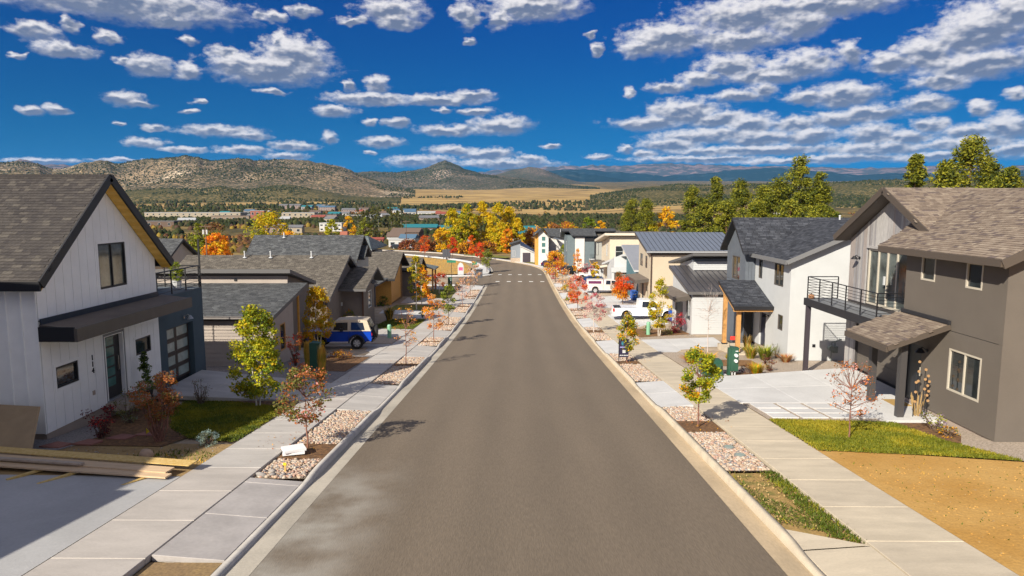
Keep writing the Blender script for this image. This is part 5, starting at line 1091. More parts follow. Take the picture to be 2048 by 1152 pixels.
def tree(name, label, cat, x, y, h, R_, cols, n=1500, leaf=.07, z0=.3, shape='oval', K=26, rc=None, trunk=.04, bk=None, stems=1, group=None, z=None, hollow=.35, limbs=14, limb_r=None, lean=(0, 0), weights=None, aspect=1.0, spread=.12, crown_name='crown', colour_by=None, twigs=0, ct=.98):
    base = (x, y, (G(y) if z is None else z)); t = thing(name, label, cat, base, group); bk = bk or bark
    zt = h * z0; p, cs, idx = crown_pts(n, K, R_, zt, h * ct, shape, rc or R_ * .36, base, lean, hollow)
    mb = MB(); stem_pts = []
    for s_ in range(stems):
        a = 2 * math.pi * s_ / max(1, stems) + .7; o = Vector((math.cos(a), math.sin(a), 0)) * (spread * (stems > 1)); b0 = Vector(base) + o * .5; top = Vector(base) + Vector((lean[0] * .8, lean[1] * .8, h * (.82 if shape in ('cone', 'column', 'pine') else .62))) + o * (1.6 if stems > 1 else 0) * h * .4
        limb_tubes(mb, b0 - Vector((0, 0, .08)), top, trunk, trunk * .3, 7, 5, .02); stem_pts.append((b0, top))
    trn = mb.build('trunk', bk, t, smooth=True); lr = limb_r or trunk * .42
    if limbs:
        mb = MB(); order = rng.permutation(len(cs))[:limbs]
        for k in order:
            c = Vector(cs[k]); b0, top = stem_pts[int(rng.integers(len(stem_pts)))]; zz = max(.12 * h, min(c.z - base[2] - .35 * (Vector((c.x - x, c.y - y, 0)).length), (top.z - base[2]) * .97)); f = zz / max(.01, top.z - b0.z); s0 = b0.lerp(top, min(.97, max(.15, f)))
            limb_tubes(mb, s0, c, lr, lr * .3, 5, 3, .1)
            for _ in range(twigs):
                q = c + Vector(sph(1)[0]) * (rc or R_ * .36) * 1.1; q0 = s0.lerp(c, rng.uniform(.4, 1)); mb.tube(q0, q, lr * .32, lr * .12, 4)
        mb.build('limbs', bk, t, smooth=True)
    if n:
        v, f = rot_quads(p, leaf, aspect)
        if colour_by == 'height':
            tt = (p[:, 2] - base[2] - zt) / (h - zt) + rng.normal(0, .14, n); mi = np.clip((tt * len(cols)).astype(int), 0, len(cols) - 1)
        else:
            cl = rng.choice(len(cols), len(cs), p=weights); mi = np.where(rng.uniform(size=n) < .55, cl[idx], rng.choice(len(cols), n, p=weights))
        ob_np(crown_name, v, f, cols, t, midx=mi)
    return t
def grass_clump(name, label, x, y, h, r, cols, n=160, cat='grass clump', group=None, z=None, lean=.35, wid=.012, plume=None):
    """fountain of narrow blades"""
    base = np.array((x, y, G(y) if z is None else z)); t = thing(name, label, cat, tuple(base), group)
    def blades(n, h, wid, lean):
        a = rng.uniform(0, 2 * np.pi, n); q = r * .35 * np.sqrt(rng.uniform(0, 1, n)); b0 = np.stack([q * np.cos(a), q * np.sin(a), np.zeros(n)], 1) + base
        d = rng.uniform(.2, 1, n) * r * lean / .35; hh = h * rng.uniform(.65, 1.05, n); dirv = np.stack([np.cos(a), np.sin(a), np.zeros(n)], 1); mid = b0 + dirv * d[:, None] * .35; mid[:, 2] += hh * .62; tip = b0 + dirv * d[:, None]; tip[:, 2] += hh
        s_ = np.stack([-np.sin(a), np.cos(a), np.zeros(n)], 1) * wid; v = np.stack([b0 - s_, b0 + s_, mid + s_, mid - s_, tip], 1).reshape(-1, 3); i = np.arange(n)[:, None] * 5
        return v, i + np.array([0, 1, 2, 3]), i + np.array([3, 2, 4]), n
    v, q4, q3, n = blades(n, h, wid, lean); mi = np.concatenate([rng.integers(0, len(cols), n)] * 2); ob_np('blades', v, [q4, q3], cols, t, midx=mi)
    if plume:
        v, q4, q3, k = blades(plume[1], h * 1.0, wid * 1.6, lean * .55); v = v.copy(); v[:, 2] += h * .12; ob_np('plumes', v, [q4, q3], [plume[0]], t)
    return t
def shrub(name, label, x, y, h, R_, cols, n=700, leaf=.05, bk=None, cat='shrub', group=None, z=None, shape='vase', twig=18, z0=.15, K=22, rc=None, weights=None, aspect=1.0):
    base = (x, y, G(y) if z is None else z); t = thing(name, label, cat, base, group); p, cs, idx = crown_pts(n, K, R_, h * z0, h * .96, shape, rc or R_ * .34, base, hollow=.3)
    mb = MB()
    for k in range(twig):
        c = Vector(cs[k % len(cs)]) + Vector((0, 0, .04 * h)); a = rng.uniform(0, 6.28); limb_tubes(mb, (x + math.cos(a) * R_ * .1, y + math.sin(a) * R_ * .1, base[2] - .03), c, .012 + .004 * h, .004, 4, 3, .09)
    mb.build('stems', bk or bark, t); v, f = rot_quads(p, leaf, aspect); cl = rng.choice(len(cols), len(cs), p=weights); mi = np.where(rng.uniform(size=n) < .5, cl[idx], rng.choice(len(cols), n, p=weights)); ob_np('foliage', v, f, cols, t, midx=mi); return t
def lawn(name, poly, n, cols, h=.06, dz=.03, label=None):
    """short turf: one mesh of blades over a soil sheet"""
    ps = np.array(poly); x0, y0 = ps.min(0); x1, y1 = ps.max(0); pts = []
    def inside(p):
        c = np.zeros(len(p), bool); j = len(ps) - 1
        for i in range(len(ps)):
            a, b_ = ps[i], ps[j]; k = ((a[1] > p[:, 1]) != (b_[1] > p[:, 1])) & (p[:, 0] < (b_[0] - a[0]) * (p[:, 1] - a[1]) / (b_[1] - a[1] + 1e-12) + a[0]); c ^= k; j = i
        return c
    p = np.stack([rng.uniform(x0, x1, n * 2), rng.uniform(y0, y1, n * 2)], 1); p = p[inside(p)][:n]; n = len(p); p = p + rng.normal(0, .05, p.shape); z = np.interp(p[:, 1], PRY, PRZ) + .13 + dz
    c = np.concatenate([p, z[:, None]], 1); a = rng.uniform(0, 2 * np.pi, n); s_ = np.stack([np.cos(a), np.sin(a), np.zeros(n)], 1) * .018; t = c + np.concatenate([rng.normal(0, .03, (n, 2)), (h * rng.uniform(.5, 1.2, n))[:, None]], 1)
    v = np.stack([c - s_, c + s_, t], 1).reshape(-1, 3); pn = fbm(p[:, 0] * .9, p[:, 1] * .9, 3, 5); mi = np.clip(((pn - .3) / .4 + rng.normal(0, .22, n)) * len(cols), 0, len(cols) - 1).astype(int)
    o = ob_np(name, v, np.arange(3 * n).reshape(n, 3), cols, midx=mi); tag(o, label, 'grass', kind='stuff'); return o
# leaf colours
Lg = leafm('green', (0.135, 0.203, 0.020)); Lyg = leafm('yellowgreen', (0.324, 0.338, 0.016)); Ly = leafm('yellow', (0.675, 0.446, 0.014)); Lgold = leafm('gold', (0.750, 0.365, 0.011)); Lo = leafm('orange', (0.743, 0.216, 0.016)); Lro = leafm('redorange', (0.743, 0.101, 0.016)); Lr = leafm('red', (0.540, 0.041, 0.024)); Lrust = leafm('rust', (0.405, 0.135, 0.041)); Lbr = leafm('brown', (0.230, 0.108, 0.041)); Lpk = leafm('pink', (0.675, 0.297, 0.257)); Lpk2 = leafm('palepink', (0.743, 0.513, 0.446)); Lmag = leafm('magenta', (0.459, 0.027, 0.081)); Lburg = leafm('burgundy', (0.121, 0.016, 0.027)); Lpeach = leafm('peach', (0.750, 0.378, 0.149)); Lsage = leafm('sage', (0.230, 0.257, 0.176)); Lblue = leafm('bluespruce', (0.297, 0.419, 0.419)); Ldk = leafm('darkgreen', (0.038, 0.068, 0.016)); Lpine = leafm('pine', (0.135, 0.150, 0.014), .2); Lpine2 = leafm('pine_light', (0.27, 0.255, 0.020), .2); Lpine3 = leafm('pine_dark', (0.05, 0.068, 0.012), .2); Lol = leafm('olive', (0.176, 0.176, 0.041)); Lstraw = leafm('straw', (0.675, 0.405, 0.074)); Ltan = leafm('tan', (0.567, 0.392, 0.176)); Lcott = leafm('cottonwood', (0.50, 0.43, 0.015)); Lcott2 = leafm('cottonwood_gold', (0.68, 0.48, 0.01)); Lcg = leafm('cottonwood_green', (0.27, 0.30, 0.018))

# ------------------------------------------------------------------ parkway beds: river rock, mulch, weeds
def stone_mesh(seed, m):
    r_ = random.Random(seed); mb = MB(); mb.blob((0, 0, 0), (1, r_.uniform(.65, .95), r_.uniform(.45, .65)), seed, nu=6, nv=4, jit=.16); return mb.mesh(m, smooth=True)
STONE = [[stone_mesh(17 * i + j, m) for j in range(3)] for i, m in enumerate(stones)]
def rock_bed(name, xa, xb, y0, y1, mulch_y, n, nobj=0, size=(.026, .056)):
    z = lambda x, y: R(y) + .085
    base = sheet(name, [(xa, y0), (xb, y0), (xb, y1), (xa, y1)], 0, rockbase, zf=z)
    for a, b_ in mulch_y: sheet('mulch_ring', [(xa, a), (xb, a), (xb, b_), (xa, b_)], .022, mulch, zf=z, parent=base)
    pts = []
    while len(pts) < n:
        x, y = rng.uniform(xa + .05, xb - .05), rng.uniform(y0 + .05, y1 - .05)
        if any(a - .02 < y < b_ + .02 for a, b_ in mulch_y): continue
        pts.append((x, y))
    pts.sort(key=lambda p: p[1]); V_, F4, F3, MI4, MI3 = [], [], [], [], []; off = 0; w = np.array([.27, .25, .16, .13, .14, .05])
    for k, (x, y) in enumerate(pts):
        s_ = rng.uniform(*size); ci = int(rng.choice(6, p=w)); me = STONE[ci][int(rng.integers(3))]; zz = z(x, y) + s_ * rng.uniform(.15, .55); a = rng.uniform(0, 6.28)
        if k < nobj:
            o = bpy.data.objects.new('stone', me); o.location = (x, y, zz); o.rotation_euler = (rng.uniform(-.3, .3), rng.uniform(-.3, .3), a); o.scale = (s_ * 1.2, s_ * 1.2, s_ * 1.2); add(o, base); continue
        key = id(me)
        if key not in _sc: 
            co = np.empty(len(me.vertices) * 3); me.vertices.foreach_get('co', co); _sc[key] = (co.reshape(-1, 3), [tuple(p.vertices) for p in me.polygons])
        co, fs = _sc[key]; c, s2 = math.cos(a), math.sin(a); q = co * s_; q = np.stack([q[:, 0] * c - q[:, 1] * s2 + x, q[:, 0] * s2 + q[:, 1] * c + y, q[:, 2] + zz], 1); V_.append(q)
        for f in fs:
            if len(f) == 4: F4.append([i + off for i in f]); MI4.append(ci)
            else: F3.append([i + off for i in f]); MI3.append(ci)
        off += len(co)
    if V_:
        o = ob_np('river_rock', np.concatenate(V_), [np.array(F4), np.array(F3)], stones, base, midx=MI4 + MI3, smooth=True); tag(o, kind='stuff')
    return base
_sc = {}
rock_bed('rock_bed', -6.38, -5.12, 15.6, 23.15, [(17.2, 18.7)], 3000, 150)
rock_bed('rock_bed', -6.38, -5.12, 28.5, 36.9, [(33.6, 34.5)], 2300)
rock_bed('rock_bed', -6.38, -5.12, 42, 46.3, [(43.6, 44.3)], 600, size=(.045, .08))
rock_bed('rock_bed', -6.38, -5.12, 51, 60.5, [(54.3, 55.2)], 900, size=(.055, .09))
rock_bed('rock_bed', -6.38, -5.12, 65, 72.5, [(69.6, 70.9)], 500, size=(.06, .1))
rock_bed('rock_bed', -6.38, -5.12, 79, 90, [(80.6, 81.9), (88.4, 89.4)], 600, size=(.06, .1))
rock_bed('rock_bed', 5.12, 6.33, 16.35, 24.0, [(20.2, 21.7)], 2900, 150)
rock_bed('rock_bed', 5.12, 6.33, 29.4, 38.6, [(34.5, 35.6)], 2300)
rock_bed('rock_bed', 5.12, 6.33, 45, 53, [(49.4, 51.2)], 800, size=(.05, .085))
rock_bed('rock_bed', 5.12, 6.33, 60, 68.5, [(61.5, 62.6), (66.1, 67.3)], 600, size=(.06, .1))
rock_bed('rock_bed', 5.12, 6.33, 73.2, 79, [(76.5, 77.5)], 300, size=(.06, .1)); rock_bed('rock_bed', 5.12, 6.33, 86.2, 94, [(88.8, 90)], 350, size=(.06, .1)); rock_bed('rock_bed', 5.12, 6.33, 100, 118, [], 500, size=(.07, .11))
sheet('weed_strip', [(5.12, 12.5), (6.33, 11.5), (6.33, 16.3), (5.12, 16.3)], .045, mat('weedy_soil', (.36, .225, .075), .95, 0, 1.6, .6, 12, col2=(.16, .15, .03), fine=.2, fscale=20, contrast=(.45, .62)), zf=lambda x, y: R(y)); sheet('driveway_apron', [(5.12, 11.72), (6.33, 11.72), (5.12, 12.74)], .002, conc_tan, zf=lz)
sheet('bare_dirt', [(-6.38, 4), (-5.12, 4), (-5.12, 11.1), (-6.38, 11.1)], .04, drydirt, zf=lambda x, y: R(y))
# ------------------------------------------------------------------ yards
sheet('driveway', [(-26, 4), (-8.07, 4), (-8.07, 15.55), (-26, 15.9)], -.02, mat('concrete_drive', (.385, .38, .38), .88, .08, .6, .1, 30, fine=.05, fscale=16), zf=lambda x, y: R(y) + .165)
sheet('dirt_strip', [(-26, 15.9), (-8.07, 15.56), (-8.07, 18.5), (-10.6, 18.6), (-13, 18.6), (-26, 18.6)], .005, drydirt)
sheet('gravel_strip', [(-24, 17.6), (-12.6, 17.6), (-12.2, 19.0), (-13, 21.2), (-13.55, 21.2), (-13.6, 18.9), (-24, 18.9)], .02, gravel_grey)
sheet('mulch_bed', [(-12.5, 18.3), (-9.9, 18.2), (-9.7, 19.2), (-10.8, 20.4), (-11.9, 23.6), (-13.55, 24.4), (-13.55, 21.2), (-12.3, 19.3)], .025, mulch)
LAWN_A = [(-8.12, 18.7), (-8.12, 23.3), (-10.4, 24.3), (-12.3, 24.5), (-11.9, 22.6), (-10.7, 20.3), (-9.6, 19.1)]
sheet('lawn', LAWN_A, .03, lawn_m)
def drive_z(xs, zs):   # from the footway edge xs up to the garage floor zs at xg
    xg, zg = zs
    return lambda x, y: (R(y) + .155) * (1 - min(1, max(0, (x - xs) / (xg - xs)))) + zg * min(1, max(0, (x - xs) / (xg - xs)))
def driveway(name, xs, xg, y0, y1, zg, m, nx=3, ny=2):
    zf = drive_z(xs, (xg, zg)); base = sheet(name, [(xs, y0), (xg, y0), (xg, y1), (xs, y1)], -.06, rockbase, zf=zf)
    for i in range(nx):
        for j in range(ny):
            a, b_ = xs + (xg - xs) * i / nx, xs + (xg - xs) * (i + 1) / nx; slab(min(a, b_), max(a, b_), y0 + (y1 - y0) * j / ny, y0 + (y1 - y0) * (j + 1) / ny, zf, .15, .006).build('slab', m, base)
driveway('driveway', -8.06, -13.6, 24.6, 28.5, -1.77, conc_grey)
sheet('gravel_yard', [(-8.07, 28.6), (-8.07, 37.2), (-12.1, 37.2), (-12.2, 33.1), (-18, 33.1), (-18, 29.2), (-13.6, 29.0), (-13.6, 28.6)], .02, gravel_grey)
sheet('mulch_bed', [(-8.2, 31.5), (-8.15, 36.5), (-10.4, 36.9), (-10.6, 31.8)], .035, mulch); sheet('mulch_bed', [(-8.1, 23.4), (-8.1, 24.4), (-10.9, 24.5), (-10.5, 24.0), (-9.4, 23.6)], .04, mulch)
driveway('driveway', -8.06, -13.4, 37.3, 42.4, -3.55, conc_grey); driveway('driveway', -8.06, -13.3, 46.6, 51.1, -4.02, conc_grey)
sheet('rock_border', [(-8.1, 42.6), (-8.1, 46.4), (-12.8, 46.4), (-12.8, 42.6)], .02, gravel)
sheet('lawn', [(-8.1, 51.3), (-8.1, 58.5), (-11.3, 58.5), (-11.4, 51.3)], .03, lawn_m); driveway('driveway', -8.06, -13.3, 59.6, 66.0, -4.9, conc_pale); sheet('lawn', [(-8.1, 66.2), (-8.1, 71.5), (-13, 71.5), (-13, 66.2)], .03, lawn_m); driveway('driveway', -8.06, -13, 72, 78.5, -5.35, conc_grey)
sheet('lawn', [(-8.1, 79), (-8.1, 90), (-11.6, 90), (-11.6, 79)], .03, lawn_m); driveway('driveway', -8.06, -12, 90.4, 95.6, -5.9, conc_grey)
straw_m = mat('dry_grass', (.34, .205, .055), .95, 0, .5, .6, 12, col2=(.44, .29, .09), fine=.25, fscale=12)
sheet('dry_grass_island', [(-60, 114.2), (-20, 114.2), (-9.5, 116.2), (-8.8, 121), (-9.3, 132), (-11.6, 146), (-16, 155), (-23, 164), (-33, 174.5), (-46, 186), (-70, 196)], .06, straw_m, zf=lambda x, y: R(y) + .1)
sheet('corner_paving', [(-9.4, 116.3), (-7.1, 115.3), (-5.3, 117.5), (-5.3, 122), (-6.6, 133), (-8.6, 133), (-8.8, 121)], .075, conc_pale, zf=lambda x, y: R(y) + .1)
# right side
LAWN_R = [(8.2, 21.75), (12.0, 21.35), (12.25, 19.0), (13.0, 17.1), (11.2, 17.55), (8.2, 18.05)]
sheet('dirt_yard', [(8.17, 3), (26, 3), (26, 16.6), (13.2, 17.0), (8.17, 18.3)], .006, dirt); sheet('lawn', LAWN_R, .03, lawn_m)
sheet('gravel_strip', [(12.4, 19.0), (13.0, 17.2), (13.6, 15.6), (26, 14.6), (26, 19.0), (13.65, 19.0), (13.6, 21.3), (12.9, 21.3)], .02, gravel); sheet('mulch_bed', [(11.95, 21.3), (13.1, 21.3), (13.05, 19.6), (12.5, 18.75), (12.0, 19.4)], .035, mulch)
driveway('driveway', 8.16, 14.9, 24.5, 30.1, -1.98, conc_pale, 3, 2)
pv = sheet('paver_gravel', [(8.2, 21.8), (12.3, 21.5), (12.3, 24.45), (8.2, 24.45)], .015, gravel)
for i in range(4):
    for j, (a, b_) in enumerate(((21.98, 22.62), (22.74, 23.4), (23.52, 24.3))): slab(8.42 + i * .98, 8.42 + i * .98 + .84, a, b_, lambda x, y: G(y) + .045, .06, 0).build('paver', conc_pale, pv)
sheet('gravel_yard', [(8.2, 30.2), (14.9, 30.2), (16, 31), (24, 31), (24, 35.55), (14.2, 35.55), (14.2, 37.7), (12.1, 37.7), (12.1, 38.9), (8.2, 38.9)], .02, gravel); sheet('mulch_bed', [(8.25, 30.25), (12.6, 30.25), (12.4, 31.1), (9.9, 31.6), (8.25, 31.5)], .035, mulch); sheet('mulch_bed', [(9.3, 33.6), (12.2, 33.4), (12.3, 35.6), (9.6, 35.9)], .035, mat('bark_mulch', (.22, .11, .04), .95, .3, 9, .6, 30))
driveway('driveway', 8.16, 13.0, 39.0, 45.0, -3.5, conc_pale, 3, 2); sheet('rock_border', [(8.2, 45.1), (12.3, 45.1), (12.3, 48.2), (8.2, 46.3)], .02, gravel); sheet('mulch_bed', [(8.3, 46.2), (12.3, 48.3), (12.3, 50.6), (8.3, 52.2)], .03, mat('bark_mulch2', (.20, .10, .035), .95, .3, 9, .6, 30))
driveway('driveway', 8.16, 12.4, 52.6, 62.5, -4.45, conc_pale, 2, 3); sheet('rock_border', [(8.2, 62.7), (13.2, 62.7), (13.2, 68.8), (8.2, 68.8)], .02, gravel); driveway('driveway', 8.16, 13.4, 69, 80.5, -5.35, conc_pale, 2, 3); sheet('rock_border', [(8.2, 80.6), (12, 80.6), (12, 83), (8.2, 83)], .02, gravel); driveway('driveway', 8.16, 13.4, 83.2, 96, -5.85, conc_pale, 2, 3); driveway('driveway', 8.16, 12.4, 99, 116, -6.45, conc_pale, 2, 3)
sheet('forecourt', [(4.5, 122), (12, 118), (12, 137), (9.5, 139), (4.4, 137)], .06, conc_pale, zf=lambda x, y: R(y) + .1); sheet('lawn', [(1.0, 146.5), (5.4, 139.5), (6.2, 141.5), (2.6, 148.2)], .07, lawn_m, zf=lambda x, y: R(y) + .1); sheet('lawn', [(-14, 172), (-3, 161), (-2, 166), (-12, 180)], .07, lawn_m, zf=lambda x, y: R(y) + .1)
Gb = [mat('blade_%d' % i, c, .7, .1, 2, trans=.3) for i, c in enumerate(((.085, .12, .006), (.16, .175, .006), (.26, .24, .008), (.36, .29, .015)))]
lawn('lawn_grass', LAWN_A, 26000, Gb[:3], label='short green lawn in front of the white house'); lawn('lawn_grass', LAWN_R, 26000, [Gb[1], Gb[2], Gb[3]], label='yellow-green lawn beside the square pavers')
lawn('lawn_grass', [(-8.1, 51.3), (-8.1, 58.5), (-11.3, 58.5), (-11.4, 51.3)], 6000, Gb[:3], .08, label='small lawn by the taupe entry gable')
lawn('weeds', [(5.9, 12.2), (6.33, 11.9), (6.33, 16.2), (5.95, 16.2)], 1500, Gb[:3], .07, -.03, label='green weeds along the edge of the right footway'); lawn('weeds', [(5.15, 12.9), (5.5, 12.7), (6.1, 12.2), (5.9, 13.6), (5.4, 14.4), (5.3, 15.2), (5.15, 16.2)], 700, Gb[:3] + [Lstraw], .06, -.03, label='patchy weeds on the dry strip behind the right kerb'); lawn('weeds', [(5.15, 12.9), (6.2, 12.2), (6.3, 16.2), (5.15, 16.2)], 260, [Ltan, Lol], .04, -.03, label='dry straw scattered on the weed strip')
lawn('dry_grass', [(-40, 114.6), (-20, 114.6), (-9.8, 116.6), (-9.3, 121), (-9.8, 132), (-12, 146), (-17, 155), (-26, 164), (-40, 176)], 9000, [Lstraw, Ltan, Lgold], .5, -.02, label='dry golden grass on the island of the bend'); lawn('weeds', [(-8.1, 16.4), (-8.1, 17.6), (-9.6, 17.9), (-10.4, 17)], 300, Gb[:2] + [Lstraw], .09, .0, label='tufts of weeds on the dirt by the spruce'); lawn('weeds', [(8.3, 12), (12, 12), (16, 16.3), (8.4, 17.8)], 260, Gb[:2] + [Lstraw], .05, .0, label='a few small weeds on the bare dirt')
# ------------------------------------------------------------------ things in the near left yard
def lumber(label, a, b_, w, th, z, m, name='lumber_board', grp='boards laid out on the left driveway'):
    o = thing(name, label, 'board', (a[0], a[1], z), grp); MB().beam((a[0], a[1], z + th / 2), (b_[0], b_[1], z + th / 2), w, th).build('plank', m, o); return o
osb = mat('osb', (.52, .34, .10), .85, 0, 14, .2, 40, col2=(.62, .44, .18), contrast=(.4, .6)); pinew = mat('pine_board', (.56, .40, .25), .8, .12, 4, stretch=(.5, 6, 1)); grey_w = mat('old_pine', (.40, .32, .25), .85, .12, 4)
zl = R(15.6) + .15
lumber('long golden OSB strip lying furthest back on the lumber pile', (-14.6, 17.05), (-7.95, 15.95), .34, .02, zl + .16, osb); lumber('wide pale plank, middle one of the lumber pile', (-14.4, 16.65), (-8.35, 15.62), .32, .04, zl + .10, pinew); lumber('pale plank nearest the camera on the lumber pile', (-14.2, 16.25), (-8.25, 15.35), .24, .04, zl + .07, pinew); lumber('thin grey plank on the left half of the lumber pile', (-15, 16.5), (-10.6, 15.85), .12, .045, zl + .165, grey_w)
for lb, x, y in (('short yellow stud under the right end of the lumber pile', -8.9, 15.1), ('short yellow stud under the middle of the lumber pile', -10.8, 15.35), ('short yellow stud under the left of the lumber pile', -11.7, 15.6)): lumber(lb, (x - .3, y - .38), (x + .25, y + .6), .09, .05, zl + .005, osb, 'stud')
ply = thing('plywood_sheet', 'brown plywood sheet leaning at the left edge by the side door', 'plywood', (-14, 17.2, G(17))); MB().prism([(-12.75, 16.95, G(17)), (-15.6, 17.5, G(17.5)), (-15.4, 18.6, -.35), (-13.35, 18.3, -.35)], (.02, .06, 0)).build('sheet', mat('plywood', (.33, .23, .13), .8, .08, 3), ply)
fm = thing('foam_panels', 'two white foam panels stacked by the nearest left tree', 'foam panels', (-6.05, 17.6, R(17.6) + .15)); wf = mat('foam', (.78, .77, .78), .6)
MB().beam((-6.32, 17.55, R(17.6) + .19), (-5.78, 17.72, R(17.6) + .19), .45, .06).build('panel', wf, fm); MB().beam((-6.3, 17.5, R(17.6) + .26), (-5.8, 17.78, R(17.6) + .26), .46, .06).build('panel', wf, fm)
st = thing('survey_stake', 'yellow survey stake at the near end of the left rock bed', 'stake', (-5.75, 16.1, R(16.1) + .1)); MB().box(-5.77, -5.73, 16.08, 16.12, R(16.1) + .05, R(16.1) + .32).build('stake', osb, st); MB().box(-5.79, -5.71, 16.07, 16.075, R(16.1) + .27, R(16.1) + .34).build('ribbon', mat('yellow_tape', (.7, .5, .02), .6), st)
fl = thing('marker_flag', 'small yellow marker flag by the red shrub', 'flag', (-10.9, 19.2, G(19.2))); MB().tube((-10.9, 19.2, G(19.2)), (-10.9, 19.2, G(19.2) + .3), .006).build('wire', blk, fl); MB().prism([(-10.9, 19.2, G(19.2) + .3), (-10.78, 19.18, G(19.2) + .2), (-10.9, 19.2, G(19.2) + .12)], (0, .004, 0)).build('pennant', mat('yellow_tape', (.7, .5, .02), .6), fl)
bo = thing('boulder', 'tan boulder on the dirt behind the lumber', 'rock', (-9.75, 17.1, G(17))); MB().blob((-9.75, 17.1, G(17.1) + .1), (.19, .15, .16), 4, jit=.15).build('stone', stones[1], bo, True)
for lb, x, y in (('red flagstone nearest the corner of the white house', -12.9, 18.2), ('red flagstone between the corner and the burgundy shrub', -12.2, 18.5), ('red flagstone under the burgundy shrub', -11.6, 19.1), ('red flagstone beside the rust shrub', -11.0, 19.5)):
    o = thing('flagstone', lb, 'flagstone', (x, y, G(y)), 'red flagstones along the white house'); MB().prism([(x - .35, y - .15, G(y) + .02), (x + .25, y - .22, G(y) + .02), (x + .38, y + .12, G(y) + .02), (x - .1, y + .25, G(y) + .02)], (0, 0, .05)).build('slab', mat('red_flagstone', (.27, .12, .095), .9, .12, 5), o)
for k, (x, y, s_, lb) in enumerate(((-6.2, 15.75, .15, 'largest broken concrete chunk against the left footway'), (-5.95, 15.8, .12, 'broken concrete chunk in the middle of the apron end'), (-6.05, 16.05, .11, 'broken concrete chunk just behind the largest one'), (-5.7, 15.75, .09, 'smallest broken concrete chunk toward the kerb'))):
    o = bpy.data.objects.new('broken_concrete', STONE[3][k % 3]); o.location = (x, y, R(y) + .13); o.scale = (s_, s_ * .8, s_ * .8); o.rotation_euler = (.3 * k - .4, .3, 1.3 * k); COL.objects.link(o); tag(o, lb, 'rubble', 'concrete rubble by the left apron')
# ------------------------------------------------------------------ near trees and shrubs, left
tree('maple_sapling', 'rust and green maple sapling nearest the camera by the foam panels', 'tree', -5.89, 18.3, 2.35, .78, [Lrust, Lol, Lpk, Lbr], 2400, .075, .33, 'egg', 40, .24, .03, bark_red, weights=[.3, .5, .05, .15], twigs=2, limb_r=.013)
tree('bare_sapling', 'nearly bare sapling with orange leaves on top beside the second rock bed', 'tree', -5.78, 34.2, 3.1, .75, [Lo, Lpeach, Lgold], 260, .07, .3, 'egg', 30, .2, .03, bark_red, limbs=28, limb_r=.014, twigs=4)
tree('maple_sapling', 'peach-orange sapling just past the blue car on the left', 'tree', -5.57, 44.0, 3.1, .85, [Lpeach, Lo, Lgold], 1500, .09, .3, 'egg', 34, .25, .03, bark_red, limbs=24, twigs=3, limb_r=.013); tree('ash_sapling', 'green sapling, fourth street tree on the left', 'tree', -5.74, 54.8, 3.2, .65, [Lg, Lyg, Lol], 1800, .11, .35, 'egg', 22, .26, .035)
tree('maple_sapling', 'pale peach sapling, fifth street tree on the left', 'tree', -5.9, 70.5, 3.0, .75, [Lpeach, Lpk2], 420, .11, .3, 'egg', 26, .25, .03, bark_red, limbs=22, twigs=3); tree('bare_sapling', 'pinkish bare sapling before the letter box on the left', 'tree', -5.84, 81.5, 3.2, .9, [Lpk2, Lpeach], 300, .12, .3, 'egg', 26, .25, .03, bark_red, limbs=26, twigs=3); tree('maple_sapling', 'orange-pink sapling at the side-street corner on the left', 'tree', -6.2, 94, 3.6, 1.0, [Lpeach, Lgold, Lpk2], 420, .14, .35, 'egg', 26, .3, .03, limbs=20, twigs=2)
tree('birch', 'yellow-green birch clump with two white stems beside the white house drive', 'tree', -9.3, 23.6, 3.6, .9, [Lyg, Lcott, Lg, Ly], 9500, .09, .12, 'egg', 130, .25, .035, bark_white, 2, weights=[.46, .2, .28, .06], spread=.10, limb_r=.010, limbs=8, hollow=.1)
tree('aspen', 'golden aspen clump with tall white stems in front of the blue car', 'tree', -11.6, 38.6, 4.8, .85, [Ly, Lgold, Lcott], 6000, .10, .05, 'egg', 110, .26, .04, bark_white, 3, spread=.16, weights=[.5, .3, .2], ct=.78, limbs=8, hollow=.15); tree('aspen', 'slim yellow-green aspen with white trunk by the cedar house', 'tree', -10.1, 66.5, 5.4, .75, [Lyg, Ly, Lol], 3200, .13, .14, 'column', 40, .32, .06, bark_white); tree('aspen', 'orange aspen behind the slim yellow-green one', 'tree', -10.3, 71.5, 4.2, .85, [Lgold, Ly, Lo], 2600, .14, .12, 'column', 34, .36, .05, bark_white)
tree('maple', 'small red maple on the lawn by the cedar-post porch', 'tree', -9.9, 84, 3.0, .8, [Lr, Lrust], 900, .13, .3, 'egg', 22, .32, .05, bark_white)
shrub('shrub', 'tall rust-orange twiggy shrub in front of the house number wall', -10.3, 18.75, 1.95, .74, [Lrust, Lbr, Lol], 3000, .055, bark_red, z0=.3, twig=30, K=40, rc=.2, weights=[.55, .25, .2]); shrub('shrub', 'dark burgundy shrub near the corner of the white house', -12.15, 19.1, .95, .5, [Lburg, Lr], 700, .055, weights=[.8, .2]); shrub('shrub', 'red-leaved shrub between the rust shrub and the potted conifer', -11.9, 22.2, 1.5, .5, [Lr, Lrust, Lgold], 800, .06, z0=.35); shrub('sage_shrub', 'grey-green sage bush against the white house wall', -12.4, 21.0, 1.0, .55, [Lsage, Lol], 900, .05); shrub('sage_shrub', 'grey wispy bush at the edge of the white house drive', -11.5, 23.9, .95, .5, [Lsage, Lbr], 500, .04, twig=30); shrub('dwarf_spruce', 'small blue spruce beside the left footway', -8.75, 18.45, .42, .33, [Lblue, Lsage], 900, .06, shape='dome', z0=.05, aspect=.35)
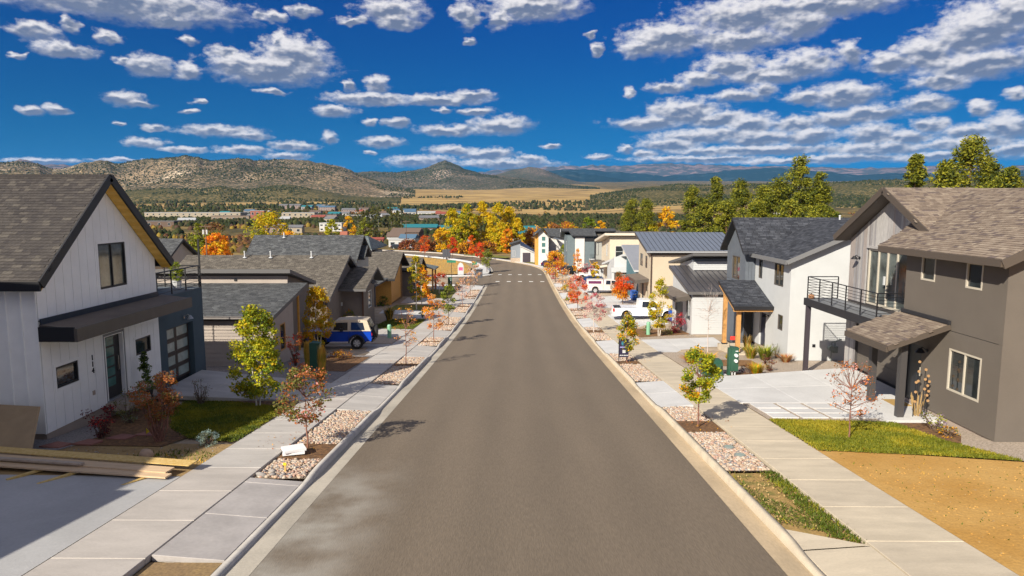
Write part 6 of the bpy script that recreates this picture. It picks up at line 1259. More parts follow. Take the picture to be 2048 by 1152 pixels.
pc = thing('potted_conifer', 'dark green conifer in a black pot by the front door of 114', 'potted tree', (-13.1, 23.25, -1.75)); MB().tube((-13.1, 23.25, -1.75), (-13.1, 23.25, -1.2), .17, .24, 10).build('pot', blk, pc); p_, c_, i_ = crown_pts(1200, 40, .28, 0, 1.35, 'cone', .12, (-13.1, 23.25, -1.22)); v_, f_ = rot_quads(p_, .085, .6); ob_np('foliage', v_, f_, [Ldk, Lg], pc, midx=rng.integers(0, 2, 1200))
tp = thing('topiary', 'round green topiary in a white pot on the roof terrace', 'potted plant', (-14.3, 28.2, 1.77)); MB().tube((-14.3, 28.2, 1.77), (-14.3, 28.2, 2.1), .15, .2, 10).build('pot', white_paint, tp); p_, c_, i_ = crown_pts(1500, 34, .26, 0, .75, 'oval', .12, (-14.3, 28.2, 2.1)); v_, f_ = rot_quads(p_, .05); ob_np('foliage', v_, f_, [Lg, Lyg], tp, midx=rng.integers(0, 2, 1500))
bx_ = thing('deck_box', 'dark storage box on the roof terrace behind the railing', 'box', (-15.2, 27.2, 1.77)); MB().box(-15.6, -14.8, 26.5, 27.6, 1.77, 2.3).build('body', dark_trim, bx_); MB().box(-15.65, -14.75, 26.45, 27.65, 2.3, 2.36).build('lid', blk, bx_)
grass_clump('reed_grass', 'golden feather grass clump left of the meter pedestal', -10.1, 31.9, 1.3, .32, [Lstraw, Lyg, Lstraw], 500, wid=.012, lean=.16, plume=(Lstraw, 260)); grass_clump('reed_grass', 'golden feather grass clump nearest the left footway', -8.75, 29.6, 1.35, .36, [Lstraw, Lyg, Lstraw], 600, wid=.012, lean=.16, plume=(Lstraw, 320)); grass_clump('reed_grass', 'dark olive grass clump beside the taupe entry gable', -11.1, 57.6, 1.2, .6, [Lol, Ldk, Lstraw], 260, wid=.025)
shrub('shrub', 'orange and green shrub against the taupe garage wall', -12.9, 51.0, 1.5, .6, [Lo, Lyg, Lg], 500, .10, shape='oval'); shrub('shrub', 'reddish shrub behind the meter pedestal on the left', -11.2, 33.4, 1.7, .5, [Lrust, Lbr, Lr], 700, .07); shrub('shrub', 'low copper shrub next to the golden grasses', -9.3, 27.9, 1.15, .4, [Lpk, Lo, Lrust], 420, .06); shrub('shrub', 'dark round bush by the cedar wall', -14.2, 70.6, 1.0, .7, [Ldk, Lg], 400, .12, shape='dome'); shrub('shrub', 'golden brown groundcover beside the blue car', -9.6, 36.0, .35, .8, [Lbr, Lgold, Lrust], 700, .06, shape='dome', z0=.02); shrub('shrub', 'little green shrub on the lawn edge past the fourth sapling', -8.6, 60.0, .8, .3, [Lyg, Lg], 200, .09, shape='oval'); shrub('shrub', 'small green bush beside the small red maple', -9.3, 87.5, .7, .5, [Ldk, Lg], 250, .12, shape='dome'); shrub('shrub', 'tan tuft beside the far green meter pedestal', -8.3, 92, .7, .6, [Ltan, Lstraw], 300, .12, shape='dome')
# ------------------------------------------------------------------ near trees and shrubs, right
tree('ash_sapling', 'dense yellow-green sapling nearest the camera on the right', 'tree', 5.65, 20.9, 2.5, .57, [Lyg, Lg, Lcott, Lgold], 5200, .07, .36, 'egg', 60, .2, .028, bark_red, weights=[.46, .36, .13, .05]); tree('crabapple', 'sparse copper-leaved crabapple on the right lawn', 'tree', 9.63, 19.35, 2.5, .68, [Lrust, Lpk, Lo, Lbr], 560, .06, .28, 'egg', 40, .2, .026, bark_red, limbs=36, limb_r=.012, twigs=3)
tree('ash_sapling', 'yellow-green sapling beside the yard sign', 'tree', 5.68, 35.3, 2.55, .45, [Lyg, Lcott, Lgold, Lg], 3400, .085, .22, 'column', 64, .22, .04, bark_red); tree('bare_sapling', 'leafless pale sapling in front of the white lap-sided garage', 'tree', 11.0, 39.2, 4.0, .8, [Lpk2], 40, .06, .35, 'egg', 30, .25, .03, mat('bark_pale', (.5, .42, .38), .8), limbs=30, limb_r=.012, twigs=4); tree('birch', 'sparse yellow-green birch beside the white pickup', 'tree', 9.8, 47.1, 4.1, .75, [Lyg, Lcott, Ly], 4600, .095, .16, 'column', 60, .26, .035, bark_white, 2, spread=.14)
tree('crabapple', 'pale pink sparse crabapple by the white pickup', 'tree', 5.57, 50.1, 2.9, .95, [Lpk, Lpk2, Lmag], 1700, .085, .3, 'egg', 40, .24, .04, mat('bark_pale2', (.55, .48, .44), .8), limbs=30, limb_r=.018, twigs=3, weights=[.35, .4, .25]); shrub('burning_bush', 'magenta burning bush at the corner of the white garage', 11.4, 49.3, 1.5, .85, [Lmag, Lr, Lpk], 1300, .075, weights=[.6, .2, .2]); tree('maple', 'orange and red maple before the pink crabapple row', 'tree', 5.8, 66.7, 3.4, 1.15, [Lro, Lo, Lpk, Lrust], 2600, .12, .25, 'egg', 36, .36, .04, weights=[.4, .3, .2, .1]); tree('maple', 'round orange-red maple behind the white pickup', 'tree', 11.2, 73.2, 2.9, 1.05, [Lgold, Lo, Lro, Lro], 3600, .13, .2, 'oval', 34, .42, .05, colour_by='height')
tree('aspen', 'slim yellow aspen in front of the dark blue car', 'tree', 10.6, 94, 3.9, .5, [Ly, Lgold, Lyg], 1700, .13, .05, 'column', 26, .26, .04, bark_white); tree('ash', 'brownish green young tree beside the white topper truck', 'tree', 12.2, 83.5, 3.0, .95, [Lbr, Lrust, Lol], 1200, .13, .15, 'cone', 32, .34, .05); shrub('rabbitbrush', 'round yellow-green bush by the right kerb', 5.9, 76.9, .95, .75, [Lyg, Lcott, Lol], 800, .10, shape='dome', z0=.03); tree('bare_sapling', 'slim bare sapling before the crossing on the right', 'tree', 5.74, 89.3, 2.8, .4, [Lrust], 30, .1, .3, 'egg', 14, .2, .03, limbs=10); tree('maple', 'yellow and red maple just before the crossing on the right', 'tree', 5.4, 101, 4.6, 1.7, [Lgold, Ly, Lr, Lpeach], 2600, .18, .2, 'egg', 36, .55, .06, weights=[.42, .3, .13, .15]); tree('maple', 'deep red maple left of the yellow and red one', 'tree', 4.9 + .6, 111, 4.2, 1.0, [Lr, Lburg, Lmag], 900, .18, .25, 'egg', 24, .42, .06); tree('maple', 'pale gold low tree between the crossing and the dark blue car', 'tree', 6.4, 93, 2.6, 1.3, [Lpeach, Lgold, Lpk2], 600, .14, .2, 'egg', 26, .45, .04); shrub('shrub', 'small pink bush at the kerb by the crossing', 5.4, 106.5, 1.2, .7, [Lpk, Lmag], 260, .16, shape='oval')
tree('aspen', 'narrow green tree before the cedar-striped house', 'tree', 8.4, 127, 5.0, .75, [Lg, Lol, Lyg], 1200, .2, .12, 'column', 28, .42, .08); tree('aspen', 'narrow orange tree before the grey and white house', 'tree', 9.6, 112, 4.6, .6, [Lo, Lgold], 900, .18, .08, 'column', 26, .34, .06); shrub('red_twig', 'pink twiggy bush beside the narrow orange tree', 10.6, 106, 2.6, 1.2, [Lpk, Lmag], 420, .14, bark_red, twig=30)
grass_clump('ornamental_grass', 'straw-coloured spiky grass by the porch door', 13.3, 39.3, .85, .35, [Lstraw, Ltan, Lol], 160, z=-3.08, wid=.02)
for lb, x, y, h, r, c in (('green and gold grass tuft nearest the porch step', 12.55, 36.4, .75, .5, [Lyg, Lol, Lstraw]), ('larger green grass tuft beside the porch step', 13.15, 35.9, .8, .6, [Lol, Lg, Lyg]), ('low tan grass tuft at the corner of the grey house', 13.9, 35.0, .45, .4, [Ltan, Lrust]), ('orange grass tuft beside the meter pedestal', 10.9, 30.75, .6, .4, [Lgold, Lyg, Lstraw]), ('golden grass behind the transformer box', 9.6, 34.3, .6, .55, [Lgold, Lstraw, Ltan]), ('short golden grass left of the golden one by the transformer', 8.9, 34.6, .4, .5, [Lgold, Lrust]), ('yellow tuft just behind the meter pedestal', 10.9, 34.6, .5, .25, [Ly, Lyg])): grass_clump('ornamental_grass', lb, x, y, h, r, c, 200, wid=.018, lean=.5)
shrub('shrub', 'dark purple-brown bush right of the meter pedestal', 11.9, 31.9, .85, .42, [Lburg, Lbr], 420, .06); shrub('shrub', 'dead brown mound behind the meter pedestal', 10.7, 31.4, .4, .4, [Lbr, Lburg], 260, .06, shape='dome'); shrub('shrub', 'lavender and yellow flowers under the porch canopy post', 12.75, 20.4, .6, .4, [Lyg, leafm('lavender', (.36, .27, .38)), Lol], 420, .05); shrub('shrub', 'low brown-green ground plant on the mulch by the dark house', 12.75, 19.6, .3, .35, [Lol, Lbr, Lgold], 300, .05, shape='dome'); shrub('shrub', 'thin grey stalks against the light grey house', 14.0, 36.6, .9, .4, [Lsage], 60, .05, twig=16); shrub('shrub', 'small dark bush in the mulch by the birch', 9.3, 48.6, .6, .45, [Ldk, Lol], 260, .07, shape='dome'); shrub('shrub', 'low green bush on the mulch beside the magenta one', 10.5, 48.2, .4, .5, [Lol, Lg], 260, .07, shape='dome'); shrub('shrub', 'yellow shrub on the rock bed before the topper truck', 7.0 - .9, 86.9, .9, .8, [Lyg, Lgold], 400, .12, shape='dome')
# ------------------------------------------------------------------ utilities, signs
def pedestal_meter(label, x, y, s_=1.0, z=None, meters=True):
    z = G(y) if z is None else z; o = thing('meter_pedestal', label, 'utility pedestal', (x, y, z)); MB().box(x - .2 * s_, x + .2 * s_, y - .14, y + .14, z + .25, z + 1.5 * s_).build('cabinet', steelgreen, o); MB().prism([(x - .22 * s_, y - .16, z + 1.5 * s_), (x + .22 * s_, y - .16, z + 1.5 * s_), (x + .22 * s_, y + .16, z + 1.5 * s_), (x - .22 * s_, y + .16, z + 1.56 * s_)], (0, 0, .04)).build('lid', steelgreen, o)
    MB().box(x - .32 * s_, x - .205 * s_, y - .12, y + .12, z - .1, z + 1.52 * s_).build('channel', steelgreen, o)
    for k in (0, 1):
        if meters: q = MB().tube((x + .04, y - .14, z + (.85 + .3 * k) * s_), (x + .04, y - .24, z + (.85 + .3 * k) * s_), .085, .075, 12).build('meter', mat('meter_glass', (.6, .62, .62), .15), o)
        MB().tube((x - .06 + .13 * k, y, z - .1), (x - .06 + .13 * k, y, z + .26), .04).build('conduit', white_paint, o)
    if meters: MB().box(x + .02, x + .14, y - .146, y - .141, z + 1.34 * s_, z + 1.40 * s_).build('sticker', white_paint, o)
pedestal_meter('dark green meter pedestal with two round meters beside the transformer box', 9.85, 30.75, .86); pedestal_meter('dark green meter pedestal between the golden grasses on the left', -9.45, 31.2, .95, meters=False); pedestal_meter('distant green meter pedestal beside the small red maple', -9.1, 90, 1.05)
tb = thing('transformer_box', 'green pad-mounted transformer box beside the meter pedestal', 'transformer', (8.95, 30.9, G(30.9))); zt_ = G(30.9); MB().box(8.35, 9.55, 30.55, 31.35, zt_ - .1, zt_ + .06).build('pad', conc_pale, tb); MB().prism([(8.4, 30.6, zt_ + .06), (8.4, 30.6, zt_ + .6), (8.4, 30.85, zt_ + .72), (8.4, 31.3, zt_ + .72), (8.4, 31.3, zt_ + .06)], (.92, 0, 0)).build('cabinet', steelgreen, tb); MB().box(8.94, 8.955, 30.585, 30.6, zt_ + .08, zt_ + .58).build('door_seam', blk, tb); MB().box(9.02, 9.16, 30.59, 30.599, zt_ + .32, zt_ + .4).build('sticker', white_paint, tb); MB().box(9.24, 9.28, 30.56, 30.6, zt_ + .35, zt_ + .5).build('latch', blk, tb)
for lb, x, y in (('pale green cylinder pedestal among rocks past the blue car', -8.8, 45.6), ('pale green cylinder pedestal beside the sparse birch on the right', 9.2, 47.9)):
    o = thing('cable_pedestal', lb, 'utility pedestal', (x, y, G(y))); MB().tube((x, y, G(y) - .05), (x, y, G(y) + .85), .14, .14, 14).build('tube', palegreen, o); MB().tube((x, y, G(y) + .85), (x, y, G(y) + .95), .15, .11, 14).build('cap', palegreen, o)
for lb, x, y in (('irrigation valve cover nearest the tree in the right rock bed', 5.85, 18.4), ('irrigation valve cover nearer the camera in the right rock bed', 5.9, 17.6)):
    o = thing('valve_cover', lb, 'valve cover', (x, y, R(y) + .12)); MB().tube((x, y, R(y) + .08), (x, y, R(y) + .15), .16, .15, 16).build('rim', mat('cover_grey', (.22, .21, .2), .7), o); MB().tube((x, y, R(y) + .15), (x, y, R(y) + .158), .12, .12, 16).build('lid', mat('cover_green', (.25, .30, .27), .7), o)
sg = thing('yard_sign', 'black real-estate style yard sign on a post beside the footway', 'sign', (5.4, 35.0, R(35) + .1)); z_ = R(35) - .02; MB().box(5.2, 5.235, 34.98, 35.02, z_, z_ + 1.4).build('post', blk, sg); MB().box(5.2, 5.75, 34.98, 35.02, z_ + 1.34, z_ + 1.37).build('arm', blk, sg)
bd = MB().box(5.24, 5.72, 34.985, 35.015, z_ + .42, z_ + 1.32).build('board', mat('sign_navy', (.02, .015, .045), .5), sg); tl = mat('sign_teal', (.05, .35, .45), .5)
lettering('E', .26, (5.4, 34.98, z_ + 1.06), tl, bd); 
for i, (a, b_) in enumerate(((5.26, 5.36), (5.38, 5.45), (5.47, 5.58), (5.60, 5.69))): MB().box(a, b_, 34.978, 34.983, z_ + .49, z_ + .54).build('print_bar', white_paint, bd)
MB().box(5.27, 5.55, 34.978, 34.983, z_ + .92, z_ + .98).build('print_bar', mat('sign_violet', (.3, .3, .6), .5), bd); MB().box(5.40, 5.56, 34.978, 34.983, z_ + .64, z_ + .80).build('print_square', white_paint, bd)
def post_sign(name, label, x, y, h, plate, m, rot=0, z=None):
    z = G(y) if z is None else z; o = thing(name, label, 'sign', (x, y, z)); MB().tube((x, y, z), (x, y, z + h), .035).build('post', blk, o); w, hh = plate; MB().box(x - w / 2, x + w / 2, y - .045, y - .036, z + h - hh, z + h).build('plate', m, o); return o
sgreen = mat('sign_green', (.02, .18, .10), .5); o = post_sign('street_name_sign', 'green street-name sign on a dark post at the side street', -9.7, 104.2 - 6.6, 3.5, (1.3, .35), sgreen)
o = post_sign('road_sign', 'back of a grey road sign on the far side of the bend', -12.4, 168.6, 4.2, (.6, .6), mat('sign_back', (.25, .26, .27), .5)); o = post_sign('road_sign', 'small green sign plate at the corner paving', -8.3, 127, 1.5, (.9, .6), sgreen)
rs_ = thing('sale_sign', 'white rounded sign with pink print at the side-street corner', 'sign', (-9.9, 115.4, R(115))); z_ = R(115) + .1; MB().prism([(-10.4, 115.4, z_), (-9.4, 115.4, z_), (-9.4, 115.4, z_ + 1.5), (-9.6, 115.4, z_ + 1.95), (-9.9, 115.4, z_ + 2.1), (-10.2, 115.4, z_ + 1.95), (-10.4, 115.4, z_ + 1.5)], (0, .08, 0)).build('board', white_paint, rs_); MB().box(-10.25, -9.55, 115.38, 115.395, z_ + .75, z_ + 1.3).build('print', mat('sign_pink', (.7, .08, .2), .5), rs_)
mb_ = thing('letter_box', 'dark grey cluster letter box on a post by the left kerb', 'letter box', (-6.2, 97.5, R(97))); z_ = R(97) + .1; MB().box(-6.25, -6.15, 97.45, 97.55, z_, z_ + 1.0).build('post', blk, mb_); MB().box(-6.35, -5.25, 97.2, 97.8, z_ + 1.0, z_ + 2.1).build('box', mat('box_grey', (.06, .065, .08), .5), mb_); MB().box(-6.42, -5.18, 97.15, 97.85, z_ + 2.1, z_ + 2.2).build('lid', blk, mb_)
cb_ = thing('cluster_mailbox', 'dark cluster mailbox unit standing along the bend', 'letter box', (-17, 159.6, R(159))); z_ = R(159) + .1
for k in range(3): MB().box(-17.9 + k * .62, -17.32 + k * .62, 159.3, 160, z_ + .5, z_ + 2.2).build('unit', mat('box_grey', (.06, .065, .08), .5), cb_); MB().box(-17.7 + k * .62, -17.55 + k * .62, 159.5, 159.7, z_, z_ + .5).build('leg', blk, cb_)
ds = thing('yard_stakes', 'tall metal stakes with copper discs and a straw bundle beside the dark house door', 'garden ornament', (13.05, 21.9, G(21.9))); z_ = G(21.9); cop = mat('copper_disc', (.55, .33, .16), .4, metal=.3)
for k in range(5):
    x, y, h = 12.85 + .12 * k, 21.75 + .1 * math.sin(k * 2), 1.3 + .22 * ((k * 3) % 4); MB().tube((x, y, z_), (x + .03, y, z_ + h), .012, n=4).build('stake', blk, ds)
    for j in range(3): MB().tube((x + .03, y - .01, z_ + h - .32 * j), (x + .03, y - .03, z_ + h - .32 * j), .045, .045, 10).build('disc', cop, ds)
v_ = MB()
for k in range(26): a = rng.uniform(0, 6.28); v_.tube((13.05 + .05 * math.cos(a), 21.85 + .05 * math.sin(a), z_ + .05), (13.05 + .22 * math.cos(a), 21.85 + .2 * math.sin(a), z_ + rng.uniform(.5, .95)), .012, .006, 4)
v_.build('straw_bundle', Ltan, ds)
pk = thing('pumpkin', 'small copper pumpkin on the corner of the balcony', 'pumpkin', (13.62, 31.65, .905)); pm_ = MB()
for k in range(8): a = k * .785; pm_.blob((13.62 + .07 * math.cos(a), 31.65 + .07 * math.sin(a), 1.02), (.075, .075, .11), k, nu=6, nv=4, jit=0)
pm_.build('flesh', mat('pumpkin', (.35, .17, .08), .5), pk, True); MB().tube((13.62, 31.65, 1.1), (13.63, 31.65, 1.2), .02).build('stalk', bark, pk)
fl = thing('marker_flag', 'red marker flag beside the nearer porch post', 'flag', (12.15, 38.9, G(38.9))); MB().tube((12.1, 38.6, G(38.6)), (12.1, 38.6, G(38.6) + 1.0), .012).build('wire', blk, fl); MB().box(12.1, 12.38, 38.59, 38.6, G(38.6) + .78, G(38.6) + 1.0).build('pennant', mat('flag_red', (.65, .04, .03), .6), fl)
bh = thing('basketball_hoop', 'portable basketball hoop in front of the cedar-striped house', 'basketball hoop', (9.0, 128, -6.7)); MB().tube((9.3, 129, -6.8), (9.3, 129, -3.6), .07).build('pole', blk, bh); MB().box(8.2, 10.0, 128.6, 128.68, -3.9, -2.75).build('backboard', white_paint, bh); MB().tube((9.1, 128.3, -3.7), (9.1, 128.3, -3.62), .24, .24, 12).build('rim', mat('rim_red', (.6, .06, .03), .5), bh); MB().tube((9.1, 128.3, -3.7), (9.1, 128.3, -4.3), .22, .12, 10).build('net', mat('net_violet', (.35, .1, .3), .7), bh); MB().box(8.7, 10.1, 128.2, 129.4, -6.9, -6.6).build('base', blk, bh)
# blue wheeled bins
def bin_(label, x, y, rz=0):
    z = G(y); o = thing('wheelie_bin', label, 'bin', (x, y, z), 'blue wheeled bins'); bl = mat('bin_blue', (.02, .10, .42), .45, .06, 3); mb = MB(); a, b_ = .24, .31; mb.hexa([(x - a, y - a, z + .08), (x + a, y - a, z + .08), (x + a, y + a, z + .08), (x - a, y + a, z + .08), (x - b_, y - b_, z + 1.0), (x + b_, y - b_, z + 1.0), (x + b_, y + b_, z + 1.0), (x - b_, y + b_, z + 1.0)]); mb.build('body', bl, o)
    MB().prism([(x - .34, y - .36, z + 1.0), (x + .34, y - .36, z + 1.0), (x + .34, y + .34, z + 1.0), (x - .34, y + .34, z + 1.0)], (0, 0, .07)).build('lid', bl, o)
    for s_ in (-1, 1): MB().tube((x + s_ * .22, y + .3, z + .12), (x + s_ * .3, y + .3, z + .12), .12, .12, 10).build('wheel', blk, o)
    MB().box(x - .12, x + .14, y - .318, y - .314, z + .7, z + .8).build('sticker', white_paint, o)
bin_('blue wheeled bin beside the white pickup bonnet', 13.0, 57.2); bin_('blue wheeled bin by the teal garage door, nearer one', 13.0, 76.4); bin_('blue wheeled bin by the teal garage door, farther one', 13.1, 77.9)

# ------------------------------------------------------------------ vehicles (built along +X: front at +X, origin on the ground)
tyre_m = mat('tyre', (.012, .012, .012), .8); rim_m = mat('alloy', (.55, .55, .56), .4, metal=.2); carglass = mat('car_glass', (.02, .024, .03), .05, spec=.8); lampred = mat('lamp_red', (.45, .01, .015), .3); lampw = mat('lamp_clear', (.7, .7, .68), .15); trimb = mat('black_plastic', (.02, .02, .022), .6)
def car_paint(n, c): return mat('paint_' + n, c, .22, .03, 2, spec=.6)
def arch(cx, r, z, n=7): return [(cx - r * math.cos(math.pi * i / n), z + r * math.sin(math.pi * i / n)) for i in range(n + 1)]
def vehicle(label, cat, x, y, z, rz, L_, W, wheels, wr, lower, upper, glassq, paintm, roofm=None, extras=None, rails=None, group='parked vehicles', seams=()):
    """lower/upper: side outlines (x,z); upper leans in; glassq: side window quads"""
    o = thing('vehicle' if False else cat.replace(' ', '_'), label, cat, (0, 0, 0), group); h = W / 2
    def P_(q, yy, lean=0, zl=1.0): return [(a, yy, b_) for a, b_ in q]
    mb = MB(); n = len(lower)
    # body: centre section plus slightly tucked sides so that the flanks are not flat
    rings = [(-h + .03, .985), (-h, 1), (h, 1), (h - .03, .985)]
    zc = .62
    v = []
    for yy, k in ((-h + .05, .97), (-h, 1.0), (h, 1.0), (h - .05, .97)): v += [((a - (L_ / 2)) * k, yy, zc + (b_ - zc) * k) for a, b_ in lower]
    f = [tuple(range(n))[::-1], tuple(range(3 * n, 4 * n))]
    for r_ in range(3): f += [(r_ * n + i, r_ * n + (i + 1) % n, (r_ + 1) * n + (i + 1) % n, (r_ + 1) * n + i) for i in range(n)]
    mb.raw(v, f); body = mb.build('body', paintm, o)
    if upper:
        zb = min(q[1] for q in upper); zt = max(q[1] for q in upper); m_ = len(upper); v = []
        for s_ in (-1, 1):
            v += [((a - L_ / 2), s_ * (h - .04 - .16 * (b_ - zb) / max(.01, zt - zb)), b_) for a, b_ in upper]
        mb = MB(); mb.raw(v, [tuple(range(m_)), tuple(range(2 * m_ - 1, m_ - 1, -1))] + [(i, i + m_, (i + 1) % m_ + m_, (i + 1) % m_) for i in range(m_)]); mb.build('cabin', roofm or paintm, o)
        for q in glassq:
            for s_ in (-1, 1):
                pts = [((a - L_ / 2), s_ * (h - .034 - .16 * (b_ - zb) / max(.01, zt - zb)), b_) for a, b_ in q]; MB().prism(pts, (0, s_ * .012, 0)).build('side_window', carglass, o)
    for wx in wheels:
        for s_ in (-1, 1):
            cx = wx - L_ / 2; t = MB(); t.tube((cx, s_ * (h - .22), wr), (cx, s_ * (h - .02), wr), wr, wr, 20); tt = t.build('wheel', tyre_m, o)
            r_ = MB(); r_.tube((cx, s_ * (h - .03), wr), (cx, s_ * (h - .008), wr), wr * .62, wr * .6, 18); r_.build('rim', mat('rim_dark', (.22, .22, .23), .4, metal=.3), tt); sp = MB()
            for k in range(6): a = k * math.pi / 3; sp.beam((cx, s_ * (h - .004), wr), (cx + wr * .56 * math.cos(a), s_ * (h - .004), wr + wr * .56 * math.sin(a)), .07, .02, up=(0, 1, 0))
            sp.tube((cx, s_ * (h - .012), wr), (cx, s_ * (h + .006), wr), wr * .17, wr * .15, 10); sp.build('spokes', rim_m, tt)
    for sx in seams:
        for s_ in (-1, 1): MB().box(sx - L_ / 2 - .007, sx - L_ / 2 + .007, s_ * (h - .004), s_ * (h + .004), .52, 1.07).build('panel_gap', trimb, o)
    if extras: extras(o, L_, h)
    o.location = (x, y, z); o.rotation_euler = (0, 0, rz)
    for ch in o.children: ch.matrix_parent_inverse = Matrix.Identity(4)
    return o
def low_profile(L_, zb, zf, zh, wx, r, front, rear):
    """sill line with wheel arches, then the upper edge given by front/rear heights"""
    p = [(0, zb + .12), (.04, zb)]
    for c in wx: p += arch(c, r, zb)
    return p + [(L_ - .05, zb), (L_, zb + .15)] + front + rear
def bx3(o, name, m, *b_): return MB().box(*b_).build(name, m, o)
# blue soft-top 4x4
def ex_4x4(o, L_, h):
    q = L_ / 2; sp = MB(); sp.tube((-q - .02, 0.05, .95), (-q - .24, .05, .95), .37, .37, 20); s_ = sp.build('spare_wheel', tyre_m, o); MB().tube((-q - .24, .05, .95), (-q - .26, .05, .95), .24, .2, 14).build('hub', trimb, s_)
    for y in (-1, 1):
        MB().box(-q - .03, -q + .0, y * (h - .1) - .07, y * (h - .1) + .07, .82, 1.0).build('tail_light', lampred, o); fa = MB()
        for c in (.88, L_ - .78): 
            a = arch(c - q, .5, .42, 8)
            fa.prism([(p[0], y * h, p[1]) for p in a] + [(p[0] * .0 + (c - q) + (p[0] - c + q) * .84, y * h, .42 + (p[1] - .42) * .84) for p in a[::-1]], (0, y * .13, 0))
        fa.build('fender_flare', trimb, o); MB().box(L_ * .43 - q, L_ * .47 - q, y * h, y * (h + .16), 1.12, 1.3).build('mirror', trimb, o)
    MB().box(-q - .1, -q + .05, -h + .1, h - .1, .42, .56).build('rear_bumper', trimb, o); MB().box(q - .02, q + .16, -h + .05, h - .05, .45, .62).build('front_bumper', trimb, o); MB().prism([(-q + .05, -.55, 1.16), (-q + .05, .55, 1.16), (-q + .24, .48, 1.66), (-q + .24, -.48, 1.66)], (-.02, 0, 0)).build('rear_window', carglass, o); MB().box(.55 - .1, q - .12, -h + .1, h - .1, 1.0, 1.08).build('bonnet_top', car_paint('blue', (.006, .055, .42)), o)
low4 = [(0, .55), (.02, .5)] + arch(.88, .44, .48) + arch(3.9 - .78, .44, .48) + [(3.86, .55), (3.88, 1.0), (2.55, 1.06), (2.5, 1.1), (.03, 1.1)]
up4 = [(.03, 1.09), (2.45, 1.09), (2.2, 1.70), (1.6, 1.78), (.9, 1.78), (.28, 1.72)]
Z4 = -3.3
vehicle('blue 4x4 with a beige soft top parked on the left drive', 'car', -10.85, 41.0, Z4 - .06, rad(183), 3.9, 1.7, (.88, 3.12), .37, low4, up4, [[(1.42, 1.17), (2.28, 1.17), (2.13, 1.6), (1.42, 1.62)], [(.4, 1.17), (1.22, 1.17), (1.22, 1.62), (.52, 1.6)]], car_paint('blue', (.006, .055, .42)), mat('canvas', (.50, .42, .32), .8, .06, 4), ex_4x4, seams=(1.35, 2.4))
# pickups
def ex_pick(topper=False, pm=None):
    def f(o, L_, h):
        q = L_ / 2
        for y in (-1, 1): MB().box(-q - .015, -q + .12, y * h - .01, y * h + .01, .82, 1.08).build('tail_light', lampred, o); MB().box(q - .18, q - .0, y * (h - .02) - .02, y * (h - .02) + .02, .78, .98).build('headlight', lampw, o); MB().box(L_ * .64 - q, L_ * .64 - q + .12, y * h, y * (h + .2), 1.12, 1.32).build('mirror', trimb, o); MB().box(L_ * .53 - q, L_ * .53 - q + .16, y * (h + .004) - .012, y * (h + .004) + .012, .98, 1.02).build('door_handle', trimb, o)
        MB().box(-q - .14, -q + .02, -h + .1, h - .1, .45, .62).build('rear_bumper', rim_m, o); MB().box(q - .04, q + .1, -h + .04, h - .04, .42, .68).build('front_bumper', rim_m, o); MB().box(q - .03, q + .02, -.55, .55, .74, .98).build('grille', trimb, o); MB().box(-q - .02, -q + .0, -.5, .5, .72, 1.04).build('tailgate_panel', trimb if False else car_paint('white', (.72, .72, .72)), o)
        if topper: t = MB(); t.hexa([(-q + .02, -h + .03, 1.13), (-q + 2.1, -h + .03, 1.13), (-q + 2.1, h - .03, 1.13), (-q + .02, h - .03, 1.13), (-q + .1, -h + .16, 1.75), (-q + 2.1, -h + .16, 1.75), (-q + 2.1, h - .16, 1.75), (-q + .1, h - .16, 1.75)]); t.build('topper', pm, o); [MB().prism([(-q + .3, y * (h - .055), 1.27), (-q + 1.9, y * (h - .055), 1.27), (-q + 1.9, y * (h - .13), 1.6), (-q + .3, y * (h - .13), 1.6)], (0, y * .012, 0)).build('topper_window', mat('tinted_violet', (.12, .03, .08), .1), o) for y in (-1, 1)]
        else: MB().box(-q + .1, -q + 2.0, -h + .14, h - .14, 1.125, 1.14).build('bed_floor', trimb, o)
    return f
lowp = [(0, .55), (.03, .48)] + arch(1.15, .48, .48) + arch(5.6 - .95, .48, .48) + [(5.55, .52), (5.6, .7), (5.58, 1.02), (5.4, 1.1), (4.15, 1.16), (2.1, 1.16), (0, 1.13)]
upp = [(2.15, 1.14), (4.25, 1.14), (3.62, 1.72), (3.3, 1.80), (2.5, 1.80), (2.2, 1.74)]; gp = [[(3.15, 1.2), (4.05, 1.2), (3.55, 1.66), (3.15, 1.68)], [(2.45, 1.2), (3.05, 1.2), (3.05, 1.68), (2.5, 1.68)]]
wp = car_paint('white', (.74, .74, .74))
pu = vehicle('white pickup truck parked nose-in beside the beige house', 'pickup truck', 10.9, 58.6, -4.58, rad(-3), 5.6, 1.95, (1.15, 4.65), .38, lowp, upp, gp, wp, None, ex_pick(), seams=(2.12, 3.1, 4.12)); MB().prism([(.33 - 1.0 - .01, -.7, 1.24), (.33 - 1.0 - .01, .7, 1.24), (-.6, .62, 1.68), (-.6, -.62, 1.68)], (-.05, 0, 0)).build('rear_window', carglass, pu)
pu2 = vehicle('white pickup with a topper and violet side windows further down the right', 'pickup truck', 11.3, 86.0, -5.75, rad(-4), 5.6, 1.95, (1.15, 4.65), .42, lowp, upp, gp, car_paint('pearl', (.66, .58, .55)), None, ex_pick(True, car_paint('pearl', (.66, .58, .55))), seams=(2.12, 3.1, 4.12))
pu3 = vehicle('white crew-cab pickup beyond the dark blue car', 'pickup truck', 11.5, 106.5, -6.35, rad(-3), 5.6, 1.95, (1.15, 4.65), .42, lowp, upp, gp, wp, None, ex_pick(), seams=(2.12, 3.1, 4.12))
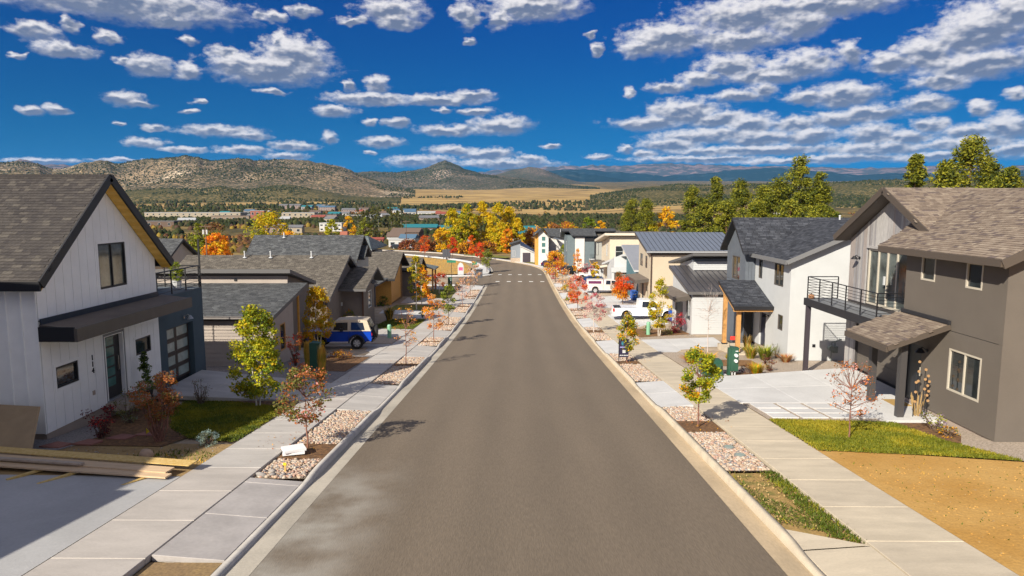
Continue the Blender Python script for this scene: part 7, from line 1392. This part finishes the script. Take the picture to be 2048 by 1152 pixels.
def ex_suv(o, L_, h):
    q = L_ / 2
    for y in (-1, 1): MB().box(-q - .01, -q + .15, y * (h - .1) - .11, y * (h - .1) + .11, .85, 1.05).build('tail_light', lampred, o); MB().box(q - .2, q + .0, y * (h - .12) - .1, y * (h - .12) + .1, .68, .82).build('headlight', lampw, o); MB().box(L_ * .62 - q, L_ * .62 - q + .12, y * h, y * (h + .15), 1.0, 1.15).build('mirror', trimb, o)
    MB().prism([(-q + .12, -.6, 1.06), (-q + .12, .6, 1.06), (-q + .5, .52, 1.46), (-q + .5, -.52, 1.46)], (-.03, 0, .02)).build('rear_window', carglass, o); MB().prism([(q - 1.25, -.64, 1.0), (q - 1.25, .64, 1.0), (q - 1.95, .55, 1.46), (q - 1.95, -.55, 1.46)], (.03, 0, .02)).build('windscreen', carglass, o); MB().box(-q - .04, -q + .1, -h + .08, h - .08, .42, .6).build('rear_bumper', trimb, o)
lows = [(0, .6), (.08, .42)] + arch(.95, .4, .38) + arch(4.5 - .9, .4, .38) + [(4.42, .4), (4.5, .6), (4.45, .82), (3.35, 1.0), (.15, 1.05), (0, .95)]
ups = [(.1, 1.0), (3.3, .98), (2.6, 1.46), (1.9, 1.52), (.9, 1.5), (.45, 1.42)]; gs = [[(1.75, 1.06), (3.0, 1.06), (2.5, 1.4), (1.75, 1.44)], [(.62, 1.08), (1.65, 1.08), (1.65, 1.44), (.95, 1.42)]]
def suv(label, x, y, z, rz, c, n): return vehicle(label, 'car', x, y, z, rz, 4.5, 1.82, (.95, 3.6), .34, lows, ups, gs, car_paint(n, c), None, ex_suv, seams=(.75, 1.72, 2.85))
suv('dark blue car parked between the topper truck and the far pickup', 11.0, 94.5, -5.95, rad(-4), (.008, .03, .11), 'darkblue'); suv('dark green-black car by the grey and white house', 9.2, 117.5, -6.5, rad(30), (.015, .025, .03), 'greenblack'); suv('black car beside the dark green-black one', 12.2, 119.5 - 6, -6.45, rad(20), (.01, .01, .012), 'black'); suv('dark violet car in front of the cedar-striped house', 6.6, 134, -6.85, rad(40), (.035, .02, .07), 'violet'); suv('dark red car half hidden on the side street', -15.6, 103.6, -6.2, rad(0), (.10, .01, .02), 'darkred')

# ------------------------------------------------------------------ fallen leaves, clods
def litter(name, label, spots, cols, leaf=.05):
    p = np.concatenate([np.stack([x + rng.normal(0, r, n), y + rng.normal(0, r * 1.6, n)], 1) for x, y, r, n in spots]); z = np.interp(p[:, 1], PRY, PRZ) + .175; c = np.concatenate([p, z[:, None]], 1); v, f = rot_quads(c, leaf, 1.0, 3.0); o = ob_np(name, v, f, cols, midx=rng.integers(0, len(cols), len(c))); tag(o, label, 'leaves', kind='stuff')
litter('fallen_leaves', 'dry leaves fallen on the left footway and rock beds', [(-6.4, 18.8, .5, 90), (-9.4, 22.8, .7, 120), (-6.0, 34, .6, 60), (-5.9, 44.5, .6, 60), (-7.2, 30, .9, 60)], [Lrust, Lgold, Lbr])
litter('fallen_leaves', 'dry leaves fallen on the right footway, lawn and rock beds', [(5.9, 21.4, .4, 80), (9.6, 19.6, .6, 90), (6.1, 35.6, .5, 60), (6.0, 50, .8, 80), (11.2, 48, .7, 60)], [Lrust, Lgold, Lbr])
def clods(name, label, poly, n, m, size):
    x0, y0 = np.min(poly, 0); x1, y1 = np.max(poly, 0); V_, F_l = [], []; 
    mb = MB()
    for k in range(n):
        x, y = rng.uniform(x0, x1), rng.uniform(y0, y1); s_ = rng.uniform(*size); mb.blob((x, y, G(y) + .01), (s_, s_ * .8, s_ * .6), int(k), nu=5, nv=3, jit=.2, m=int(rng.integers(len(m))))
    o = mb.build(name, m); tag(o, label, 'clods', kind='stuff')
clods('dirt_clods', 'small clods and pebbles on the bare dirt yard', [(8.4, 11), (17, 16.6)], 900, [dirt, drydirt, MATS['dirt']], (.01, .03)); clods('dirt_clods', 'small clods on the dirt strip behind the lumber', [(-13, 16.3), (-8.3, 18.2)], 300, [drydirt, MATS['stone_grey']], (.01, .03))

# ------------------------------------------------------------------ background trees
def zg(x, y): return float(zground(np.array(x * 1.0), np.array(y * 1.0)))
def pine_proto(label, x, y, h, R_, seed, z=None, n=13000, leaf=.35, cols=None, cat='tree', name='ponderosa_pine', grp='pines behind the right-hand houses'):
    zz = zg(x, y) if z is None else z
    return tree(name, label, cat, x, y, h, R_, cols or [Lpine, Lpine2, Lpine3], n, leaf, .14, 'pine', 110, R_ * .30, .16, bark_pine, group=grp, z=zz, hollow=.15, limbs=40, limb_r=.05, weights=[.45, .38, .17], aspect=.55)
PINES = [  # x, y, top z, radius, label
 (39.68, 98, 12.05, 3.3, 'tallest pine rising behind the black-roofed house'),
 (37.99, 101, 9.54, 3.26, 'pine just left of the tallest one behind the black roof'),
 (42.23, 97, 9.85, 2.56, 'narrow pine just right of the tallest one behind the black roof'),
 (36.8, 104, 8.03, 3.05, 'pine filling the gap left of the tallest group'),
 (35.88, 112, 9.29, 3.12, 'broad pine in the middle of the row behind the blue metal roof'),
 (35.8, 126, 10.44, 2.77, 'slender tall pine second from the left in the row behind the blue metal roof'),
 (30.18, 120, 8.47, 2.81, 'pine at the left end of the row behind the blue metal roof'),
 (28.94, 108, 6.29, 2.69, 'low pine in front of the left end of the row'),
 (32.09, 106, 5.96, 3.11, 'low bushy pine in front of the middle of the row'),
 (36.99, 94, 6.15, 3.31, 'low bushy pine under the tallest one'),
 (39.77, 91, 5.46, 2.93, 'short pine just above the black roof ridge'),
 (27.03, 165, 6.63, 3.63, 'left of the two pines above the cream roof'),
 (30.05, 162, 6.95, 3.32, 'right of the two pines above the cream roof'),
 (46.58, 72, 12.55, 3.27, 'large open pine towering over the brown roof at the right'),
 (42.2, 74, 10.68, 2.06, 'lone pine left of the large open one above the brown roof'),
 (43.01, 70, 9.69, 2.36, 'lower pine between the lone and the large open one'),
 (50.96, 72, 9.15, 2.64, 'pine at the very right edge of the picture'),
 (52.23, 77, 10.35, 2.26, 'pine just right of the large open one'),
 (34.31, 100, 5.92, 2.64, 'low pine at the foot of the gap left of the tallest group')]
for x, y, top, r, lb in PINES: pine_proto(lb, x, y, top - zg(x, y), r, 1)
def broad(label, x, y, top, r, cols, n=2600, leaf=.30, shape='egg', z0=.12, name='cottonwood', grp=None, K=60, w=None, rc=None, stems=1, cat='tree', bk=None):
    zz = zg(x, y); return tree(name, label, cat, x, y, top - zz, r, cols, n, leaf, z0, shape, K, rc or r * .33, .18, bk or bark, stems, grp, zz, .3, 16, weights=w)
gc = 'golden cottonwoods beyond the bend'
CW = [(-19.39, 200, 4.62, 3.81, [Lcg, Lcott, Lcott2], 'leftmost green-gold cottonwood of the grove beyond the bend'), (-14.92, 197, 5.63, 3.75, [Lcott, Lcg, Ly], 'second cottonwood from the left in the grove beyond the bend'), (-10.7, 204, 6.53, 4.18, [Lcott2, Lcott, Ly], 'tallest golden cottonwood of the grove beyond the bend'), (-6.12, 200, 6.07, 3.81, [Lcott, Ly, Lcott2], 'cottonwood right of the tallest in the grove beyond the bend'), (-3.0, 205, 4.9, 3.6, [Ly, Lcott2, Lcott], 'brightest yellow cottonwood of the grove beyond the bend'), (-0.3, 199, 1.74, 2.33, [Lcott, Ly], 'rightmost small cottonwood of the grove beyond the bend'), (-16.82, 192, 1.3, 3.09, [Lcott, Lcg, Ly], 'green-gold cottonwood in the front left of the grove'), (-5.08, 193, 0.59, 3.11, [Ly, Lcott], 'yellow cottonwood in the front right of the grove')]
for x, y, t, r, c, lb in CW: broad(lb, x, y, t, r * .85, c, 7000, .42, 'column', .03, grp=gc, K=90, stems=2, rc=r * .26)
for x, y, t, r, c, lb in ((-21.5, 190, -.8, 2.4, [Lgold, Ly], 'orange-gold tree at the left foot of the grove'), (-3.2, 186, -1.0, 1.7, [Lgold, Ly, Lo], 'narrow orange-gold tree at the right foot of the grove'), (-14.5, 186, -4.6, 2.6, [Lgold, Lbr], 'low orange thicket under the grove, left part'), (-8.5, 184, -4.4, 2.6, [Lbr, Lgold, Lrust], 'low brown thicket under the grove, right part'), (.6, 186, -4.6, 1.5, [Lgold, Lstraw], 'small gold tree beside the low garage'), (-27, 196, -4.4, 3.0, [Lbr, Lrust], 'brown scrub left of the grove beyond the bend'), (-33, 205, -5, 3.0, [Lbr, Lburg, Lrust], 'dark red scrub further left of the grove')): broad(lb, x, y, t, r, c, 1900, .42, 'egg', .04, K=44, grp='autumn trees around the grove')
for x, y, t, r, lb in ((5.0, 215, -1.6, 5.0, 'rust-brown oak thicket behind the cedar-striped house, left'), (10.5, 220, -.6, 5.0, 'rust-brown oak thicket behind the cedar-striped house, right'), (16, 225, -.2, 4.5, 'golden thicket behind the grey and white house')): broad(lb, x, y, t, r, [Lrust, Lbr, Lgold] if x < 12 else [Lcott, Lgold, Lrust], 3600, .5, 'dome', .02, 'oak_thicket', 'oak thickets behind the far houses', 70, rc=r * .25)
for x, y, t, r, c, lb in ((19.5, 190, 2.2, 2.4, [Lcg, Lg], 'green tree left of the pines above the far houses'), (22, 186, 1.4, 1.6, [Lgold, Ly], 'small gold tree beside the green one above the far houses'), (35.5, 165, 4.6, 3.0, [Ly, Lgold], 'bright yellow tree between the pines above the cream house'), (31.0, 162, .8, 2.6, [Ly, Lcott], 'low yellow tree above the beige metal roof'), (47, 140, 3.5, 2.4, [Ly, Lgold], 'yellow tree between the row of pines and the black roof'), (52, 118, 4.6, 2.6, [Lgold, Lstraw, Lo], 'orange tree right of the tallest pine'), (57, 125, 3.8, 2.6, [Lg, Lpine], 'small green tree beside the white gable far right'), (16.5, 176, -.2, 2.0, [Lgold, Ly], 'gold tree peeking over the cream roof')): broad(lb, x, y, t, r, c, 2200, .46, 'egg', .08, grp='autumn trees behind the right-hand houses', K=44)
for x, y, t, r, c, lb in ((-60.5, 165, 3.6, 5.0, [Lcott, Lcg, Ly], 'large yellow-green cottonwood behind the dark roofs on the left'), (-54, 158, -.8, 2.8, [Lcott2, Ly, Lgold], 'golden tree right of the large yellow-green cottonwood'), (-50.5, 150, -.6, 2.2, [Lgold, Ly, Lo], 'orange-gold tree touching the tall dark roof'), (-66, 148, -.8, 2.6, [Lgold, Lo], 'orange tree in front of the large cottonwood'), (-71.5, 152, 1.4, 2.2, [Lol, Lcg], 'olive tree left of the large cottonwood'), (-62, 140, -2.2, 2.2, [Lgold, Lo, Ly], 'low orange tree under the utility pole'), (-70, 140, -2.0, 2.2, [Lgold, Lcott], 'low golden tree left of the utility pole'), (-55, 200, 1.2, 2.4, [Lcott, Lcg], 'green-gold bush behind the golden tree on the left'), (-76, 170, 1.0, 3.6, [Lol, Lbr], 'dull olive tree above the roof terrace'), (-43, 190, 2.2, 2.0, [Lol, Lcg], 'tall olive tree beside the poplars'), (-58, 232, 1.8, 2.4, [Lgold, Ly], 'bright gold pair of trees above the tall dark roof'), (-39, 165, -2.2, 1.7, [Lgold, Ly], 'small gold tree above the blue-grey hipped roof'), (-35.8, 165, -2.9, 1.3, [Ly, Lcott], 'smaller yellow tree right of it above the hipped roof')): broad(lb, x, y, t, r, c, 3600 if r > 4 else 1900, .46, 'egg', .1, grp='autumn trees behind the left-hand roofs', K=50)
for i in range(9):
    x = -82 + i * 2.9 + float(rng.uniform(-.6, .6)); y = 345 + float(rng.uniform(-6, 6)); zz = zg(x, y); lb = 'dark grey-green poplar, %s in the row beyond the left roofs' % ('first from the left', 'second from the left', 'third from the left', 'fourth from the left', 'middle one', 'fourth from the right', 'third from the right', 'second from the right', 'rightmost')[i]; tree('poplar', lb, 'tree', x, y, 4.3 + float(rng.uniform(-2, 1)) - zz, 1.7, [leafm('poplar', (.085, .10, .03)), leafm('poplar_b', (.15, .14, .06)), Lol], 1900, .5, .05, 'column', 34, .9, .2, mat('bark_grey', (.25, .23, .2), .9), group='row of dark poplars', z=zz, limbs=12)
for x, y, h, r, c, lb in ((-23.0, 165.5, 5.2, 1.3, [Lro, Lr, Lo], 'red maple farthest left on the island of the bend'), (-15.6, 160, 4.9, 1.25, [Lro, Lr], 'red maple in the middle of the island of the bend'), (-8.0, 141, 4.6, 1.15, [Lro, Lr], 'red maple nearest the olive sapling on the bend'), (-10.5, 152, 5.6, .9, [Lro, Lo], 'smaller red maple behind the nearest one on the bend'), (-5.7, 121, 4.2, .95, [Lol, Lcg], 'olive sapling at the inner corner of the bend')): tree('maple', lb, 'tree', x, y, h, r, c, 1500, .2, .26, 'egg', 36, .45, .06, z=R(y) + .15, group='maples along the bend')
# wooded valley and hills: far trees nobody could count
def far_wood(name, label, pts, hgt, cols, wid=.45):
    """many small cone-ish crowns in one mesh"""
    n = len(pts); base = np.array([[math.cos(a), math.sin(a), 0] for a in np.arange(5) * 2 * math.pi / 5]); h = hgt * rng.uniform(.55, 1.35, n); w = h * wid * rng.uniform(.75, 1.25, n)
    ring0 = pts[:, None, :] + base[None] * (w * .8)[:, None, None] * rng.uniform(.7, 1.2, (n, 5, 1)); ring0[:, :, 2] += (h * .1)[:, None]; ring1 = pts[:, None, :] + base[None] * (w * .75)[:, None, None] * rng.uniform(.6, 1.2, (n, 5, 1)); ring1[:, :, 2] += (h * .6)[:, None]; top = pts.copy(); top[:, 2] += h; top[:, :2] += rng.normal(0, 1, (n, 2)) * w[:, None] * .2
    v = np.concatenate([ring0, ring1, top[:, None, :]], 1).reshape(-1, 3); o = np.arange(n)[:, None] * 11; q = np.concatenate([o + np.array([i, (i + 1) % 5, 5 + (i + 1) % 5, 5 + i]) for i in range(5)]); t = np.concatenate([o + np.array([5 + i, 5 + (i + 1) % 5, 10]) for i in range(5)]); k = rng.integers(0, len(cols), n); ob = ob_np(name, v, [q, t], cols, midx=np.concatenate([np.tile(k, 5), np.tile(k, 5)]), smooth=True); tag(ob, label, 'trees', kind='stuff')
fw = [mat('far_tree_%d' % i, c, 1, .2, .2, spec=0) for i, c in enumerate(((.034, .042, .016), (.05, .055, .022), (.028, .034, .016), (.065, .055, .028)))]; fa = [mat('far_autumn_%d' % i, c, 1, .2, .2, spec=0) for i, c in enumerate(((.10, .05, .028), (.14, .075, .03), (.075, .045, .03), (.20, .14, .03), (.06, .055, .025)))]
def scatter(n, y0, y1, azs, thr, sc_, seed, pw=1.0):
    y = y0 + (y1 - y0) * rng.uniform(0, 1, n) ** pw; a = np.radians(rng.uniform(*azs, n)); x = np.tan(a) * y; m = fbm(x / sc_, y / sc_, 4, seed) > thr; x, y = x[m], y[m]; return np.stack([x, y, zground(x, y) - .3], 1)
def off_road(p): return p[~((p[:, 1] < 232) & (p[:, 0] > -60) & (p[:, 0] < 22))]
far_wood('scrub', 'dark scrub oak covering the ground beyond the houses', off_road(scatter(9000, 185, 420, (-42, 42), .47, 40, 3)), 2.2, fa + fw[:2], .7)
far_wood('woodland', 'dark woodland across the middle of the valley', np.concatenate([scatter(22000, 380, 900, (-42, 42), .50, 120, 8), scatter(12000, 560, 760, (-42, 42), .47, 160, 12)]), 4.0, fw, .6)
far_wood('woodland', 'dark trees dotted along the far side of the valley floor', scatter(14000, 900, 2000, (-42, 42), .54, 220, 15), 5.5, fw, .6)
far_wood('valley_brush', 'reddish brush on the valley floor', scatter(6000, 480, 1300, (-42, 42), .53, 150, 21), 3.0, fa, .8)
for nm, n, hh, thr in (('left', 13000, 4.2, .46), ('left_low', 3500, 4.0, .47), ('right_low', 11000, 3.6, .46), ('peak', 7000, 5.0, .46)):
    x, y, z, T = hill_data[nm][1]; ny, nx = x.shape; ii = rng.uniform(0, ny - 12, n); jj = rng.uniform(0, nx - 1.01, n); i0 = ii.astype(int); j0 = jj.astype(int); fi = ii - i0; fj = jj - j0
    def bl(A_): return (A_[i0, j0] * (1 - fj) + A_[i0, j0 + 1] * fj) * (1 - fi) + (A_[i0 + 1, j0] * (1 - fj) + A_[i0 + 1, j0 + 1] * fj) * fi
    p = np.stack([bl(x), bl(y), bl(z) - .5], 1); m = fbm(p[:, 0] / 160, p[:, 1] / 160, 4, 4) > thr; far_wood('hillside_trees', {'left': 'juniper dotted over the left range of hills', 'left_low': 'juniper dotted over the low hills at the left', 'right_low': 'juniper covering the low hills at the right', 'peak': 'pinyon dotted over the pointed peak'}[nm], p[m], hh, fw[:3], .55)
# ------------------------------------------------------------------ town in the valley
def far_house(label, x, y, L_, W, h, rot, wallm, roofm, rise=1.6, wins=4, name='building', storeys=1):
    z = zg(x, y) - .4; o = thing(name, label, 'building', (0, 0, 0), 'buildings in the valley'); a, b_ = L_ / 2, W / 2
    MB().box(-a, a, -b_, b_, 0, h).build('wall', wallm, o)
    r = MB()
    if rise: r.prism([(-a - .3, -b_ - .4, h - .05), (-a - .3, b_ + .4, h - .05), (-a - .3, 0, h + rise)], (L_ + .6, 0, 0))
    else: r.box(-a - .15, a + .15, -b_ - .15, b_ + .15, h - .02, h + .35)
    r.build('roof', roofm, o)
    for s_ in range(storeys):
        for i in range(wins):
            u = -a + L_ * (i + .5) / wins; w = min(.9, L_ / wins * .3); hz = h / storeys; w_ = MB().box(u - w, u + w, -b_ - .06, -b_ + .02, s_ * hz + hz * .35, s_ * hz + hz * .78).build('window', white_paint, o); MB().box(u - w + .12, u + w - .12, -b_ - .08, -b_ - .061, s_ * hz + hz * .35 + .12, s_ * hz + hz * .78 - .12).build('pane', glass, w_)
    o.location = (x, y, z); o.rotation_euler = (0, 0, rad(rot))
    for ch in o.children: ch.matrix_parent_inverse = Matrix.Identity(4)
    return o
wm = {'cream': mat('far_cream', (.36, .30, .22), .9), 'white': mat('far_white', (.48, .47, .45), .9), 'tan': mat('far_tan', (.25, .19, .14), .9), 'brick': mat('far_brick', (.30, .10, .07), .9), 'grey': mat('far_grey', (.28, .27, .27), .9), 'pink': mat('far_pink', (.27, .19, .165), .9), 'brown': mat('far_brown', (.12, .08, .06), .9)}; rm = {'grey': mat('far_roof_grey', (.14, .14, .15), .9), 'brown': mat('far_roof_brown', (.13, .09, .07), .9), 'teal': mat('far_roof_teal', (.02, .16, .19), .6), 'white': mat('far_roof_white', (.38, .385, .39), .7), 'blue': mat('far_roof_blue', (.07, .13, .2), .7), 'red': mat('far_roof_red', (.25, .06, .04), .8)}
T_ = [(-330, 700, 95, 22, 7, 3, 'cream', 'white', 0, 16, 'long cream school-like building in the valley at the left', 2), (-268, 640, 34, 16, 6, 5, 'tan', 'brown', 0, 6, 'tan flat building right of the long cream one', 1), (-300, 560, 40, 14, 5, 0, 'brown', 'grey', 0, 5, 'dark low building before the long cream one', 1),
 (-232, 610, 12, 10, 11, 4, 'brick', 'white', 0, 3, 'red and white block above the large cottonwood', 2), (-205, 640, 30, 14, 8, 4, 'cream', 'white', 0, 6, 'cream block right of the red and white one', 2), (-176, 620, 24, 12, 6, 2, 'pink', 'grey', 0, 5, 'pinkish block above the tall dark roof', 1), (-150, 655, 30, 11, 4.5, 0, 'pink', 'white', 0, 8, 'long pinkish row beyond the white house in the valley', 1),
 (-122, 448, 15, 9, 5.5, -6, 'white', 'white', 0, 5, 'white two-storey house on the valley slope', 2), (-150, 420, 11, 8, 4.5, 8, 'pink', 'grey', 2, 3, 'dull pink house left of the white valley house', 1), (-139, 425, 9, 7, 4, 4, 'cream', 'grey', 1.6, 2, 'small cream house beside the dull pink one', 1),
 (-58, 395, 22, 11, 5.0, 0, 'brown', 'teal', 1.8, 4, 'long barn with a teal roof left of the golden grove', 1), (-45, 400, 12, 10, 4.5, 0, 'tan', 'teal', 1.6, 2, 'smaller teal-roofed shed right of the barn', 1), (-54, 330, 14, 9, 4.5, -8, 'brown', 'brown', 2, 3, 'brown house below the teal-roofed barn', 1), (-52.5, 292, 7, 6, 3.6, 0, 'white', 'brown', 1.8, 1, 'white garage with a brown gable left of the red maple', 1), (-44.5, 276, 6.5, 5, 3.2, -10, 'white', 'blue', 1.5, 1, 'pale blue-roofed shed left of the red maple', 1), (-58, 280, 5, 4, 2.6, 0, 'brick', 'red', .8, 1, 'small red shed among the trees on the left', 1), (3, 300, 11, 9, 5, 20, 'tan', 'teal', 3.2, 2, 'house with steep teal roof right of the golden grove', 1), (-40, 232, 8, 4, 2.8, 0, 'white', 'white', 0, 3, 'white camper-like trailer behind the hipped roof', 1),
 (-150, 900, 30, 12, 6, 0, 'white', 'blue', 2, 6, 'blue-roofed hall in the far left of town', 1), (-215, 880, 24, 10, 5, 0, 'pink', 'grey', 2, 8, 'long pink row house in the far left of town', 2), (-260, 930, 22, 10, 5, 0, 'pink', 'blue', 2, 7, 'row house with a blue roof in the far left of town', 2), (-320, 960, 30, 10, 5, 0, 'pink', 'grey', 2, 9, 'longest pink row house at the far left of town', 2), (-105, 780, 20, 10, 5, 0, 'white', 'white', 1.4, 4, 'white-roofed shed above the poplars', 1), (-80, 730, 26, 10, 5, 0, 'cream', 'white', 0, 5, 'cream shed right of the poplars', 1),
 (64, 128, 7, 6, 5.4, -15, 'white', 'white', 2, 2, 'white gable seen between the pines far right', 1), (72, 140, 8, 6, 5.0, -15, 'white', 'grey', 2, 2, 'second white gable further right between the pines', 1), (330, 900, 26, 12, 7, 0, 'white', 'white', 0, 5, 'white block on the low hills at the right', 1), (210, 640, 14, 9, 5, 0, 'cream', 'brown', 2, 3, 'cream house on the slope left of the pines', 1), (190, 700, 20, 9, 4, 0, 'white', 'grey', 1.6, 4, 'pale houses row left of the pines', 1), (-560, 1900, 46, 30, 18, 0, 'grey', 'teal', 0, 3, 'green-blue tank on the low hills at the left', 1)]
for x, y, l, w, h, r, wc, rc_, rise, nw, lb, stn in T_: far_house(lb, x, y, l, w, h, r, wm[wc], rm[rc_], rise, nw, storeys=stn)
ORD = ('nearest', 'second nearest', 'third nearest', 'fourth nearest', 'fifth nearest', 'sixth nearest', 'farthest'); cnt = {}
spots = sorted([(float(rng.uniform(-330, -70)), float(rng.uniform(560, 1000)), ['pink', 'grey', 'white', 'tan', 'cream'][k % 5], ['grey', 'brown', 'blue', 'white', 'red', 'teal', 'grey'][k % 7]) for k in range(30)], key=lambda q: q[1])
for x, y, c, rf in spots:
    cnt[c] = cnt.get(c, 0) + 1
    far_house('small %s house with %s roof, %s of the %s ones among the town trees' % (c, rf, ORD[min(cnt[c] - 1, 6)], c), x, y, float(rng.uniform(9, 16)), 8, 4.5, float(rng.uniform(-20, 20)), wm[c], rm[rf], 2, 3, 'distant_house')
lane = sheet('lane', [(-63, 150), (-58, 150), (-50, 172), (-46, 186), (-52, 186), (-57, 172)], .35, mat('pale_lane', (.45, .38, .36), .9), zf=lambda x, y: zg(x, y))
sh_ = thing('shed', 'pale blue roof beside the curving lane on the left', 'building', (-53, 190, zg(-53, 190))); MB().box(-58, -48, 187, 193, zg(-53, 190), zg(-53, 190) + 2.5).build('wall', wm['white'], sh_); MB().box(-58.4, -47.6, 186.6, 193.4, zg(-53, 190) + 2.5, zg(-53, 190) + 2.8).build('roof', rm['white'], sh_)
def util_pole(label, x, y, h, trans=True):
    z = zg(x, y); o = thing('utility_pole', label, 'utility pole', (x, y, z)); MB().tube((x, y, z), (x, y, z + h), .16, .1, 8).build('pole', bark, o); MB().box(x - 1.2, x + 1.2, y - .06, y + .06, z + h - .5, z + h - .35).build('crossarm', bark, o)
    if trans:
        for s_ in (-1, 1): MB().tube((x + s_ * .35, y - .2, z + h - 2.0), (x + s_ * .35, y - .2, z + h - 1.1), .2, .2, 8).build('transformer', white_paint, o)
util_pole('wooden utility pole with two transformers behind the taupe roof', -63.5, 138, 8.6); util_pole('plain wooden utility pole above the blue-grey hipped roof', -38, 230, 9, False); util_pole('plain wooden utility pole left of the golden grove', -30, 260, 10, False)
for lb, x, y in (('farther grey street lamp post beside the side street', -33, 120), ):
    o = thing('lamp_post', lb, 'lamp post', (x, y, zg(x, y))); MB().tube((x, y, zg(x, y)), (x, y, zg(x, y) + 3), .08, .06).build('post', white_paint, o); MB().tube((x, y, zg(x, y) + 3), (x, y, zg(x, y) + 3.4), .2, .2, 8).build('lantern', white_paint, o)
suv('silver car parked far off beside the brown scrub', -33.5, 212, zg(-33.5, 212), rad(5), (.5, .52, .54), 'silver'); suv('dark car behind the silver one far off', -38, 214, zg(-38, 214), rad(5), (.03, .035, .04), 'charcoal'); suv('white car on the valley slope by the dull pink house', -133, 400, zg(-133, 400), rad(0), (.7, .7, .7), 'white_b')

# ------------------------------------------------------------------ thin autumn haze
hz = MB().box(-9000, 9000, -300, 12600, -40, 800).build('haze', None); tag(hz, 'thin pale haze in the air over the valley', 'haze', kind='stuff'); hz.data.materials.clear()
hm = bpy.data.materials.new('haze'); hm.use_nodes = True; hm.node_tree.nodes.clear(); out = hm.node_tree.nodes.new('ShaderNodeOutputMaterial'); pv_ = hm.node_tree.nodes.new('ShaderNodeVolumePrincipled'); pv_.inputs['Color'].default_value = (.14, .48, 1.0, 1); pv_.inputs['Density'].default_value = 2.8e-5; pv_.inputs['Anisotropy'].default_value = 0.0
hm.node_tree.links.new(pv_.outputs[0], out.inputs['Volume']); hz.data.materials.append(hm)
